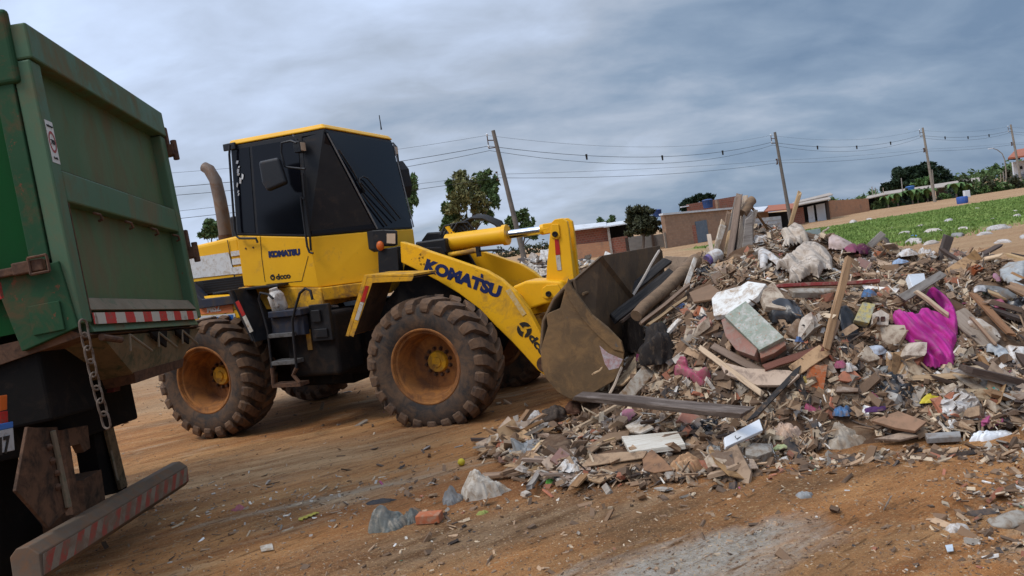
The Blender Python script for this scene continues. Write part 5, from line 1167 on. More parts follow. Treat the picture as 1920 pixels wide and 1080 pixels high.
board('plank', (1655, 438), (1630, 462), 0.08, 0.03, WD['grey'], 'grey plank end poking out of the crest before the grass', 'plank', da=9.4, db=9.3, up=Vector((0, -1, 0.3)))
board('plank', (1825, 552), (1897, 628), 0.065, 0.025, wood('wood_orange', (0.26, 0.135, 0.07), (0.2, 0.1, 0.05)), 'orange-brown plank running down the right flank beside the grey gutter', 'plank', 0.15, 0.12)
board('gutter', (1790, 584), (1862, 648), 0.15, 0.025, WD['grey'], 'wide grey-brown board lying right of the magenta cloth', 'board', 0.10, 0.09)
board('stick', (1822, 596), (1868, 648), 0.025, 0.02, WD['brown'], 'thin brown stick on the wide grey-brown board', 'stick', 0.14, 0.13)
board('plank', (1312, 652), (1428, 738), 0.045, 0.035, WD['pale'], 'narrow tan batten slanting down below the painted brick chunk', 'batten', 0.14, 0.10)
board('plank', (1335, 648), (1470, 720), 0.06, 0.03, WD['brown'], 'brown batten beside the narrow tan batten', 'batten', 0.12, 0.11)
slab('board', [(1346, 676), (1400, 690), (1480, 694), (1500, 702), (1478, 722), (1420, 722), (1360, 702)], 0.03, CB, 'wide split brown board under the painted brick chunk', 'board', 0.16)
slab('panel', [(1398, 790), (1490, 692), (1502, 684), (1497, 700), (1420, 780)], 0.02, flat('bitumen_sheet', (0.028, 0.024, 0.022), 0.7), 'thin black sheet standing on edge right of the dark purplish plank', 'sheet', 0.16)
board('plank', (1432, 690), (1545, 652), 0.055, 0.025, wood('wood_red', (0.23, 0.085, 0.05), (0.17, 0.06, 0.037)), 'reddish plank below the painted brick chunk', 'plank', 0.13, 0.13)
board('plank', (1165, 757), (1085, 802), 0.055, 0.03, WD['pale'], 'pale splintered plank lying before the left end of the dark purplish plank', 'plank', 0.09, 0.07, rag=.06)
board('slab', (1218, 694), (1168, 752), 0.13, 0.05, CC['grey'], 'grey concrete slab leaning beside the bucket lip', 'slab', 0.12, 0.10, up=Vector((-.2, -.9, .5)))
slab('board', [(1190, 668), (1177, 690), (1150, 722), (1165, 722), (1192, 700)], 0.02, WD['pale'], 'pale board stuck at the front corner of the bucket', 'board', 0.12)
board('stick', (1166, 690), (1142, 742), 0.022, 0.02, WD['pale'], 'thin stick leaning on the bucket side plate', 'stick', da=6.75, db=6.7)
board('pole', (1236, 470), (1188, 552), 0.03, 0.02, surf('pale_lath', (0.42, 0.36, 0.30), (0.34, 0.29, 0.24), bmp=.2), 'thin pale lath standing in the bucket', 'lath', da=8.0, db=7.8)
RND = surf('round_timber', (0.23, 0.15, 0.088), (0.17, 0.105, 0.062), (0.10, 0.068, 0.045), 0.4, 0.85, scale=3, bmp=0.4, stretch=(.5, 5, 5))
def pole(name, a, b, r0, r1, mat, label, cat, da, db, wob=0.008):
    A, B = at(*a, da), at(*b, db); c = (A+B)/2; P = [A.lerp(B, i/7)+Vector((random.uniform(-wob, wob), random.uniform(-wob, wob), random.uniform(-wob, wob)))-c for i in range(8)]
    k = MB(); k.tube(P, [r0+(r1-r0)*i/7 for i in range(8)], 12); o = k.build(name, mat, None, smooth=True); o.location = c; return tag(o, label, cat)
pole('pole', (1306, 487), (1192, 592), 0.075, 0.06, RND, 'thick brown timber slanting out of the bucket', 'timber', 8.3, 7.3)
board('plank', (1256, 514), (1150, 598), .11, .05, wood('tarred_wood', (.026, .022, .020), (.044, .037, .032), (.12, .09, .065), .35), 'wide tarred plank lying in the bucket', 'plank', da=8.2, db=7.7, up=Vector((.2, -.8, .7)), rag=.05)
board('plank', (1250, 490), (1128, 588), .10, .05, bpy.data.materials['tarred_wood'], 'upper tarred plank lying deeper in the bucket', 'plank', da=8.6, db=8.1, up=Vector((.2, -.8, .7)), rag=.05)
board('plank', (1252, 528), (1165, 604), .05, .03, WD['dark'], 'dark batten below the tarred planks in the bucket', 'batten', da=8.0, db=7.4)
board('board', (1304, 484), (1283, 545), 0.045, 0.02, PL['white'], 'narrow white strip standing at the mouth of the bucket', 'board', da=7.7, db=7.5, up=Vector((.2, -1, .2)))
board('plank', (1292, 535), (1200, 608), 0.06, 0.03, WD['brown'], 'brown plank below the thick timber at the bucket mouth', 'plank', da=7.4, db=7.0)
board('plank', (1285, 560), (1215, 610), 0.05, 0.025, WD['pale'], 'tan plank below the thick timber at the bucket mouth', 'plank', da=7.2, db=6.9)
slab('cardboard_sheet', [(1246, 480), (1300, 482), (1296, 505), (1262, 520), (1250, 505)], 0.012, CB, 'torn tan sheet behind the timber at the far end of the bucket', 'sheet', depth=8.9)
board('plank', (1275, 600), (1250, 625), 0.05, 0.03, PL['white'], 'short white board end below the bucket timber', 'board', 0.12, 0.12)
slab('cardboard_sheet', [(1292, 548), (1332, 532), (1350, 545), (1338, 560), (1300, 566)], 0.02, flat('brown_box', (0.20, 0.12, 0.07), 0.85), 'flat brown panel right of the bucket mouth', 'panel', 0.14)
# charred stump and black mass beside the bucket
STUMP = surf('shredded_bark', (0.045, 0.034, 0.028), (0.075, 0.055, 0.042), (0.15, 0.105, 0.07), 0.32, 0.95, scale=9, bmp=1.0, bscale=18, stretch=(3, 3, 0.8))
bag('stump', 1190, 648, 0.15, STUMP, 'dark shredded stump standing in front of the bucket edge', 'stump', 1.5, 0.7, 0.05, sc=(.65, .75, 1.35))
bag('tangle', 1236, 668, 0.16, surf('black_tangle', (.018, .015, .014), (.035, .028, .024), (.10, .07, .045), .3, .95, scale=9, bmp=1.0, bscale=18), 'black tangled clump beside the dark shredded stump', 'tangle', 1.2, 0.8, 0.04, sc=(.6, .8, 1.1))
bag('root_ball', 1040, 783, 0.11, STUMP, 'round fibrous root ball on the ground below the bucket', 'root ball', 0.9, 0.7, 0.03, sc=(.8, .8, .9))
bag('root_ball', 1075, 768, 0.11, flat('red_brown_clod', (0.10, 0.048, 0.03), 0.95), 'reddish clod beside the round root ball', 'clod', 0.8, 0.6, 0.03, sc=(.7, .8, .9))
# upright bundle on the crest
dB = 9.0
for i, (a, b, w_, c, lb) in enumerate((((1386, 366), (1368, 482), .075, 'brown', 'tallest brown plank of the upright bundle on the crest'), ((1397, 370), (1383, 496), .06, 'pale', 'pale plank just right of the tallest in the upright bundle'), ((1376, 392), (1360, 480), .05, 'pale', 'thin pale plank left of the tallest in the upright bundle'), ((1403, 392), (1402, 470), .12, 'grey', 'wide greyed board at the right of the upright bundle'), ((1356, 415), (1340, 478), .06, 'pale', 'short pale plank at the left of the upright bundle'), ((1411, 440), (1384, 484), .05, 'brown', 'brown plank leaning against the upright bundle from the right'))):
    board('plank', a, b, w_, .03, WD[c], lb, 'plank', da=dB+.1*(i % 3), db=dB-.15+.05*i, up=Vector((.1*(i-2), -1, .1)), rag=.04)
for a_, b_q, w_, c_q, lb_ in (((1380, 372), (1358, 478), .035, 'grey', 'thin grey lath between the planks of the upright bundle'), ((1392, 378), (1376, 492), .04, 'dark', 'dark lath in the middle of the upright bundle'), ((1350, 432), (1346, 480), .05, 'grey', 'short grey board low at the left of the upright bundle'), ((1416, 398), (1396, 478), .045, 'pale', 'pale lath at the right side of the upright bundle'), ((1367, 400), (1352, 482), .06, 'brown', 'brown board left of the tallest plank of the upright bundle')):
    board('plank', a_, b_q, w_, .02, WD[c_q], lb_, 'plank', da=dB+.15, db=dB+.02, up=Vector((.1, -1, .1)), rag=.05)
slab('slab', [(1352, 420), (1362, 424), (1346, 474), (1338, 472)], 0.05, PL['white'], 'narrow white slab leaning at the left of the upright bundle', 'slab', depth=8.9)
slab('panel', [(1398, 412), (1410, 402), (1412, 462), (1390, 486)], 0.03, WD['grey'], 'tall grey panel at the right edge of the upright bundle', 'panel', depth=8.85)
pole('log', (1411, 374), (1392, 400), 0.055, 0.06, RND, 'rounded log end jutting up beside the upright bundle', 'log', 9.1, 9.0)
board('stick', (1409, 388), (1442, 432), 0.03, 0.025, WD['brown'], 'brown stick slanting right from the upright bundle', 'stick', da=9.2, db=9.5)
board('stick', (1499, 362), (1481, 425), 0.05, 0.04, WD['pale'], 'lone pale stake standing on the crest by the utility pole', 'stake', da=9.9, db=9.9, up=Vector((0, -1, .1)), rag=.05)
board('plank', (1329, 440), (1336, 478), 0.05, 0.02, WD['pale'], 'short light stake left of the white jar on the crest', 'stake', da=9.0, db=8.9)
# cloths
drape('magenta_cloth', [(1742, 540), (1757, 541), (1776, 556), (1792, 580), (1797, 605), (1794, 636), (1786, 650), (1790, 668), (1787, 679), (1764, 681), (1750, 690), (1738, 686), (1728, 672), (1722, 656), (1712, 648), (1700, 634), (1684, 614), (1671, 592), (1676, 586), (1700, 585), (1712, 589), (1730, 580), (1750, 583), (1770, 592), (1768, 575), (1752, 560), (1732, 552)], MAG, 'large bright magenta cloth hanging in folds down the right side of the heap', 'cloth', 0.08, 0.12, 0.85, 0.09, 2, 1, stretch=9)
drape('beige_cloth', [(1485, 470), (1505, 455), (1530, 456), (1548, 462), (1562, 482), (1560, 505), (1545, 500), (1535, 520), (1520, 505), (1505, 522), (1480, 530), (1478, 505), (1450, 500), (1462, 488)], CL['beige'], 'big beige cloth bunched in folds below the crest', 'cloth', 0.10, 0.14, 1.1, 0.10, 2, 2, stretch=8)
drape('cloth', [(1462, 430), (1490, 418), (1504, 420), (1514, 436), (1518, 455), (1500, 450), (1480, 456), (1465, 462), (1470, 446)], surf('cream_cloth', (0.50, 0.42, 0.33), (0.42, 0.34, 0.26), (0.22, 0.15, 0.1), 0.4, 0.95, scale=5, bmp=.2), 'cream cloth peaked over the top of the heap by the utility pole', 'cloth', 0.12, 0.13, 0.9, 0.10, 2, 3, stretch=8)
drape('cloth', [(1550, 444), (1562, 436), (1590, 446), (1602, 456), (1590, 468), (1570, 470), (1552, 462)], surf('pale_pink_cloth', (0.50, 0.38, 0.33), (0.44, 0.32, 0.27), (0.24, 0.16, 0.11), 0.4, 0.95, scale=5, bmp=.2), 'pale pinkish cloth with a red spot on the crest', 'cloth', 0.10, 0.06, 0.3, 0.10, 3, 4)
drape('cloth', [(1578, 460), (1600, 452), (1612, 460), (1606, 470), (1590, 472)], CL['pink'], 'pink cloth beside the maroon cloth on the crest', 'cloth', 0.12, 0.06, 0.3, 0.10, 3, 5)
drape('cloth', [(1604, 456), (1620, 452), (1632, 462), (1628, 474), (1608, 474)], flat('maroon_cloth', (0.09, 0.012, 0.04), 0.9), 'maroon cloth at the right end of the crest by the grass', 'cloth', 0.12, 0.06, 1.3, 0.10, 3, 6)
drape('cloth', [(1262, 690), (1275, 672), (1290, 674), (1292, 690), (1312, 698), (1330, 692), (1334, 708), (1318, 722), (1300, 712), (1280, 705), (1266, 708)], surf('crimson_cloth', (0.30, 0.035, 0.085), (0.40, 0.13, 0.16), (0.2, 0.12, 0.09), 0.5, 0.9, scale=9, bmp=.2), 'crumpled crimson and pink cloth halfway down before the bucket', 'cloth', 0.06, 0.13, 0.5, 0.08, 2, 7, stretch=8)
drape('cloth', [(1160, 775), (1172, 762), (1190, 766), (1194, 778), (1180, 784)], CL['pink'], 'small pink cloth beside the pale splintered plank', 'cloth', 0.06, 0.05, 0.5, 0.08, 3, 8)
drape('sheet', [(1418, 470), (1430, 462), (1448, 470), (1470, 492), (1490, 498), (1488, 510), (1462, 500), (1442, 480), (1436, 500), (1424, 498)], BG['white'], 'torn white plastic trailing below the cream cloth', 'plastic', 0.10, 0.07, 0.9, 0.08, 3, 9)
drape('black_bag', [(1440, 566), (1462, 556), (1490, 562), (1506, 578), (1512, 600), (1492, 606), (1470, 600), (1448, 606), (1440, 590)], BG['black'], 'shiny black bin bag right of the painted brick chunk', 'bin bag', 0.06, 0.08, 0.6, 0.09, 3, 10)
drape('black_bag', [(1568, 575), (1590, 570), (1606, 590), (1612, 620), (1596, 640), (1578, 628), (1570, 600)], BG['black'], 'black bin bag just right of the steep pale plank', 'bin bag', 0.06, 0.08, 1.4, 0.09, 3, 11)
drape('plastic_sheet', [(1825, 535), (1842, 530), (1868, 533), (1892, 540), (1908, 552), (1898, 560), (1868, 556), (1850, 548), (1826, 544)], CL['grey'], 'grey and white sheeting on the right flank of the heap', 'sheeting', 0.13, 0.07, 0.2, 0.10, 3, 12)
drape('plastic_sheet', [(1826, 532), (1850, 530), (1852, 546), (1834, 548), (1822, 543)], BG['white'], 'white bag at the left end of the grey sheeting', 'bag', 0.18, 0.04, 0.2, 0.10, 3, 13)
drape('plastic_sheet', [(1872, 502), (1892, 490), (1925, 484), (1925, 545), (1905, 540), (1890, 526), (1876, 520)], surf('pale_grey_sheet', (0.36, 0.36, 0.34), (0.28, 0.28, 0.26), (0.2, 0.14, 0.09), .35, .5, scale=5, bmp=.1), 'pale grey sheet draped at the right edge of the heap', 'sheet', 0.12, 0.10, 0.8, 0.12, 3, 14)
drape('cloth', [(1858, 558), (1880, 556), (1888, 572), (1880, 588), (1868, 584), (1862, 570)], flat('dusty_rose_cloth', (0.34, 0.09, 0.13), 0.9), 'dusty rose cloth under the grey sheeting', 'cloth', 0.10, 0.06, 1.2, 0.08, 3, 15)
drape('cloth', [(1858, 510), (1868, 506), (1878, 518), (1874, 526), (1864, 522)], CL['pink'], 'bright pink scrap left of the pale grey sheet', 'cloth', 0.10, 0.05, 1.2, 0.08, 3, 16)
NEWS = surf('newsprint', (0.46, 0.46, 0.43), (0.12, 0.14, 0.17), (0.3, 0.25, 0.19), 0.3, 0.7, scale=22, bmp=.1)
drape('newspaper', [(1846, 642), (1862, 640), (1888, 650), (1900, 668), (1884, 668), (1862, 660), (1850, 660)], NEWS, 'crumpled printed paper low on the right flank', 'paper', 0.09, 0.05, 0.4, 0.10, 3, 17)
drape('plastic_sheet', [(1882, 642), (1925, 646), (1925, 684), (1900, 680), (1890, 664)], BG['white'], 'white plastic sheet right of the printed paper', 'plastic', 0.09, 0.05, 0.4, 0.10, 3, 18)
drape('plastic_sheet', [(1808, 598), (1840, 594), (1868, 612), (1880, 632), (1850, 622), (1820, 606)], PL['white'], 'white panel scrap between the wide board and the orange-brown plank', 'panel', 0.11, 0.03, 0.4, 0.12, 3, 19)
# white slab and painted brick chunk
slab('plaster_slab', [(1334, 560), (1344, 548), (1388, 536), (1402, 527), (1436, 532), (1420, 556), (1398, 572), (1372, 588), (1338, 592)], 0.05, surf('white_plaster', (0.66, 0.64, 0.59), (0.58, 0.55, 0.49), (0.30, 0.20, 0.12), 0.42, 0.85, scale=8, bmp=.3), 'large broken white plaster slab in the middle of the heap', 'slab', 0.17)
ck = empty('brick_chunk', loc=hit(1415, 610, 0.1), label='broken wall chunk with painted green-grey face and bare red bricks behind', cat='wall chunk')
def childslab(poly, t, mat, nm, lift, off=(0, 0, 0)):
    o = slab(nm, poly, t, mat, None, None, lift=lift); o.location = o.location-ck.location+Vector(off); o.parent = ck
    return o
PAINT = surf('flaking_paint', (0.30, 0.29, 0.235), (0.20, 0.245, 0.185), (0.46, 0.43, 0.38), 0.42, 0.8, scale=9, bmp=.2, chip=(0.34, 0.155, 0.09), chip_amt=.60)
childslab([(1358, 592), (1398, 564), (1470, 632), (1424, 656)], 0.07, PAINT, 'painted_face', 0.26)
childslab([(1352, 600), (1360, 596), (1420, 654), (1414, 668), (1380, 656), (1360, 630)], 0.10, BR, 'brick_side', 0.20)
childslab([(1424, 658), (1470, 634), (1474, 646), (1452, 662), (1426, 672)], 0.08, BR, 'brick_side', 0.19)
slab('slab', [(1432, 540), (1450, 528), (1478, 566), (1474, 580), (1436, 574), (1428, 556)], 0.06, CC['beige'], 'beige slab fragment between the white plaster slab and the bin bag', 'slab', 0.15)
slab('box', [(1703, 514), (1733, 512), (1738, 536), (1712, 540)], 0.06, surf('white_tray', (0.66, 0.66, 0.65), (0.6, 0.6, 0.59), (0.35, 0.28, 0.2), .2, .4, scale=8, bmp=0), 'small white tray behind the grey slanting plank', 'tray', 0.17)
YB_ = surf('printed_yellow_card', (0.48, 0.36, 0.08), (0.28, 0.30, 0.27), (0.16, 0.13, 0.09), .35, .7, scale=28, bmp=.1)
slab('carton', [(1618, 566), (1642, 570), (1630, 606), (1602, 600)], 0.07, YB_, 'yellow printed carton with grey marks left of the block', 'carton', 0.17)
kb = slab('block', [(1636, 588), (1652, 580), (1668, 590), (1666, 610), (1634, 608)], 0.09, CC['beige'], 'beige hollow block with two dark holes beside the yellow carton', 'block', 0.17)
for q in ([(1642, 593), (1649, 593), (1649, 602), (1642, 602)], [(1652, 593), (1660, 593), (1660, 602), (1652, 602)]):
    o = slab('hole', q, 0.03, flat('hole_dark%d' % q[0][0], (0.05, 0.02, 0.015), 0.9), None, None, 0.178); o.location -= kb.location; o.parent = kb
slab('tile', [(1608, 668), (1626, 646), (1652, 672), (1630, 678)], 0.03, CC['beige'], 'beige triangular fragment below the black bin bag', 'fragment', 0.12)
bag('cup', 1641, 660, 0.055, flat('blue_white_cup', (0.42, 0.45, 0.50), 0.5), 'pale blue-white lump beside the beige triangular fragment', 'lump', 0.9, 0.2, 0.07)
bag('cup', 1666, 670, 0.045, BG['white'], 'small white ball right of the pale blue-white lump', 'ball', 0.9, 0.15, 0.06)
slab('fragment', [(1566, 712), (1580, 696), (1600, 692), (1616, 708), (1592, 716)], 0.07, flat('salmon_plaster', (0.42, 0.165, 0.095), 0.9), 'salmon-coloured plaster fragment low in the middle', 'fragment', 0.13)
bag('bag', 1592, 692, 0.06, BG['white'], 'white scrap behind the salmon-coloured fragment', 'plastic', 0.8, 0.4, 0.08)
bag('bag', 1575, 686, 0.05, CL['pink'], 'pink scrap behind the salmon-coloured fragment', 'scrap', 0.8, 0.5, 0.08)
jr = empty('jar', loc=at(1338, 482, 8.75), label='white jar with purple cap lying at the foot of the upright bundle', cat='jar'); jr.rotation_euler = (0, R(75), R(20))
k = MB(); k.lathe([(-0.06, 0), (-0.06, 0.07), (-0.05, 0.08), (0.07, 0.08), (0.10, 0.06)], (0, 0, 0), (0, 0, 1), 20); k.build('jar_body', BG['white'], jr, smooth=True)
k = MB(); k.lathe([(-0.10, 0.0), (-0.10, 0.062), (-0.062, 0.064)], (0, 0, 0), (0, 0, 1), 20); k.build('cap', flat('purple_cap', (0.14, 0.10, 0.26), 0.5), jr, smooth=True)
bag('bag', 1428, 452, 0.10, BG['white'], 'white bag on the crest right of the upright bundle', 'bag', 0.7, 0.5, 0.05)
slab('crate', [(1514, 432), (1538, 428), (1540, 442), (1518, 446)], 0.1, flat('pale_green_plastic', (0.30, 0.36, 0.33), 0.5), 'pale green box at the back of the crest before the grass', 'box', depth=9.8)
board('board', (1541, 436), (1553, 428), .05, .02, PL['white'], 'small white board standing right of the pale green box', 'board', da=9.9, db=9.9)
bag('bag', 1700, 478, 0.12, BG['white'], 'white bag with a dark mark on the crest left of the dark post', 'bag', 0.6, 0.5, 0.05)
bag('bag', 1688, 492, 0.08, flat('light_blue_plastic', (0.28, 0.36, 0.48), 0.4), 'light blue bag below the white bag with a dark mark', 'bag', 0.6, 0.5, 0.05)
bag('bag', 1628, 553, 0.06, flat('blue_plastic', (0.07, 0.16, 0.30), 0.4, amt=.5), 'blue plastic scrap above the yellow carton', 'plastic', 0.8, 0.5, 0.10)
# front foot of the heap
slab('foam_slats', [(1165, 818), (1270, 808), (1285, 832), (1180, 846)], 0.04, surf('grooved_white', (0.62, 0.58, 0.50), (0.54, 0.48, 0.38), (0.30, 0.2, 0.12), .32, .8, scale=5, bmp=.9, bscale=5, stretch=(.3, 9, 9)), 'grooved off-white panel lying flat at the foot of the heap', 'panel', 0.09)
slab('panel', [(1172, 798), (1200, 784), (1225, 800), (1200, 812), (1180, 808)], 0.02, PL['white'], 'curved white scrap behind the grooved off-white panel', 'scrap', 0.10)
DW = surf('white_laminate', (0.72, 0.72, 0.71), (0.68, 0.68, 0.67), (0.45, 0.37, 0.28), .15, .35, scale=6, bmp=0)
dr = slab('drawer_front', [(1358, 820), (1361, 838), (1431, 806), (1424, 785)], 0.03, DW, 'clean white drawer front with a slim dark handle outline at the heap foot', 'drawer front', 0.14)
def onslab(o, polyc):
    pass
k = MB(); n_ = None
P4 = [hit(px, py, 0.15) for px, py in ((1378, 818), (1403, 806), (1402, 812), (1381, 823))]
c4 = sum(P4, Vector())/4
k.tube([P4[0]-dr.location, P4[1]-dr.location, P4[2]-dr.location, P4[3]-dr.location, P4[0]-dr.location], 0.0025, 5); o = k.build('handle', BLKT, dr)
slab('cardboard_sheet', [(1086, 876), (1110, 852), (1150, 848), (1214, 845), (1206, 858), (1140, 868)], .012, CB, 'folded brown cardboard lying at the front of the heap', 'cardboard', .07)
slab('cardboard_sheet', [(1120, 876), (1160, 868), (1212, 858), (1196, 876), (1140, 886)], .01, flat('dark_card', (.24, .14, .075), .85), 'darker lower flap of the folded brown cardboard', 'cardboard', .04)
slab('cardboard_sheet', [(1204, 856), (1222, 842), (1246, 862), (1262, 880), (1226, 886), (1206, 880)], .012, surf('wet_cardboard', (0.27, 0.14, 0.07), (0.19, 0.10, 0.052), (.1, .06, .04), .35, .8, scale=6, bmp=.2), 'dark wet cardboard right of the folded brown cardboard', 'cardboard', .07)
heap('paper_bag', 1254, 1330, 846, 888, surf('printed_tan_paper', (0.46, 0.28, 0.15), (0.40, 0.22, 0.11), (0.32, 0.05, 0.035), .18, .8, scale=8, bmp=.2), 'crumpled tan paper with red print at the heap foot', 'paper', .6, .7, .3, -.3)
slab('cardboard_sheet', [(1098, 838), (1140, 812), (1182, 806), (1178, 818), (1130, 832), (1106, 850)], 0.015, flat('grey_brown_card', (0.25, 0.16, 0.095), .85), 'brown strip of cardboard left of the grooved panel', 'cardboard', 0.06)
slab('rock', [(1398, 838), (1412, 830), (1446, 832), (1448, 846), (1420, 856), (1398, 852)], 0.08, CC['grey'], 'smooth grey stone right below the drawer front', 'stone', 0.08)
bag('bag', 1466, 838, 0.05, flat('yellow_green_pack', (0.45, 0.47, 0.22), .4), 'yellow-green packet right of the smooth grey stone', 'packet', .5, .3, .02, sc=(1.2, .7, .8))
heap('bundle', 1446, 1516, 786, 828, surf('peach_cloth', (0.52, 0.35, 0.235), (0.44, 0.32, 0.25), (.22, .15, .1), .35, .9, scale=8, bmp=.2), 'peach coloured bundle right of the drawer front', 'bundle', .7, .6, .2)
heap('dirty_bag', 1546, 1640, 786, 840, surf('muddy_plastic', (0.40, 0.34, 0.265), (0.30, 0.24, 0.175), (0.20, 0.13, 0.075), .45, .5, scale=8, bmp=.15), 'muddy translucent bag lying at the edge of the track', 'bag', .6, .5, .2, .1)
slab('board', [(1634, 788), (1684, 770), (1738, 790), (1716, 808), (1680, 802)], 0.025, flat('fibreboard', (0.30, 0.17, 0.10), .85), 'flat reddish-brown board right of the muddy bag', 'board', 0.10)
slab('board', [(1638, 822), (1700, 808), (1722, 816), (1690, 824)], 0.02, CB, 'narrow tan board at the track edge under the reddish-brown board', 'board', 0.05)
slab('board', [(1734, 812), (1800, 808), (1802, 818), (1738, 822)], 0.04, PL['grey'], 'grey board lying right of the reddish-brown board', 'board', 0.06)
heap('white_bag', 1818, 1914, 799, 824, surf('clean_white_plastic', (0.74, 0.74, 0.73), (0.68, 0.68, 0.67), (.4, .32, .24), .18, .4, scale=7, bmp=.05), 'bright white plastic bag stretched out at the edge of the track', 'bag', .3, .5, .1, -.4)
bag('packet', 1748, 750, 0.075, flat('yellow_packet', (0.56, 0.44, 0.035), .4), 'bright yellow packet low on the right of the heap', 'packet', .6, .35, .04, sc=(1.2, .7, .9))
k = MB(); c = hit(1860, 742, .05); k.tube([Vector((.05*math.cos(a), .02*math.sin(a)*0.4, .05*math.sin(a))) for a in [0.3+i*4.4/11-1.9 for i in range(12)]], .018, 8); o = k.build('toy_ring', flat('turquoise_plastic', (0.04, 0.30, 0.24), .4), None, smooth=True); o.location = c; tag(o, 'turquoise curved plastic piece at the right of the heap', 'plastic piece')
bag('bag', 1580, 775, 0.06, flat('bright_blue_plastic', (0.05, 0.14, 0.28), .4, amt=.5), 'bright blue plastic scrap low above the muddy bag', 'plastic', .8, .5, .05)
bag('bag', 1522, 766, 0.06, CL['pink'], 'pink scrap low on the heap left of the blue plastic', 'scrap', .7, .5, .04)
bag('bag', 1640, 768, 0.06, flat('purple_cloth', (0.08, 0.03, 0.10), .9), 'dark purple scrap above the reddish-brown board', 'scrap', .6, .6, .03, sc=(1.5, .8, .7))
slab('slab', [(1765, 726), (1806, 710), (1808, 720), (1774, 738)], 0.05, CC['beige'], 'beige slab fragment above the yellow packet', 'slab', .10)
slab('slab', [(1784, 690), (1832, 684), (1862, 700), (1850, 716), (1800, 712)], 0.06, CC['beige'], 'broad beige mortar slab below the magenta cloth', 'slab', .11)
# tongue of rubbish on the left
heap('cloth_heap', 862, 962, 872, 938, surf('dirty_white_cloth', (0.52, 0.465, 0.385), (0.42, 0.36, 0.285), (.22, .145, .085), .42, .9, scale=7, bmp=.25, bscale=60), 'dirty white cloth heap lying on the dirt left of the rubbish', 'cloth', .7, .5, .2, -.35)
heap('cloth_heap', 822, 872, 908, 948, CL['grey'], 'grey crumpled cloth at the left of the dirty white cloth heap', 'cloth', .8, .6, .5)
heap('grey_bag', 686, 764, 938, 1000, surf('grey_green_plastic', (0.19, 0.19, 0.165), (0.09, 0.10, 0.088), (.34, .29, .225), .42, .45, scale=9, bmp=.1), 'crumpled grey-green bag lying alone on the dirt', 'bag', .7, .6, .3, -.15)
heap('grey_bag', 752, 792, 946, 984, bpy.data.materials['grey_green_plastic'], 'small grey crumple between the grey-green bag and the red brick', 'bag', .7, .7, .9)
bag('scrap', 712, 941, 0.10, CL['dark'], 'flat black scrap behind the grey-green bag', 'scrap', .15, .6, .0, sc=(1.2, .6, .5))
k = MB(); k.box((-.085, -.05, -.03), (.085, .05, .03)); o = k.build('brick', BR, None, bevel=.006); o.location = onz(805, 983)+Vector((0, .05, .03)); o.rotation_euler = (0, 0, R(-12)); tag(o, 'single red brick beside the grey-green bag', 'brick')
k = MB(); k.ball((0, 0, 0), .032, 16); o = k.build('lemon', flat('lemon_skin', (0.55, 0.42, 0.03), .5, (.3, .2, .06), .2), None, smooth=True); o.location = onz(866, 873)+Vector((0, 0, .03)); tag(o, 'small yellow fruit lying on the dirt', 'fruit')
bag('scrap', 447, 955, .055, flat('pink_red_scrap', (0.36, 0.12, 0.13), .8), 'pink-red scrap on the dirt before the rear wheel', 'scrap', .6, .5, .0)
slab('paper', [(487, 1024), (510, 1018), (513, 1030), (490, 1034)], .004, PL['white'], 'white paper square on the dirt near the truck', 'paper', .012, bev=.001)
drape('cord', [(556, 970), (596, 956), (602, 961), (562, 976)], flat('yellow_strip', (.42, .33, .05), .6), 'yellow plastic strip on the dirt before the loader', 'strip', .015, .02, .2, .1, 3, 28, thick=.004)
bag('scrap', 1031, 903, .035, flat('green_scrap', (0.10, .34, .05), .5), 'tiny bright green scrap at the foot of the heap', 'scrap', .7, .4, .0)
bag('scrap', 905, 962, .045, flat('olive_leaf', (0.24, .25, .06), .7), 'olive green leaf by the dirty white cloth heap', 'leaf', .25, .4, .0)
bag('stone', 1893, 978, .075, CC['grey'], 'rounded grey stone at the lower right track edge', 'stone', .5, .15, .0)
slab('scrap', [(1772, 1022), (1786, 1020), (1788, 1032), (1776, 1034)], .005, flat('shiny_foil', (.5, .55, .58), .3), 'shiny foil scrap on the lower right dirt', 'foil', .02, bev=.001)
bag('scrap', 1795, 992, .06, BG['white'], 'white and black scrap at the lower right track edge', 'scrap', .35, .5, .0)
bag('scrap', 1508, 930, .05, BG['grey'], 'grey plastic cup crushed into the middle of the track', 'cup', .4, .4, .0)
# sign scrap caught on the bucket
o = slab('poster_scrap', [(1124, 648), (1131, 654), (1140, 662), (1168, 674), (1160, 690), (1142, 694), (1134, 682)], .004, surf('torn_poster', (.50, .47, .46), (.40, .16, .14), (.25, .2, .17), .3, .6, scale=24, bmp=0), 'torn white and red sticker scrap caught on the bucket side', 'scrap', depth=6.66)
board('stick', (1112, 702), (1130, 690), .025, .015, WD['pale'], 'short pale stick caught on the bucket side', 'stick', da=6.70, db=6.68)
drape('dirt_clump', [(1010, 832), (1030, 812), (1056, 812), (1075, 830), (1060, 850), (1030, 852)], SOIL, 'brown tangle of roots and soil at the left foot of the heap', 'clump', .06, .06, .3, .08, 3, 29)
LMI3 = LM.inverted()
def blocked(x, y):   # keep the loader's own footprint clear
    p = LMI3 @ Vector((x, y, 0.4)); return (-2 < p.x < 4.9 and abs(p.y) < 1.36)
def tilt(nr, amount):
    v = (nr+Vector((random.gauss(0, amount), random.gauss(0, amount), 0))).normalized()
    return Vector((0, 0, 1)).rotation_difference(v) @ Quaternion((0, 0, 1), random.random()*6.283)
UMAX = [1010]
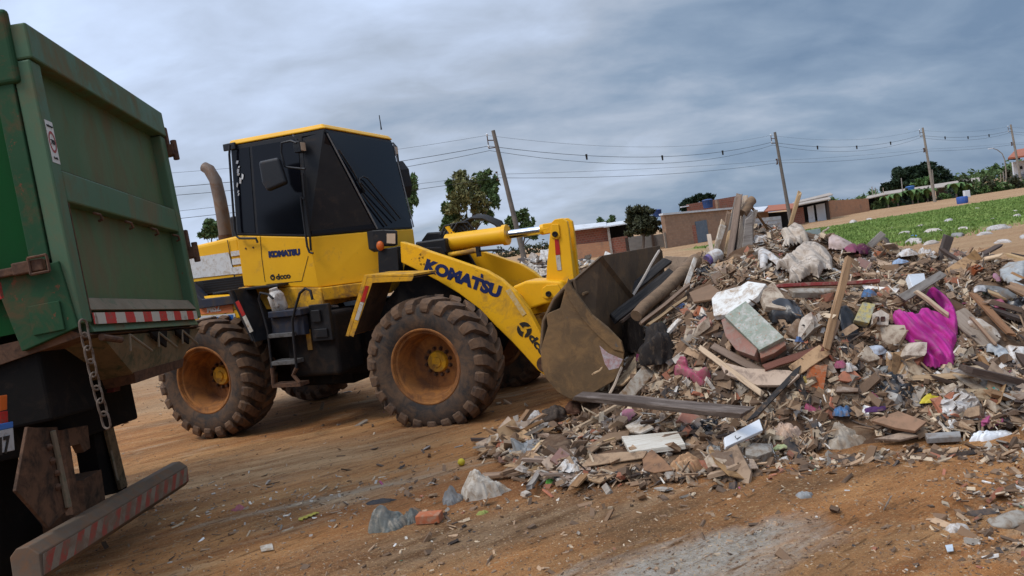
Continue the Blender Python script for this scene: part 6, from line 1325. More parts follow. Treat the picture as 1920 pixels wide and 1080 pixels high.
def sample_spot(size=0.01):
    while True:
        # more pieces where the heap is near and in view
        x = random.uniform(-0.6, 8.5); y = random.uniform(4.7, 12.0)
        hh = h(x, y)
        if hh < 0.03 or blocked(x, y): continue
        P = Vector((x, y, hh))-CAMP; z = P.dot(_f); u = P.dot(CR)/z*FPX; v = -P.dot(CU)/z*FPX
        if u < -1010 or u > UMAX[0]: continue
        if near_hero(960+u, 540+v, size*FPX/z): continue
        n_ = hn(x, y); f_ = max(0.05, n_.dot(-P.normalized()))
        if random.random() < f_*1.3*min(1, 6.0/z): return x, y, hh, n_, z
plan = [('wood_scrap', 'brown', 110, .25), ('wood_scrap', 'pale', 55, .25), ('wood_scrap', 'grey', 35, .25), ('wood_scrap', 'dark', 75, .25), ('rubble_chunk', 'grey', 24, .5), ('rubble_chunk', 'beige', 85, .5), ('rubble_chunk', 'brown', 90, .5), ('brick_fragment', 'red', 32, .6), ('board_fragment', 'white', 24, .4), ('board_fragment', 'tan', 80, .4), ('board_fragment', 'grey', 20, .4),
        ('cloth_rag', 'beige', 34, .2), ('cloth_rag', 'grey', 10, .2), ('cloth_rag', 'dark', 16, .2), ('cloth_rag', 'pink', 6, .2), ('plastic_scrap', 'white', 26, .3), ('plastic_scrap', 'black', 30, .3), ('plastic_scrap', 'grey', 14, .3), ('cardboard_piece', 'tan', 80, .35)]
for kind, c, cnt, tl in plan:
    ms = PROTO[kind, c]
    for _ in range(cnt):
        x, y, hh, n_, z = sample_spot({'wood_scrap': .16, 'rubble_chunk': .07, 'brick_fragment': .08, 'board_fragment': .11, 'cloth_rag': .19, 'plastic_scrap': .11, 'cardboard_piece': .12}[kind]); s_ = random.uniform(.7, 1.2)
        if kind == 'cloth_rag': s_ *= 0.8
        lift = {'wood_scrap': .03, 'rubble_chunk': .03, 'brick_fragment': .03, 'board_fragment': .02, 'cloth_rag': 0.0, 'plastic_scrap': .02, 'cardboard_piece': .02}[kind]
        inst(random.choice(ms), kind, (x, y, hh+lift), tilt(n_, tl), s_, LAB[kind, c], CATS[kind], c+' '+CATS[kind]+' in the rubbish heap')

# the low tongue of boards and rubble that spreads left of the bucket
TOE = [(905, 838), (1000, 775), (1090, 752), (1330, 790), (1350, 872), (1200, 892), (1010, 905)]
def in_poly(x, y, P):
    c = False
    for i in range(len(P)):
        (xa, ya), (xb, yb) = P[i], P[i-1]
        if (ya > y) != (yb > y) and x < (xb-xa)*(y-ya)/(yb-ya)+xa: c = not c
    return c
for kind, c, cnt in (('wood_scrap', 'brown', 26), ('wood_scrap', 'pale', 18), ('wood_scrap', 'grey', 12), ('wood_scrap', 'dark', 14), ('rubble_chunk', 'brown', 26), ('rubble_chunk', 'beige', 16), ('rubble_chunk', 'grey', 8), ('board_fragment', 'tan', 26), ('board_fragment', 'white', 9), ('cardboard_piece', 'tan', 18), ('plastic_scrap', 'white', 8), ('plastic_scrap', 'grey', 6), ('brick_fragment', 'red', 5)):
    for _ in range(cnt):
        while True:
            px, py = random.uniform(900, 1350), random.uniform(752, 905)
            if in_poly(px, py, TOE) and not near_hero(px, py, 10): break
        p = hit(px, py, .02); inst(random.choice(PROTO[kind, c]), kind, p, tilt(Vector((0, 0, 1)), .16), random.uniform(.45, .85), LAB[kind, c], CATS[kind], c+' '+CATS[kind]+' in the rubbish heap')

# ------------------------------------------------------------------ fine rubble: thousands of crumbs nobody could count
PAL = [((.18, .105, .056), 30), ((.10, .060, .034), 20), ((.34, .22, .128), 19), ((.48, .365, .24), 13), ((.29, .245, .195), 6), ((.52, .46, .38), 4), ((.64, .60, .54), 2.2), ((.34, .12, .064), 5), ((.035, .03, .028), 5), ((.34, .06, .15), .4), ((.08, .14, .28), .2), ((.10, .20, .12), .25), ((.42, .30, .08), .3)]
_pw = np.array([p[1] for p in PAL], float); _pw /= _pw.sum()
def crumbs(name, spots, mat, label, cat):
    V = []; F = []; Cc = []
    for (x, y, z, n_, s_, ci, fl_) in spots:
        q = tilt(n_, 0.55)
        ln = s_*random.choice((1, 1, 1.4, 2.2, 3.4)) ; wd = s_*random.uniform(.5, 1); th = s_*random.choice((.2, .3, .6))*fl_
        if fl_ == 2: ln, wd, th = s_*random.uniform(4, 9), s_*.28, s_*.22        # a twig or splinter
        b0 = len(V)
        for (a, b, c) in ((-1,-1,-1),(1,-1,-1),(1,1,-1),(-1,1,-1),(-1,-1,1),(1,-1,1),(1,1,1),(-1,1,1)):
            p = q @ Vector((a*ln*random.uniform(.6, 1), b*wd*random.uniform(.6, 1), c*th)); V.append((x+p.x, y+p.y, z+p.z))
        F += [(b0, b0+3, b0+2, b0+1), (b0+4, b0+5, b0+6, b0+7), (b0, b0+1, b0+5, b0+4), (b0+1, b0+2, b0+6, b0+5), (b0+2, b0+3, b0+7, b0+6), (b0+3, b0, b0+4, b0+7)]
        c = PAL[ci][0]; j = random.uniform(.7, 1.3); Cc += [(c[0]*j, c[1]*j, c[2]*j, 1)]*8
    me = bpy.data.meshes.new(name); me.from_pydata(V, [], F); me.update()
    at_ = me.color_attributes.new('tint', 'FLOAT_COLOR', 'POINT'); at_.data.foreach_set('color', np.array(Cc, np.float32).ravel())
    me.materials.append(mat); o = bpy.data.objects.new(name, me); COL.objects.link(o); return tag(o, label, cat, None, 'stuff')
M, n, l, b = newmat('crumb_tint'); a_ = n.new('ShaderNodeVertexColor'); a_.layer_name = 'tint'
cc = mixc(n, l, rng(n, l, nz(n, l, vec(n, l), 14, 6, 0.7), 0.45, 0.75), a_.outputs[0], (0.15, 0.092, 0.055)); l.new(cc, b.inputs['Base Color']); b.inputs['Roughness'].default_value = 0.9
bump(n, l, b, nz(n, l, vec(n, l), 60, 4), 0.3, 0.01)
CRUMB = M
bark = hit(1800, 525)
sp = []
for i in range(32000):
    x, y, hh, n_, z = sample_spot()
    ci = int(RNG.choice(len(PAL), p=_pw)); s_ = min(0.05, 0.006+random.expovariate(1/0.011)); fl_ = 1
    if (Vector((x, y, 0))-Vector((bark.x, bark.y, 0))).length < 0.75 and random.random() < .85: ci = random.choice((0, 1, 1, 2)); s_ = random.uniform(.02, .04); fl_ = .6
    if random.random() < .20: fl_ = 2; s_ = random.uniform(.01, .026); ci = random.choice((0, 1, 2, 2, 3, 3, 5, 8))
    sp.append((x, y, hh+s_*0.4, n_, s_, ci, fl_))
UMAX[0] = 2000
for i in range(9000):      # the flank of the heap that runs on past the frame
    x, y, hh, n_, z = sample_spot(); ci = int(RNG.choice(len(PAL), p=_pw)); s_ = min(0.10, 0.012+random.expovariate(1/0.022)); sp.append((x, y, hh+s_*0.4, n_, s_, ci, 2 if random.random() < .15 and s_ < .03 else 1)) if (Vector((x, y, hh))-CAMP).dot(CR) > 0.73*(Vector((x, y, hh))-CAMP).dot(_f) else None
crumbs('rubble', sp, CRUMB, 'fine brown and pale rubble covering the whole rubbish heap', 'rubble')
# thin spread of crumbs on the ground at the foot of the heap and along the track
sp = []
def ground_crumb(px, py, smin=.004, smean=.006, smax=.03, pal=None):
    if near_hero(px, py, 2): return
    p = onz(px, py); x, y = p.x, p.y; s_ = min(smax, smin+random.expovariate(1/smean)); ci = pal if pal is not None else int(RNG.choice(len(PAL), p=_pw))
    sp.append((x, y, surfz(x, y)+s_*0.15, Vector((0, 0, 1)), s_, ci, .7))
for _ in range(2600):
    px, py = random.uniform(895, 1360), random.uniform(750, 910)
    if in_poly(px, py, TOE): ground_crumb(px, py, .006, .012, .05)
for _ in range(1500):      # foot of the heap, left tongue
    t_ = random.random()**.6; cx = 700+700*t_; cy = 985-110*t_+(-60*math.sin(t_*3.1)); ground_crumb(random.gauss(cx, 55), random.gauss(cy, 36), .004, .010, .04)
for _ in range(900): t_ = random.random(); ground_crumb(1330+620*t_, 872-45*t_+abs(random.gauss(0, 13)), .004, .009, .035)
for _ in range(520): ground_crumb(random.gauss(1890, 62), random.gauss(950, 50), .004, .008, .035)
for _ in range(700): ground_crumb(random.uniform(120, 1920), random.uniform(700, 1080)**1.0, .003, .0035, .02)
for _ in range(420): ground_crumb(random.uniform(120, 1920), random.uniform(760, 1080), .006, .006, .03, random.choice((0, 1, 1, 0, 2)))
for _ in range(6500): ground_crumb(random.uniform(100, 1920), 690+390*random.random()**.7, .002, .0022, .009, random.choice((0, 0, 0, 2, 2, 2, 3, 1)))
for _ in range(500): ground_crumb(random.uniform(180, 780), random.gauss(940, 30), .003, .005, .02, random.choice((3, 4, 5)))
for _ in range(420): ground_crumb(random.uniform(220, 1000), random.uniform(690, 800), .006, .009, .04)
sp = [s for s in sp if not (blocked(s[0], s[1]) and random.random() < .5)]
crumbs('gravel', sp, CRUMB, 'small stones and crumbs strewn over the brown dirt ground', 'gravel')

# ------------------------------------------------------------------ grass, litter on it
M, n, l, b = newmat('grass_blades'); oi = n.new('ShaderNodeTexCoord'); gv = vec(n, l, 'Object', (1, 1, 1))
l.new(mixc(n, l, rng(n, l, nz(n, l, gv, 0.35, 6, .7), .35, .65), (0.13, 0.21, 0.045), (0.21, 0.27, 0.07)), b.inputs['Base Color']); b.inputs['Roughness'].default_value = .7; b.inputs['Specular IOR Level'].default_value = .2
GRM = M
k = MB(); rnd = random.Random(5)
def gmask(x, y):
    j = 2.2*noise.noise(Vector((x*.25, y*.25, 4))); lo = 23.6+.22*(x-11)+j; hi_ = 55.0+.22*(x-28)+j
    if x < 12.5+1.5*noise.noise(Vector((y*.2, 0, 3))): return 0
    if not (lo < y < hi_): return 0
    return min(1, (y-lo)/4)*min(1, (hi_-y)/2)*(1 if noise.noise(Vector((x*.5, y*.5, 9))) > -.15 else .25)
cnt = 0
while cnt < 42000:
    y = 23+34*rnd.random()**1.25; x = y*(.12+.68*rnd.random())
    if rnd.random() > gmask(x, y): continue
    cnt += 1; s_ = rnd.uniform(.03, .09)*(1+y/70); a = rnd.random()*3.14; w_ = s_*.35; dx, dy = math.cos(a)*w_, math.sin(a)*w_; lx, ly = rnd.uniform(-.5, .5)*s_, rnd.uniform(-.5, .5)*s_
    b0 = len(k.v); k.v += [(x-dx, y-dy, -.01), (x+dx, y+dy, -.01), (x+dx*.5+lx, y+dy*.5+ly, s_*rnd.uniform(.6, 1)), (x-dx*.7+lx, y-dy*.7+ly, s_)]; k.f.append((b0, b0+1, b0+2, b0+3))
k.build('grass', GRM, None, fix=False, kind='stuff', label='short green grass on the field behind the rubbish heap', cat='grass')
LIT = [(1714, 456, .40, 'white', 'large white bag on the grass just behind the crest'), (1712, 445, .22, 'blue', 'blue bag on the grass behind the large white bag'), (1695, 440, .30, 'white', 'pale flat bag on the grass left of the blue bag'), (1748, 457, .25, 'white', 'white scrap on the grass right of the large white bag'), (1750, 436, .35, 'white', None), (1670, 430, .22, 'white', None), (1797, 443, .35, 'grey', 'grey-green sheet on the edge of the grass'), (1780, 417, .40, 'white', None), (1806, 430, .22, 'white', None), (1832, 393, .28, 'white', None), (1873, 430, .35, 'white', None), (1907, 408, .32, 'white', None), (1903, 398, .22, 'white', None), (1862, 413, .20, 'white', None), (1630, 412, .3, 'white', None), (1845, 440, .2, 'white', None), (1600, 418, .5, 'white', None), (1920, 446, .2, 'white', None), (1880, 455, .2, 'white', None), (1725, 425, .2, 'white', None)]
lm = {c: bag_mesh('litter', 1.0, BG[c] if c != 'blue' else flat('blue_bag', (.05, .2, .45), .4), .5, .45, 3) for c in ('white', 'grey', 'blue')}
for px, py, s_, c, lb in LIT:
    p = onz(px, py); inst(lm[c], 'litter', p, Quaternion((0, 0, 1), random.random()*6), (s_*.8, s_*.5, s_*.75), lb or 'small white litter lying on the grass field', 'litter', None if lb else 'white litter on the grass')

# ------------------------------------------------------------------ second heap behind the loader's arms
sp = []
C2 = at(1010, 505, 17.0); PAL2 = [3, 4, 5, 5, 6, 6, 6, 0, 1, 8, 4]
for _ in range(1500):
    a, r_ = random.random()*6.283, abs(random.gauss(0, .45)); x = C2.x+math.cos(a)*r_*3.2; y = C2.y+math.sin(a)*r_*1.8; z = max(0, 1.30*(1-(r_/1.05)**2))+random.uniform(-.05, .05)
    sp.append((x, y, z, Vector((0, -.4, 1)).normalized(), random.uniform(.04, .15), random.choice(PAL2), .6))
o = crumbs('debris', sp, CRUMB, 'pale rubble heap behind the loader arms', 'rubble heap')
k = MB(); k.lathe([(1.28, 0), (1.1, .9), (.6, 2.0), (0, 3.0), (-.1, 3.2)], (0, 0, 0), (0, 0, 1), 24); o = k.build('rubble_mound', SOIL, None, smooth=True, label='low soil mound behind the loader under pale rubble', cat='mound', kind='stuff'); o.location = (C2.x, C2.y, 0); o.scale = (1.05, .55, .93)

# ------------------------------------------------------------------ houses at the far side of the field
def brickm(name, c1, c2, mortar, sc=1.0, dirt=(0.2, .14, .1), amt=.3):
    M, n, l, b = newmat(name); t_ = n.new('ShaderNodeTexCoord'); s_ = n.new('ShaderNodeSeparateXYZ'); l.new(t_.outputs['Object'], s_.inputs[0])
    a_ = n.new('ShaderNodeMath'); a_.operation = 'ADD'; l.new(s_.outputs[0], a_.inputs[0]); l.new(s_.outputs[1], a_.inputs[1])
    c_ = n.new('ShaderNodeCombineXYZ'); l.new(a_.outputs[0], c_.inputs[0]); l.new(s_.outputs[2], c_.inputs[1])
    bt = n.new('ShaderNodeTexBrick'); bt.inputs['Scale'].default_value = sc; bt.inputs['Brick Width'].default_value = .30; bt.inputs['Row Height'].default_value = .20; bt.inputs['Mortar Size'].default_value = .018
    for i, v in ((1, c1), (2, c2), (3, mortar)): bt.inputs[i].default_value = (*v, 1)
    l.new(c_.outputs[0], bt.inputs[0]); v_ = vec(n, l)
    f_ = rng(n, l, nz(n, l, v_, .9, 7, .7), .62-amt*.3, .8-amt*.2); l.new(mixc(n, l, f_, bt.outputs[0], dirt), b.inputs['Base Color']); b.inputs['Roughness'].default_value = .9; return M
BRED = brickm('brick_red_wall', (.30, .095, .055), (.22, .07, .043), (.26, .17, .12)); BORG = brickm('brick_orange_wall', (.44, .22, .115), (.38, .18, .095), (.34, .20, .12)); BTAN = brickm('brick_tan_wall', (.33, .20, .125), (.27, .155, .095), (.26, .17, .115)); BGRY = brickm('block_grey_wall', (.20, .185, .165), (.16, .15, .135), (.19, .17, .15))
ROOFW = surf('white_metal_roof', (.60, .61, .62), (.52, .52, .52), (.3, .25, .2), .25, .5, scale=1, bmp=0); ROOFT = surf('tan_roof', (.40, .34, .28), (.33, .27, .22), (.2, .15, .11), .3, .8, scale=1, bmp=0); ROOFR = surf('red_tile_roof', (.38, .13, .07), (.30, .10, .055), (.2, .12, .08), .3, .8, scale=2, bmp=.2); DOORB = surf('blue_grey_door', (.135, .165, .20), (.10, .13, .16), (.2, .2, .2), .3, .6, scale=3, bmp=.05); OPEN = surf('dark_opening', (.012, .011, .010), (.02, .018, .016), rough=.9, bmp=0); PVCW = surf('white_wall', (.62, .63, .64), (.56, .57, .58), (.35, .3, .25), .2, .7, scale=1, bmp=0); TANKB = flat('tank_blue', (.025, .07, .20), .5); CORR = surf('corrugated_grey', (.42, .42, .42), (.34, .34, .335), (.25, .19, .14), .3, .6, scale=1, bmp=0)  # OPEN: near-black colour stands in for the shade inside open sheds
def house(name, label, cat='house'): return empty(name, label=label, cat=cat)
def wall(par, nm, mat, pl, pr, dl, dr, bl=None, br=None, th=.25, off=0.0, bev=0):
    """upright slab between two top corners read off the photograph; its foot stands on the ground unless given"""
    A, B = at(*pl, dl), at(*pr, dr); A0 = at(*bl, dl).z if bl else 0.0; B0 = at(*br, dr).z if br else 0.0
    d = (B-A); d.z = 0; nr = Vector((d.y, -d.x, 0)).normalized()      # towards the camera
    if nr.dot(CAMP-A) < 0: nr = -nr
    P = [Vector((A.x, A.y, A0)), Vector((B.x, B.y, B0)), Vector((B.x, B.y, B.z)), Vector((A.x, A.y, A.z))]
    k = MB(); k.prism([p+nr*off for p in P], -nr*th); o = k.build(nm, mat, par, bevel=bev)
    if par and not par.get('placed'): pass
    return o
def roof(par, mat, pts, th=.12, nm='roof'):
    k = MB(); k.prism([at(x, y, d) for x, y, d in pts], (0, 0, th)); return k.build(nm, mat, par)
H = house('brick_house', 'low red brick house with white sheet roof behind the loader bucket')
wall(H, 'wall', BRED, (1060, 434), (1140, 424), 67, 67, (1060, 462), (1140, 453), .3); wall(H, 'lower_wall', BORG, (1060, 461), (1142, 452), 66.6, 66.6, None, None, .3)
roof(H, ROOFW, [(1050, 436, 66.2), (1138, 425, 66.2), (1136, 418, 70), (1050, 427, 70)], .1); wall(H, 'pillar', CC['grey'], (1138, 425), (1142, 425), 66.3, 66.3, None, None, .3)
H = house('shed', 'open shed with white roof and dark interior beside the bushy tree', 'shed')
wall(H, 'back_wall', OPEN, (1142, 425), (1185, 418), 69.5, 69.5, None, None, .2); wall(H, 'front_wall', BRED, (1144, 447), (1176, 442), 66.5, 66.5, None, None, .25); roof(H, ROOFW, [(1132, 427, 66), (1184, 419, 66), (1180, 414, 70), (1134, 421, 70)], .1)
wall(H, 'post', WD['dark'], (1172, 446), (1176, 446), 66.2, 66.2, None, None, .15)
H = house('grey_wall', 'rendered grey garden wall between shed and tan brick house', 'wall')
wall(H, 'wall', BGRY, (1178, 445), (1222, 438), 66, 66, None, None, .2); wall(H, 'wall', BGRY, (1224, 441), (1244, 438), 65.8, 65.8, None, None, .2); wall(H, 'pillar', WD['dark'], (1221, 438), (1225, 438), 65.6, 65.6, None, None, .3)
H = house('brick_house', 'tan brick house with blue-grey metal door and bare brick patches')
wall(H, 'wall', BTAN, (1245, 402), (1402, 388), 61, 66, None, None, .3); wall(H, 'side_wall', BTAN, (1245, 402), (1252, 402), 61, 68, None, None, .3)
wall(H, 'roof_edge', ROOFW, (1243, 400), (1403, 386), 60.8, 65.8, (1243, 403.5), (1403, 389.5), .5); wall(H, 'door', DOORB, (1303, 416), (1324, 412), 62.7, 63.3, (1307, 456), (1328, 452), .06, .05)
wall(H, 'brick_patch', BRED, (1248, 431), (1298, 422), 61.2, 62.6, (1249, 442), (1299, 434), .03, .02); wall(H, 'brick_patch', BRED, (1277, 416), (1300, 413), 62, 62.7, (1278, 425), (1300, 421), .03, .021); wall(H, 'brick_patch', BRED, (1290, 424), (1304, 422), 62.4, 62.7, None, None, .03, .022)
wall(H, 'plaster_patch', BORG, (1254, 443), (1292, 437), 61.3, 62.4, None, None, .03, .024); wall(H, 'corner_post', WD['grey'], (1245, 436), (1248, 436), 60.9, 61, None, None, .1)
H = house('upper_storey', 'unfinished red brick upper storey behind the tan brick house', 'house')
wall(H, 'wall', BRED, (1290, 383), (1390, 366), 74, 76, None, None, .3); wall(H, 'pillar', BTAN, (1344, 375), (1347, 375), 74.2, 74.3, (1345, 392), (1349, 391), .3, .02); wall(H, 'sill', PVCW, (1278, 387), (1292, 385), 73.8, 73.9, (1278, 389), (1292, 387), .4)
def tank(px, py, d, r_, hh, label):
    k = MB(); k.lathe([(0, 0), (0, r_*.85), (hh*.85, r_), (hh*.9, r_*1.06), (hh, r_*.7), (hh*1.05, 0)], (0, 0, 0), (0, 0, 1), 20); o = k.build('water_tank', TANKB, None, smooth=True, label=label, cat='water tank'); o.location = at(px, py, d); return o
tank(1328, 390, 73, .52, .85, 'dark blue water tank before the red brick upper storey'); tank(1233, 407, 68, .42, .7, 'dark blue water tank beside the bushy tree')
t_ = tank(1707, 358, 100, .55, .65, 'blue water tank in front of the big dark tree'); t_.data.materials[0] = flat('tank_light_blue', (.04, .16, .42), .5)
H = house('shack', 'shack with rusty roof and corrugated fence behind the upright planks', 'shack')
wall(H, 'wall', BTAN, (1396, 398), (1440, 396), 70, 71, None, None, .3); wall(H, 'opening', OPEN, (1430, 400), (1480, 396), 71, 72, None, None, .3); wall(H, 'fence_panel', CORR, (1404, 411), (1464, 405), 66, 67, None, None, .06)
for j in range(4): wall(H, 'corrugation', CORR, (1404, 415+7*j), (1464, 409+7*j), 65.95, 66.95, (1404, 417.5+7*j), (1464, 411.5+7*j), .03)
roof(H, ROOFW, [(1394, 400, 69), (1432, 397, 69), (1440, 388, 73), (1400, 391, 73)], .08, 'roof_sheet'); roof(H, ROOFR, [(1432, 398, 69.5), (1490, 392, 69.5), (1488, 383, 75), (1440, 387, 75)], .1)
H = house('lean_to', 'open lean-to with pale tilted roofs right of the second utility pole', 'shed')
wall(H, 'back_wall', OPEN, (1480, 388), (1552, 372), 80, 81, None, None, .2); wall(H, 'brick_wall', BRED, (1484, 392), (1506, 388), 75, 75.5, None, None, .2); wall(H, 'white_panel', PVCW, (1514, 388), (1525, 385), 76, 76.2, None, None, .05); wall(H, 'white_panel', PVCW, (1530, 384), (1546, 381), 76.3, 76.6, None, None, .05); wall(H, 'post', WD['dark'], (1549, 378), (1553, 377), 75.5, 75.6, None, None, .15)
roof(H, ROOFT, [(1476, 390, 74.5), (1558, 374, 75), (1555, 370, 79), (1480, 385, 79)], .1, 'lower_roof'); roof(H, ROOFT, [(1484, 384, 78), (1562, 366, 78.5), (1556, 363, 84), (1490, 379, 84)], .1); wall(H, 'gable', BTAN, (1500, 380), (1552, 368), 79, 79.4, (1500, 386), (1552, 374), .1)
H = house('brick_wall', 'long orange-tan brick wall at the far left end of the field', 'wall'); wall(H, 'wall', BORG, (1555, 376), (1628, 372), 84, 90, None, None, .2)
H = house('hut', 'dark wooden hut at the end of the orange-tan brick wall', 'hut'); wall(H, 'wall', OPEN, (1627, 373), (1656, 366), 94, 95, None, None, .2); wall(H, 'door_frame', BTAN, (1622, 372), (1627, 371), 93, 93, None, None, .2); roof(H, ROOFT, [(1624, 374, 92), (1660, 366, 92), (1658, 362, 98), (1626, 369, 98)], .1)
H = house('long_shed', 'long low shed with pale sagging roof behind the banana plants', 'shed'); wall(H, 'wall', BORG, (1655, 367), (1752, 352), 100, 102, None, None, .2); wall(H, 'dark_wall', BGRY, (1756, 354), (1800, 346), 102, 103, None, None, .2)
roof(H, ROOFT, [(1652, 367, 98), (1752, 354, 99), (1750, 348, 106), (1656, 361, 106)], .12); roof(H, ROOFT, [(1752, 354, 99), (1838, 342, 100), (1836, 334, 107), (1752, 347, 107)], .12, 'roof_sheet')
H = house('white_house', 'white house with orange tiled gable roof at the right edge'); wall(H, 'wall', PVCW, (1899, 304), (1990, 290), 112, 112, None, None, .3); wall(H, 'window', OPEN, (1911, 312), (1916, 311), 111.8, 111.8, (1911, 318), (1916, 317), .1, .1); wall(H, 'base_band', surf('grey_band', (.2, .22, .25), bmp=0), (1899, 329), (1990, 316), 111.7, 111.7, None, None, .2, .05)
roof(H, ROOFR, [(1890, 299, 109), (1990, 285, 109), (1990, 268, 118), (1904, 284, 118)], .25); k = MB(); k.prism([at(1889, 300, 109), at(1904, 285, 116), at(1907, 300, 112)], (.5, 0, 0)); k.build('gable', OPEN, H)

# ------------------------------------------------------------------ utility poles and wires
PW = surf('weathered_pole', (.155, .135, .115), (.115, .10, .085), (.2, .165, .13), .3, .85, scale=2, bmp=.2); PC = surf('concrete_pole', (.27, .23, .185), (.22, .19, .155), (.16, .125, .095), .3, .85, scale=2, bmp=.1)
plist = [((925, 248), 42, PW, .020, 'leaning grey-brown utility pole rising behind the loader arm'), ((1453, 250), 65, PW, .010, 'grey-brown utility pole rising behind the crest of the heap'), ((1730, 241), 85, PC, .010, 'pale concrete utility pole before the big dark tree'), ((1895, 235), 99, PC, .015, 'pale concrete utility pole at the white house')]
tops = []
def utility_pole(top, mat, lean, label, arm=True):
    base = Vector((top.x-lean*-1*0 + lean*top.z*0.6, top.y, -.1)); o = empty('utility_pole', loc=(base.x, base.y, 0), label=label, cat='utility pole', group='utility poles along the field')
    k = MB(); k.tube([Vector((0, 0, -.3)), top-base], [.17, .11], 12); k.build('shaft', mat, o, smooth=True); t0 = top-base
    k = MB(); k.tube([t0+Vector((0, 0, -.55)), t0+Vector((-.38, 0, -.5))], .03, 6); k.tube([t0+Vector((-.38, 0, -.2)), t0+Vector((-.38, 0, -.95))], .03, 6); k.tube([t0+Vector((0, 0, -.95)), t0+Vector((-.40, 0, -.95))], .03, 6); k.build('bracket', RUST, o)
    for z in (-.25, -.9):
        q = MB(); q.lathe([(0, .03), (.03, .07), (.06, .04), (.09, .07), (.14, .03), (.15, 0)], t0+Vector((-.38, 0, z)), (0, 0, 1), 10); q.build('insulator', PVCW, o, smooth=True)
    k = MB()
    for z in (-2.35, -2.75): k.box((t0.x-.22, -.06, t0.z+z-.05), (t0.x-.10, .06, t0.z+z+.05))
    k.box((t0.x-.13, -.13, t0.z-2.8), (t0.x-.11, .13, t0.z-2.3)); k.build('lower_bracket', RUST, o); return o
for p, d, m_, ln_, lb in plist:
    T = at(*p, d); utility_pole(T, m_, ln_*8, lb); tops.append(T)
T0 = Vector((-24, 31.0, 8.2)); utility_pole(T0, PW, .02, 'grey-brown utility pole out of the way behind the green truck'); tops.insert(0, T0)
T9 = tops[-1]+(tops[-1]-tops[-2])*1.0; tops.append(T9)
WIRE = surf('wire', (.03, .03, .033), (.04, .04, .04), rough=.6, bmp=0)
def wire(name, dz, dx, sag, r_, label, spacers=False):
    o = None; k = MB(); pts = []
    for a, b in zip(tops[:-1], tops[1:]):
        for i in range(17):
            t_ = i/16
            if i == 0 and pts: continue
            p = a.lerp(b, t_)+Vector((dx, 0, dz-sag*4*t_*(1-t_)*((b-a).length/32)**2)); pts.append(p)
    k.tube(pts, r_, 5); return k.build(name, WIRE, None, label=label, cat='wire'), pts
wire('power_cable', -.12, -.38, .75, .007, 'thin top wire strung between the utility poles'); c1_, cp = wire('power_cable', -.72, -.38, .85, .014, 'upper bundled cable with black spacers along the utility poles'); wire('power_cable', -.98, -.36, 1.05, .012, 'second bundled cable just under the spacer cable'); wire('power_cable', -2.55, -.18, .35, .012, 'low cable strung along the utility poles'); wire('power_cable', -2.35, -.18, .12, .008, 'thin low wire above the low cable')
for i in (20+16-16, 0):
    pass
for s in range(1, 5):
    for q in (4, 8, 12):
        p = cp[s*16+q]; k = MB(); k.prism([p+Vector((-.07, 0, .10)), p+Vector((.07, 0, .10)), p+Vector((.05, 0, -.26)), p+Vector((-.05, 0, -.26))], (0, .06, 0)); k.build('spacer', BLKT, c1_)
lp = empty('street_lamp', loc=(at(1885, 330, 112).x, 112, 0), label='slim curved street lamp left of the white house', cat='street lamp'); q = [at(x, y, 112)-lp.location for x, y in ((1887, 345), (1886, 320), (1884, 300), (1879, 288), (1870, 281), (1861, 278))]; q[0].z = 0
k = MB(); k.tube(q, [.11, .09, .07, .06, .06, .05], 8); k.build('mast', PC, lp, smooth=True); k = MB(); k.cbox(q[-1]+Vector((-.3, 0, 0)), (.7, .25, .12)); k.build('lamp_head', PVCW, lp, bevel=.03)

# ------------------------------------------------------------------ trees and plants
def leafmat(name, a, b_, tr_=0.0):
    M, n, l, b = newmat(name); v = vec(n, l); f1 = rng(n, l, nz(n, l, v, .45, 5, .7), .36, .64); f2 = rng(n, l, nz(n, l, v, 3.0, 3, .6), .4, .6)
    l.new(mixc(n, l, f2, mixc(n, l, f1, a, b_), tuple(c*.62 for c in a)), b.inputs['Base Color']); b.inputs['Roughness'].default_value = .65; b.inputs['Specular IOR Level'].default_value = .25; return M
LG = leafmat('leaf_green', (.09, .15, .05), (.14, .195, .07)); LO = leafmat('leaf_olive', (.16, .165, .06), (.235, .205, .08)); LD = leafmat('leaf_dark', (.016, .034, .014), (.027, .047, .018)); LM_ = leafmat('leaf_mid', (.09, .17, .045), (.14, .22, .07)); LB = leafmat('leaf_bluegreen', (.07, .12, .075), (.10, .155, .10)); LDO = leafmat('leaf_darkolive', (.05, .056, .026), (.075, .075, .033))
BARK = surf('bark', (.13, .10, .078), (.09, .068, .052), bmp=.5, rough=.95, scale=4)
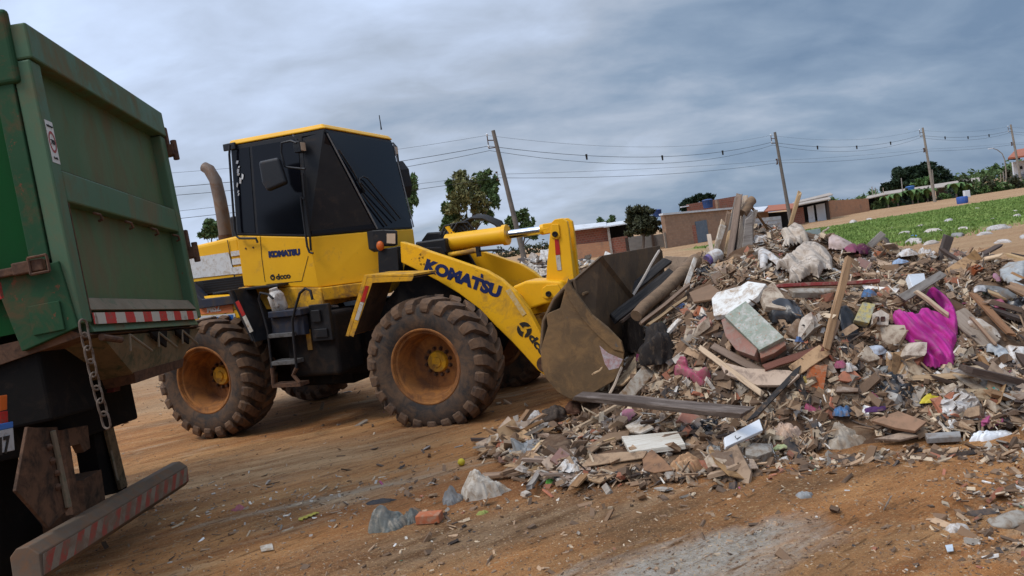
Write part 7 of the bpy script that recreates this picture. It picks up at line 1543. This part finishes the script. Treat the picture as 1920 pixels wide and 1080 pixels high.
def crown(blobs, nleaf, ls, droop=0.0, rs=1):
    rg = random.Random(rs); k = MB(); tot = sum(r_[0]*r_[1]*r_[2] for _, r_ in blobs)
    for c, r_ in blobs:
        # every blob is itself a handful of clumps, so that gaps open between them
        cl = [(Vector((rg.gauss(0, .5), rg.gauss(0, .5), rg.gauss(0, .5))), rg.uniform(.22, .42)) for _ in range(20)]
        for _ in range(int(nleaf*r_[0]*r_[1]*r_[2]/tot)):
            cc, cr = rg.choice(cl); d = Vector((rg.gauss(0, 1), rg.gauss(0, 1), rg.gauss(0, 1))).normalized()*cr*rg.random()**.4; p = cc+d
            if p.length > 1.15: continue
            P = Vector((c[0]+p.x*r_[0], c[1]+p.y*r_[1], c[2]+p.z*r_[2]))
            nr = Vector((rg.gauss(0, 1), rg.gauss(0, 1), rg.gauss(.5, 1))).normalized(); a = nr.orthogonal().normalized(); b = nr.cross(a); th = rg.random()*6.28; a, b = a*math.cos(th)+b*math.sin(th), b*math.cos(th)-a*math.sin(th)
            if droop: a = (a+Vector((0, 0, -droop))).normalized(); b = nr.cross(a)
            s_ = ls*rg.uniform(.6, 1.3); b0 = len(k.v); k.v += [tuple(P-a*s_), tuple(P+b*s_*.42), tuple(P+a*s_), tuple(P-b*s_*.42)]; k.f.append((b0, b0+1, b0+2, b0+3))
    return k
def tree(name, d, blobs_px, mats, nleaf, ls, trunk_px, label, droop=0, group=None, rs=1, tr=.14, sq=.8):
    """blobs_px: (px, py, rx_px, ry_px, material index, depth shift)"""
    b0 = at(*trunk_px, d); o = empty(name, loc=(b0.x, b0.y, 0), label=label, cat='tree', group=group); O = o.location; u = d/FPX
    for mi, m_ in enumerate(mats):
        bl = []
        for px, py, rx, ry, i_, ds in blobs_px:
            if i_ == mi: c = at(px, py, d+ds)-O; bl.append((tuple(c), (rx*u, rx*u*sq, ry*u)))
        if bl: crown(bl, nleaf*len(bl)//len(blobs_px), ls, droop, rs+mi).build('crown', m_, o, fix=False)
    top = max(blobs_px, key=lambda q: q[3]); tc_ = at(top[0], top[1], d)-O; k = MB(); k.tube([Vector((0, 0, -.1)), Vector((tc_.x*.3, 0, tc_.z*.45)), tc_], [tr, tr*.75, tr*.25], 8)
    for px, py, rx, ry, i_, ds in blobs_px:
        c = at(px, py, d+ds)-O; s_ = Vector((tc_.x*.3, 0, tc_.z*.45)); k.tube([s_, s_.lerp(c, .5)+Vector((0, 0, .1)), c], [tr*.5, tr*.3, tr*.1], 6)
    k.build('trunk', BARK, o, smooth=True); return o
tree('tree', 75, [(872, 352, 34, 30, 0, 0), (858, 385, 30, 30, 0, -1), (890, 380, 26, 32, 0, 0), (842, 405, 18, 24, 1, 0), (912, 350, 22, 26, 1, .5), (905, 330, 16, 14, 1, 0), (926, 372, 11, 22, 1, 0), (862, 420, 34, 16, 0, 0), (915, 400, 14, 20, 1, 1), (838, 425, 14, 12, 1, 0), (846, 352, 12, 14, 1, 1)], [LO, LG], 13000, .29, (872, 470), 'tall olive and green tree between the cab and the first utility pole', .6, rs=3, tr=.2)
tree('tree', 70, [(768, 340, 14, 20, 0, 0), (770, 368, 13, 22, 0, 0), (764, 392, 9, 16, 0, 0), (752, 350, 16, 24, 0, 1), (748, 380, 16, 24, 0, 1)], [LG], 5000, .26, (760, 470), 'green drooping tree just behind the cab windscreen', .8, rs=8)
tree('tree', 80, [(974, 404, 16, 13, 0, 0), (990, 420, 12, 14, 0, 0), (960, 418, 12, 14, 0, 1), (980, 434, 22, 10, 0, 0), (1003, 440, 14, 8, 0, 0)], [LG], 4200, .26, (975, 480), 'small green tree right of the first utility pole', .3, rs=12)
tree('tree', 66, [(395, 425, 16, 14, 0, 0), (388, 440, 14, 10, 0, 0), (408, 438, 14, 14, 0, 0)], [LG], 1400, .26, (398, 520), 'green tree top showing left of the exhaust pipe', .2, rs=15)
tree('tree', 63, [(1203, 395, 20, 14, 0, 0), (1190, 410, 20, 16, 0, 0), (1214, 412, 22, 18, 0, -.5), (1200, 428, 28, 14, 0, 0), (1182, 396, 12, 8, 0, 0), (1226, 428, 16, 12, 0, 0)], [LDO], 8500, .20, (1204, 462), 'dark bushy tree standing before the grey garden wall', .2, rs=18)
tree('tree', 71, [(1126, 416, 8, 8, 0, 0), (1132, 426, 7, 7, 0, 0)], [LG], 420, .2, (1128, 450), 'small green treetop over the white sheet roof', .2, rs=21, tr=.06); tree('tree', 73, [(1148, 411, 6, 7, 0, 0), (1142, 415, 5, 4, 0, 0)], [LG], 300, .2, (1148, 450), 'tiny treetop above the open shed roof', .2, rs=22, tr=.06)
tree('tree', 85, [(1300, 376, 16, 8, 0, 0), (1318, 370, 14, 6, 0, 0), (1286, 384, 10, 6, 0, 0), (1332, 369, 8, 5, 0, 0), (1284, 392, 8, 6, 0, 0)], [LD], 4500, .28, (1300, 430), 'dark tree behind the red brick upper storey', 0, rs=24)
tree('tree', 135, [(1700, 332, 30, 22, 0, 0), (1732, 322, 28, 20, 0, 0), (1760, 334, 22, 20, 0, 0), (1676, 344, 22, 16, 0, 0), (1722, 344, 40, 16, 0, -1), (1745, 345, 36, 14, 0, 0), (1664, 352, 14, 10, 0, 0), (1772, 342, 12, 12, 0, 0)], [LD], 26000, .42, (1720, 362), 'big dark round-topped tree behind the long low shed', 0, rs=27, tr=.5)
tree('tree', 110, [(1728, 341, 16, 9, 0, 0), (1738, 336, 8, 6, 0, 0)], [LM_], 700, .3, (1728, 360), 'light green shrubby tree before the big dark tree', 0, rs=29, tr=.08)
SH = [(1646, 386, 10, 14, LG), (1662, 380, 14, 14, LG), (1680, 388, 16, 12, LM_), (1695, 378, 14, 14, LB), (1702, 366, 14, 14, LDO), (1718, 378, 12, 16, LM_), (1733, 362, 10, 12, LDO), (1752, 378, 14, 10, LDO), (1772, 372, 10, 10, LM_), (1790, 364, 16, 16, LB), (1806, 360, 14, 18, LG), (1822, 352, 16, 18, LG), (1838, 358, 14, 12, LM_), (1850, 346, 14, 16, LDO), (1866, 354, 16, 12, LM_), (1884, 350, 14, 12, LG), (1902, 342, 12, 14, LDO), (1916, 346, 10, 12, LG), (1808, 340, 10, 10, LDO), (1830, 334, 12, 8, LG), (1862, 328, 16, 8, LG), (1886, 325, 12, 8, LDO), (1560, 408, 8, 4, LG), (1535, 402, 16, 8, LDO)]
LBL = {id(LG): 'leafy green shrub growing along the far edge of the field', id(LM_): 'light green shrub growing along the far edge of the field', id(LB): 'bluish green shrub growing along the far edge of the field', id(LDO): 'dark olive shrub growing along the far edge of the field'}
for i, (px, py, rx, ry, m_) in enumerate(SH):
    d = 93 if py > 335 else 120; b0 = at(px, py, d); o = empty('shrub', loc=(b0.x, b0.y, 0), label=LBL[id(m_)], cat='shrub', group={id(LG): 'leafy', id(LM_): 'light', id(LB): 'bluish', id(LDO): 'olive'}[id(m_)]+' green shrubs at the field edge'); u = d/FPX
    crown([((0, 0, b0.z), (rx*u, rx*u, ry*u)), ((rx*u*.3, 0, b0.z*.5), (rx*u*.9, rx*u, max(.3, b0.z*.55)))], 520, .24, -.3, 40+i).build('foliage', m_, o, fix=False); k = MB(); k.tube([Vector((0, 0, 0)), Vector((0, 0, b0.z))], .04, 6); k.build('stem', BARK, o)
# banana plants
bn = empty('banana_plant'); k = MB()
for j in range(9):
    a = j*2.4; P = [Vector((math.cos(a)*r_, math.sin(a)*r_, z)) for r_, z in ((.05, .35), (.25, 1.15), (.6, 1.6), (1.0, 1.5), (1.25, 1.1))]; sd = Vector((-math.sin(a), math.cos(a), 0)); b0 = len(k.v)
    for p, w_ in zip(P, (.04, .22, .28, .22, .03)): k.v += [tuple(p-sd*w_+Vector((0, 0, .05))), tuple(p), tuple(p+sd*w_+Vector((0, 0, .05)))]
    for q in range(4):
        for s in range(2): k.f.append((b0+q*3+s, b0+q*3+s+1, b0+q*3+s+4, b0+q*3+s+3))
lf = k.build('leaves', LM_, bn, fix=False); k = MB(); k.tube([(0, 0, 0), (0, 0, .55)], [.12, .07], 8); st2 = k.build('stem', BARK, bn)
for i, (px, py) in enumerate(((1666, 388), (1684, 384), (1712, 385), (1722, 383), (1740, 378), (1794, 372), (1812, 368))):
    p = at(px, py, 92); o = bn if i == 0 else bn.copy()
    if i:
        COL.objects.link(o)
        for c in (lf, st2): c2 = c.copy(); COL.objects.link(c2); c2.parent = o
    o.location = (p.x, p.y, 0); o.scale = (.9+.1*(i % 3),)*3; o.rotation_euler = (0, 0, i*1.3); tag(o, 'broad-leaved banana plant before the long low shed', 'plant', 'banana plants before the long shed')
for i, (px, py, hgt) in enumerate(((1655, 352, 0), (1689, 334, 0), (1747, 318, 0), (1880, 322, 0), (1875, 326, 0), (1604, 372, 0), (1634, 350, 0), (1640, 352, 0))):
    p = at(px, py, 96); k = MB(); k.tube([Vector((0, 0, -.1)), Vector((.05, 0, p.z))], .06, 6); o = k.build('fence_post', WD['grey'], None, label='thin weathered post standing at the far edge of the field', cat='post', group='posts at the field edge'); o.location = (p.x, p.y, 0)
k = MB(); k.lathe([(0, 0), (0, .40), (.12, .43), (.50, .43), (.58, .38), (.59, 0)], (0, 0, 0), (0, 0, 1), 18); o = k.build('drum', flat('drum_blue', (.03, .10, .36), .5), None, smooth=True, label='blue plastic drum standing at the far edge of the grass', cat='drum'); o.location = onz(1805, 381.5)
k = MB(); k.box((-.3, -.2, 0), (.3, .2, .8)); o = k.build('crate', PVCW, None, bevel=.03, label='white box standing beside the blue plastic drum', cat='box'); q = at(1814, 377, 84); o.location = (q.x, q.y, 0)
# low green rise far away on the right, and a far wood line
for nm, d, px0, px1, hh, lb, m_ in (('treeline', 170, 1560, 1990, 2.4, 'far green line of bushes on the rise beyond the houses', LG), ('treeline', 190, 300, 1100, 2.6, 'far low line of bushes on the horizon behind the loader', LDO)):
    rg = random.Random(int(d)); bl = []
    for px in range(px0, px1, 14):
        p = at(px, 400, d); bl.append(((p.x, p.y, hh*.35+rg.uniform(-.3, .3)+(max(0, px-1600)/390*3.0 if d < 180 else 0)), (2.6, 2.6, hh*rg.uniform(.5, .9))))
    crown(bl, 5200, .6, 0, int(d)).build(nm, m_, None, fix=False, label=lb, cat='treeline', kind='stuff')
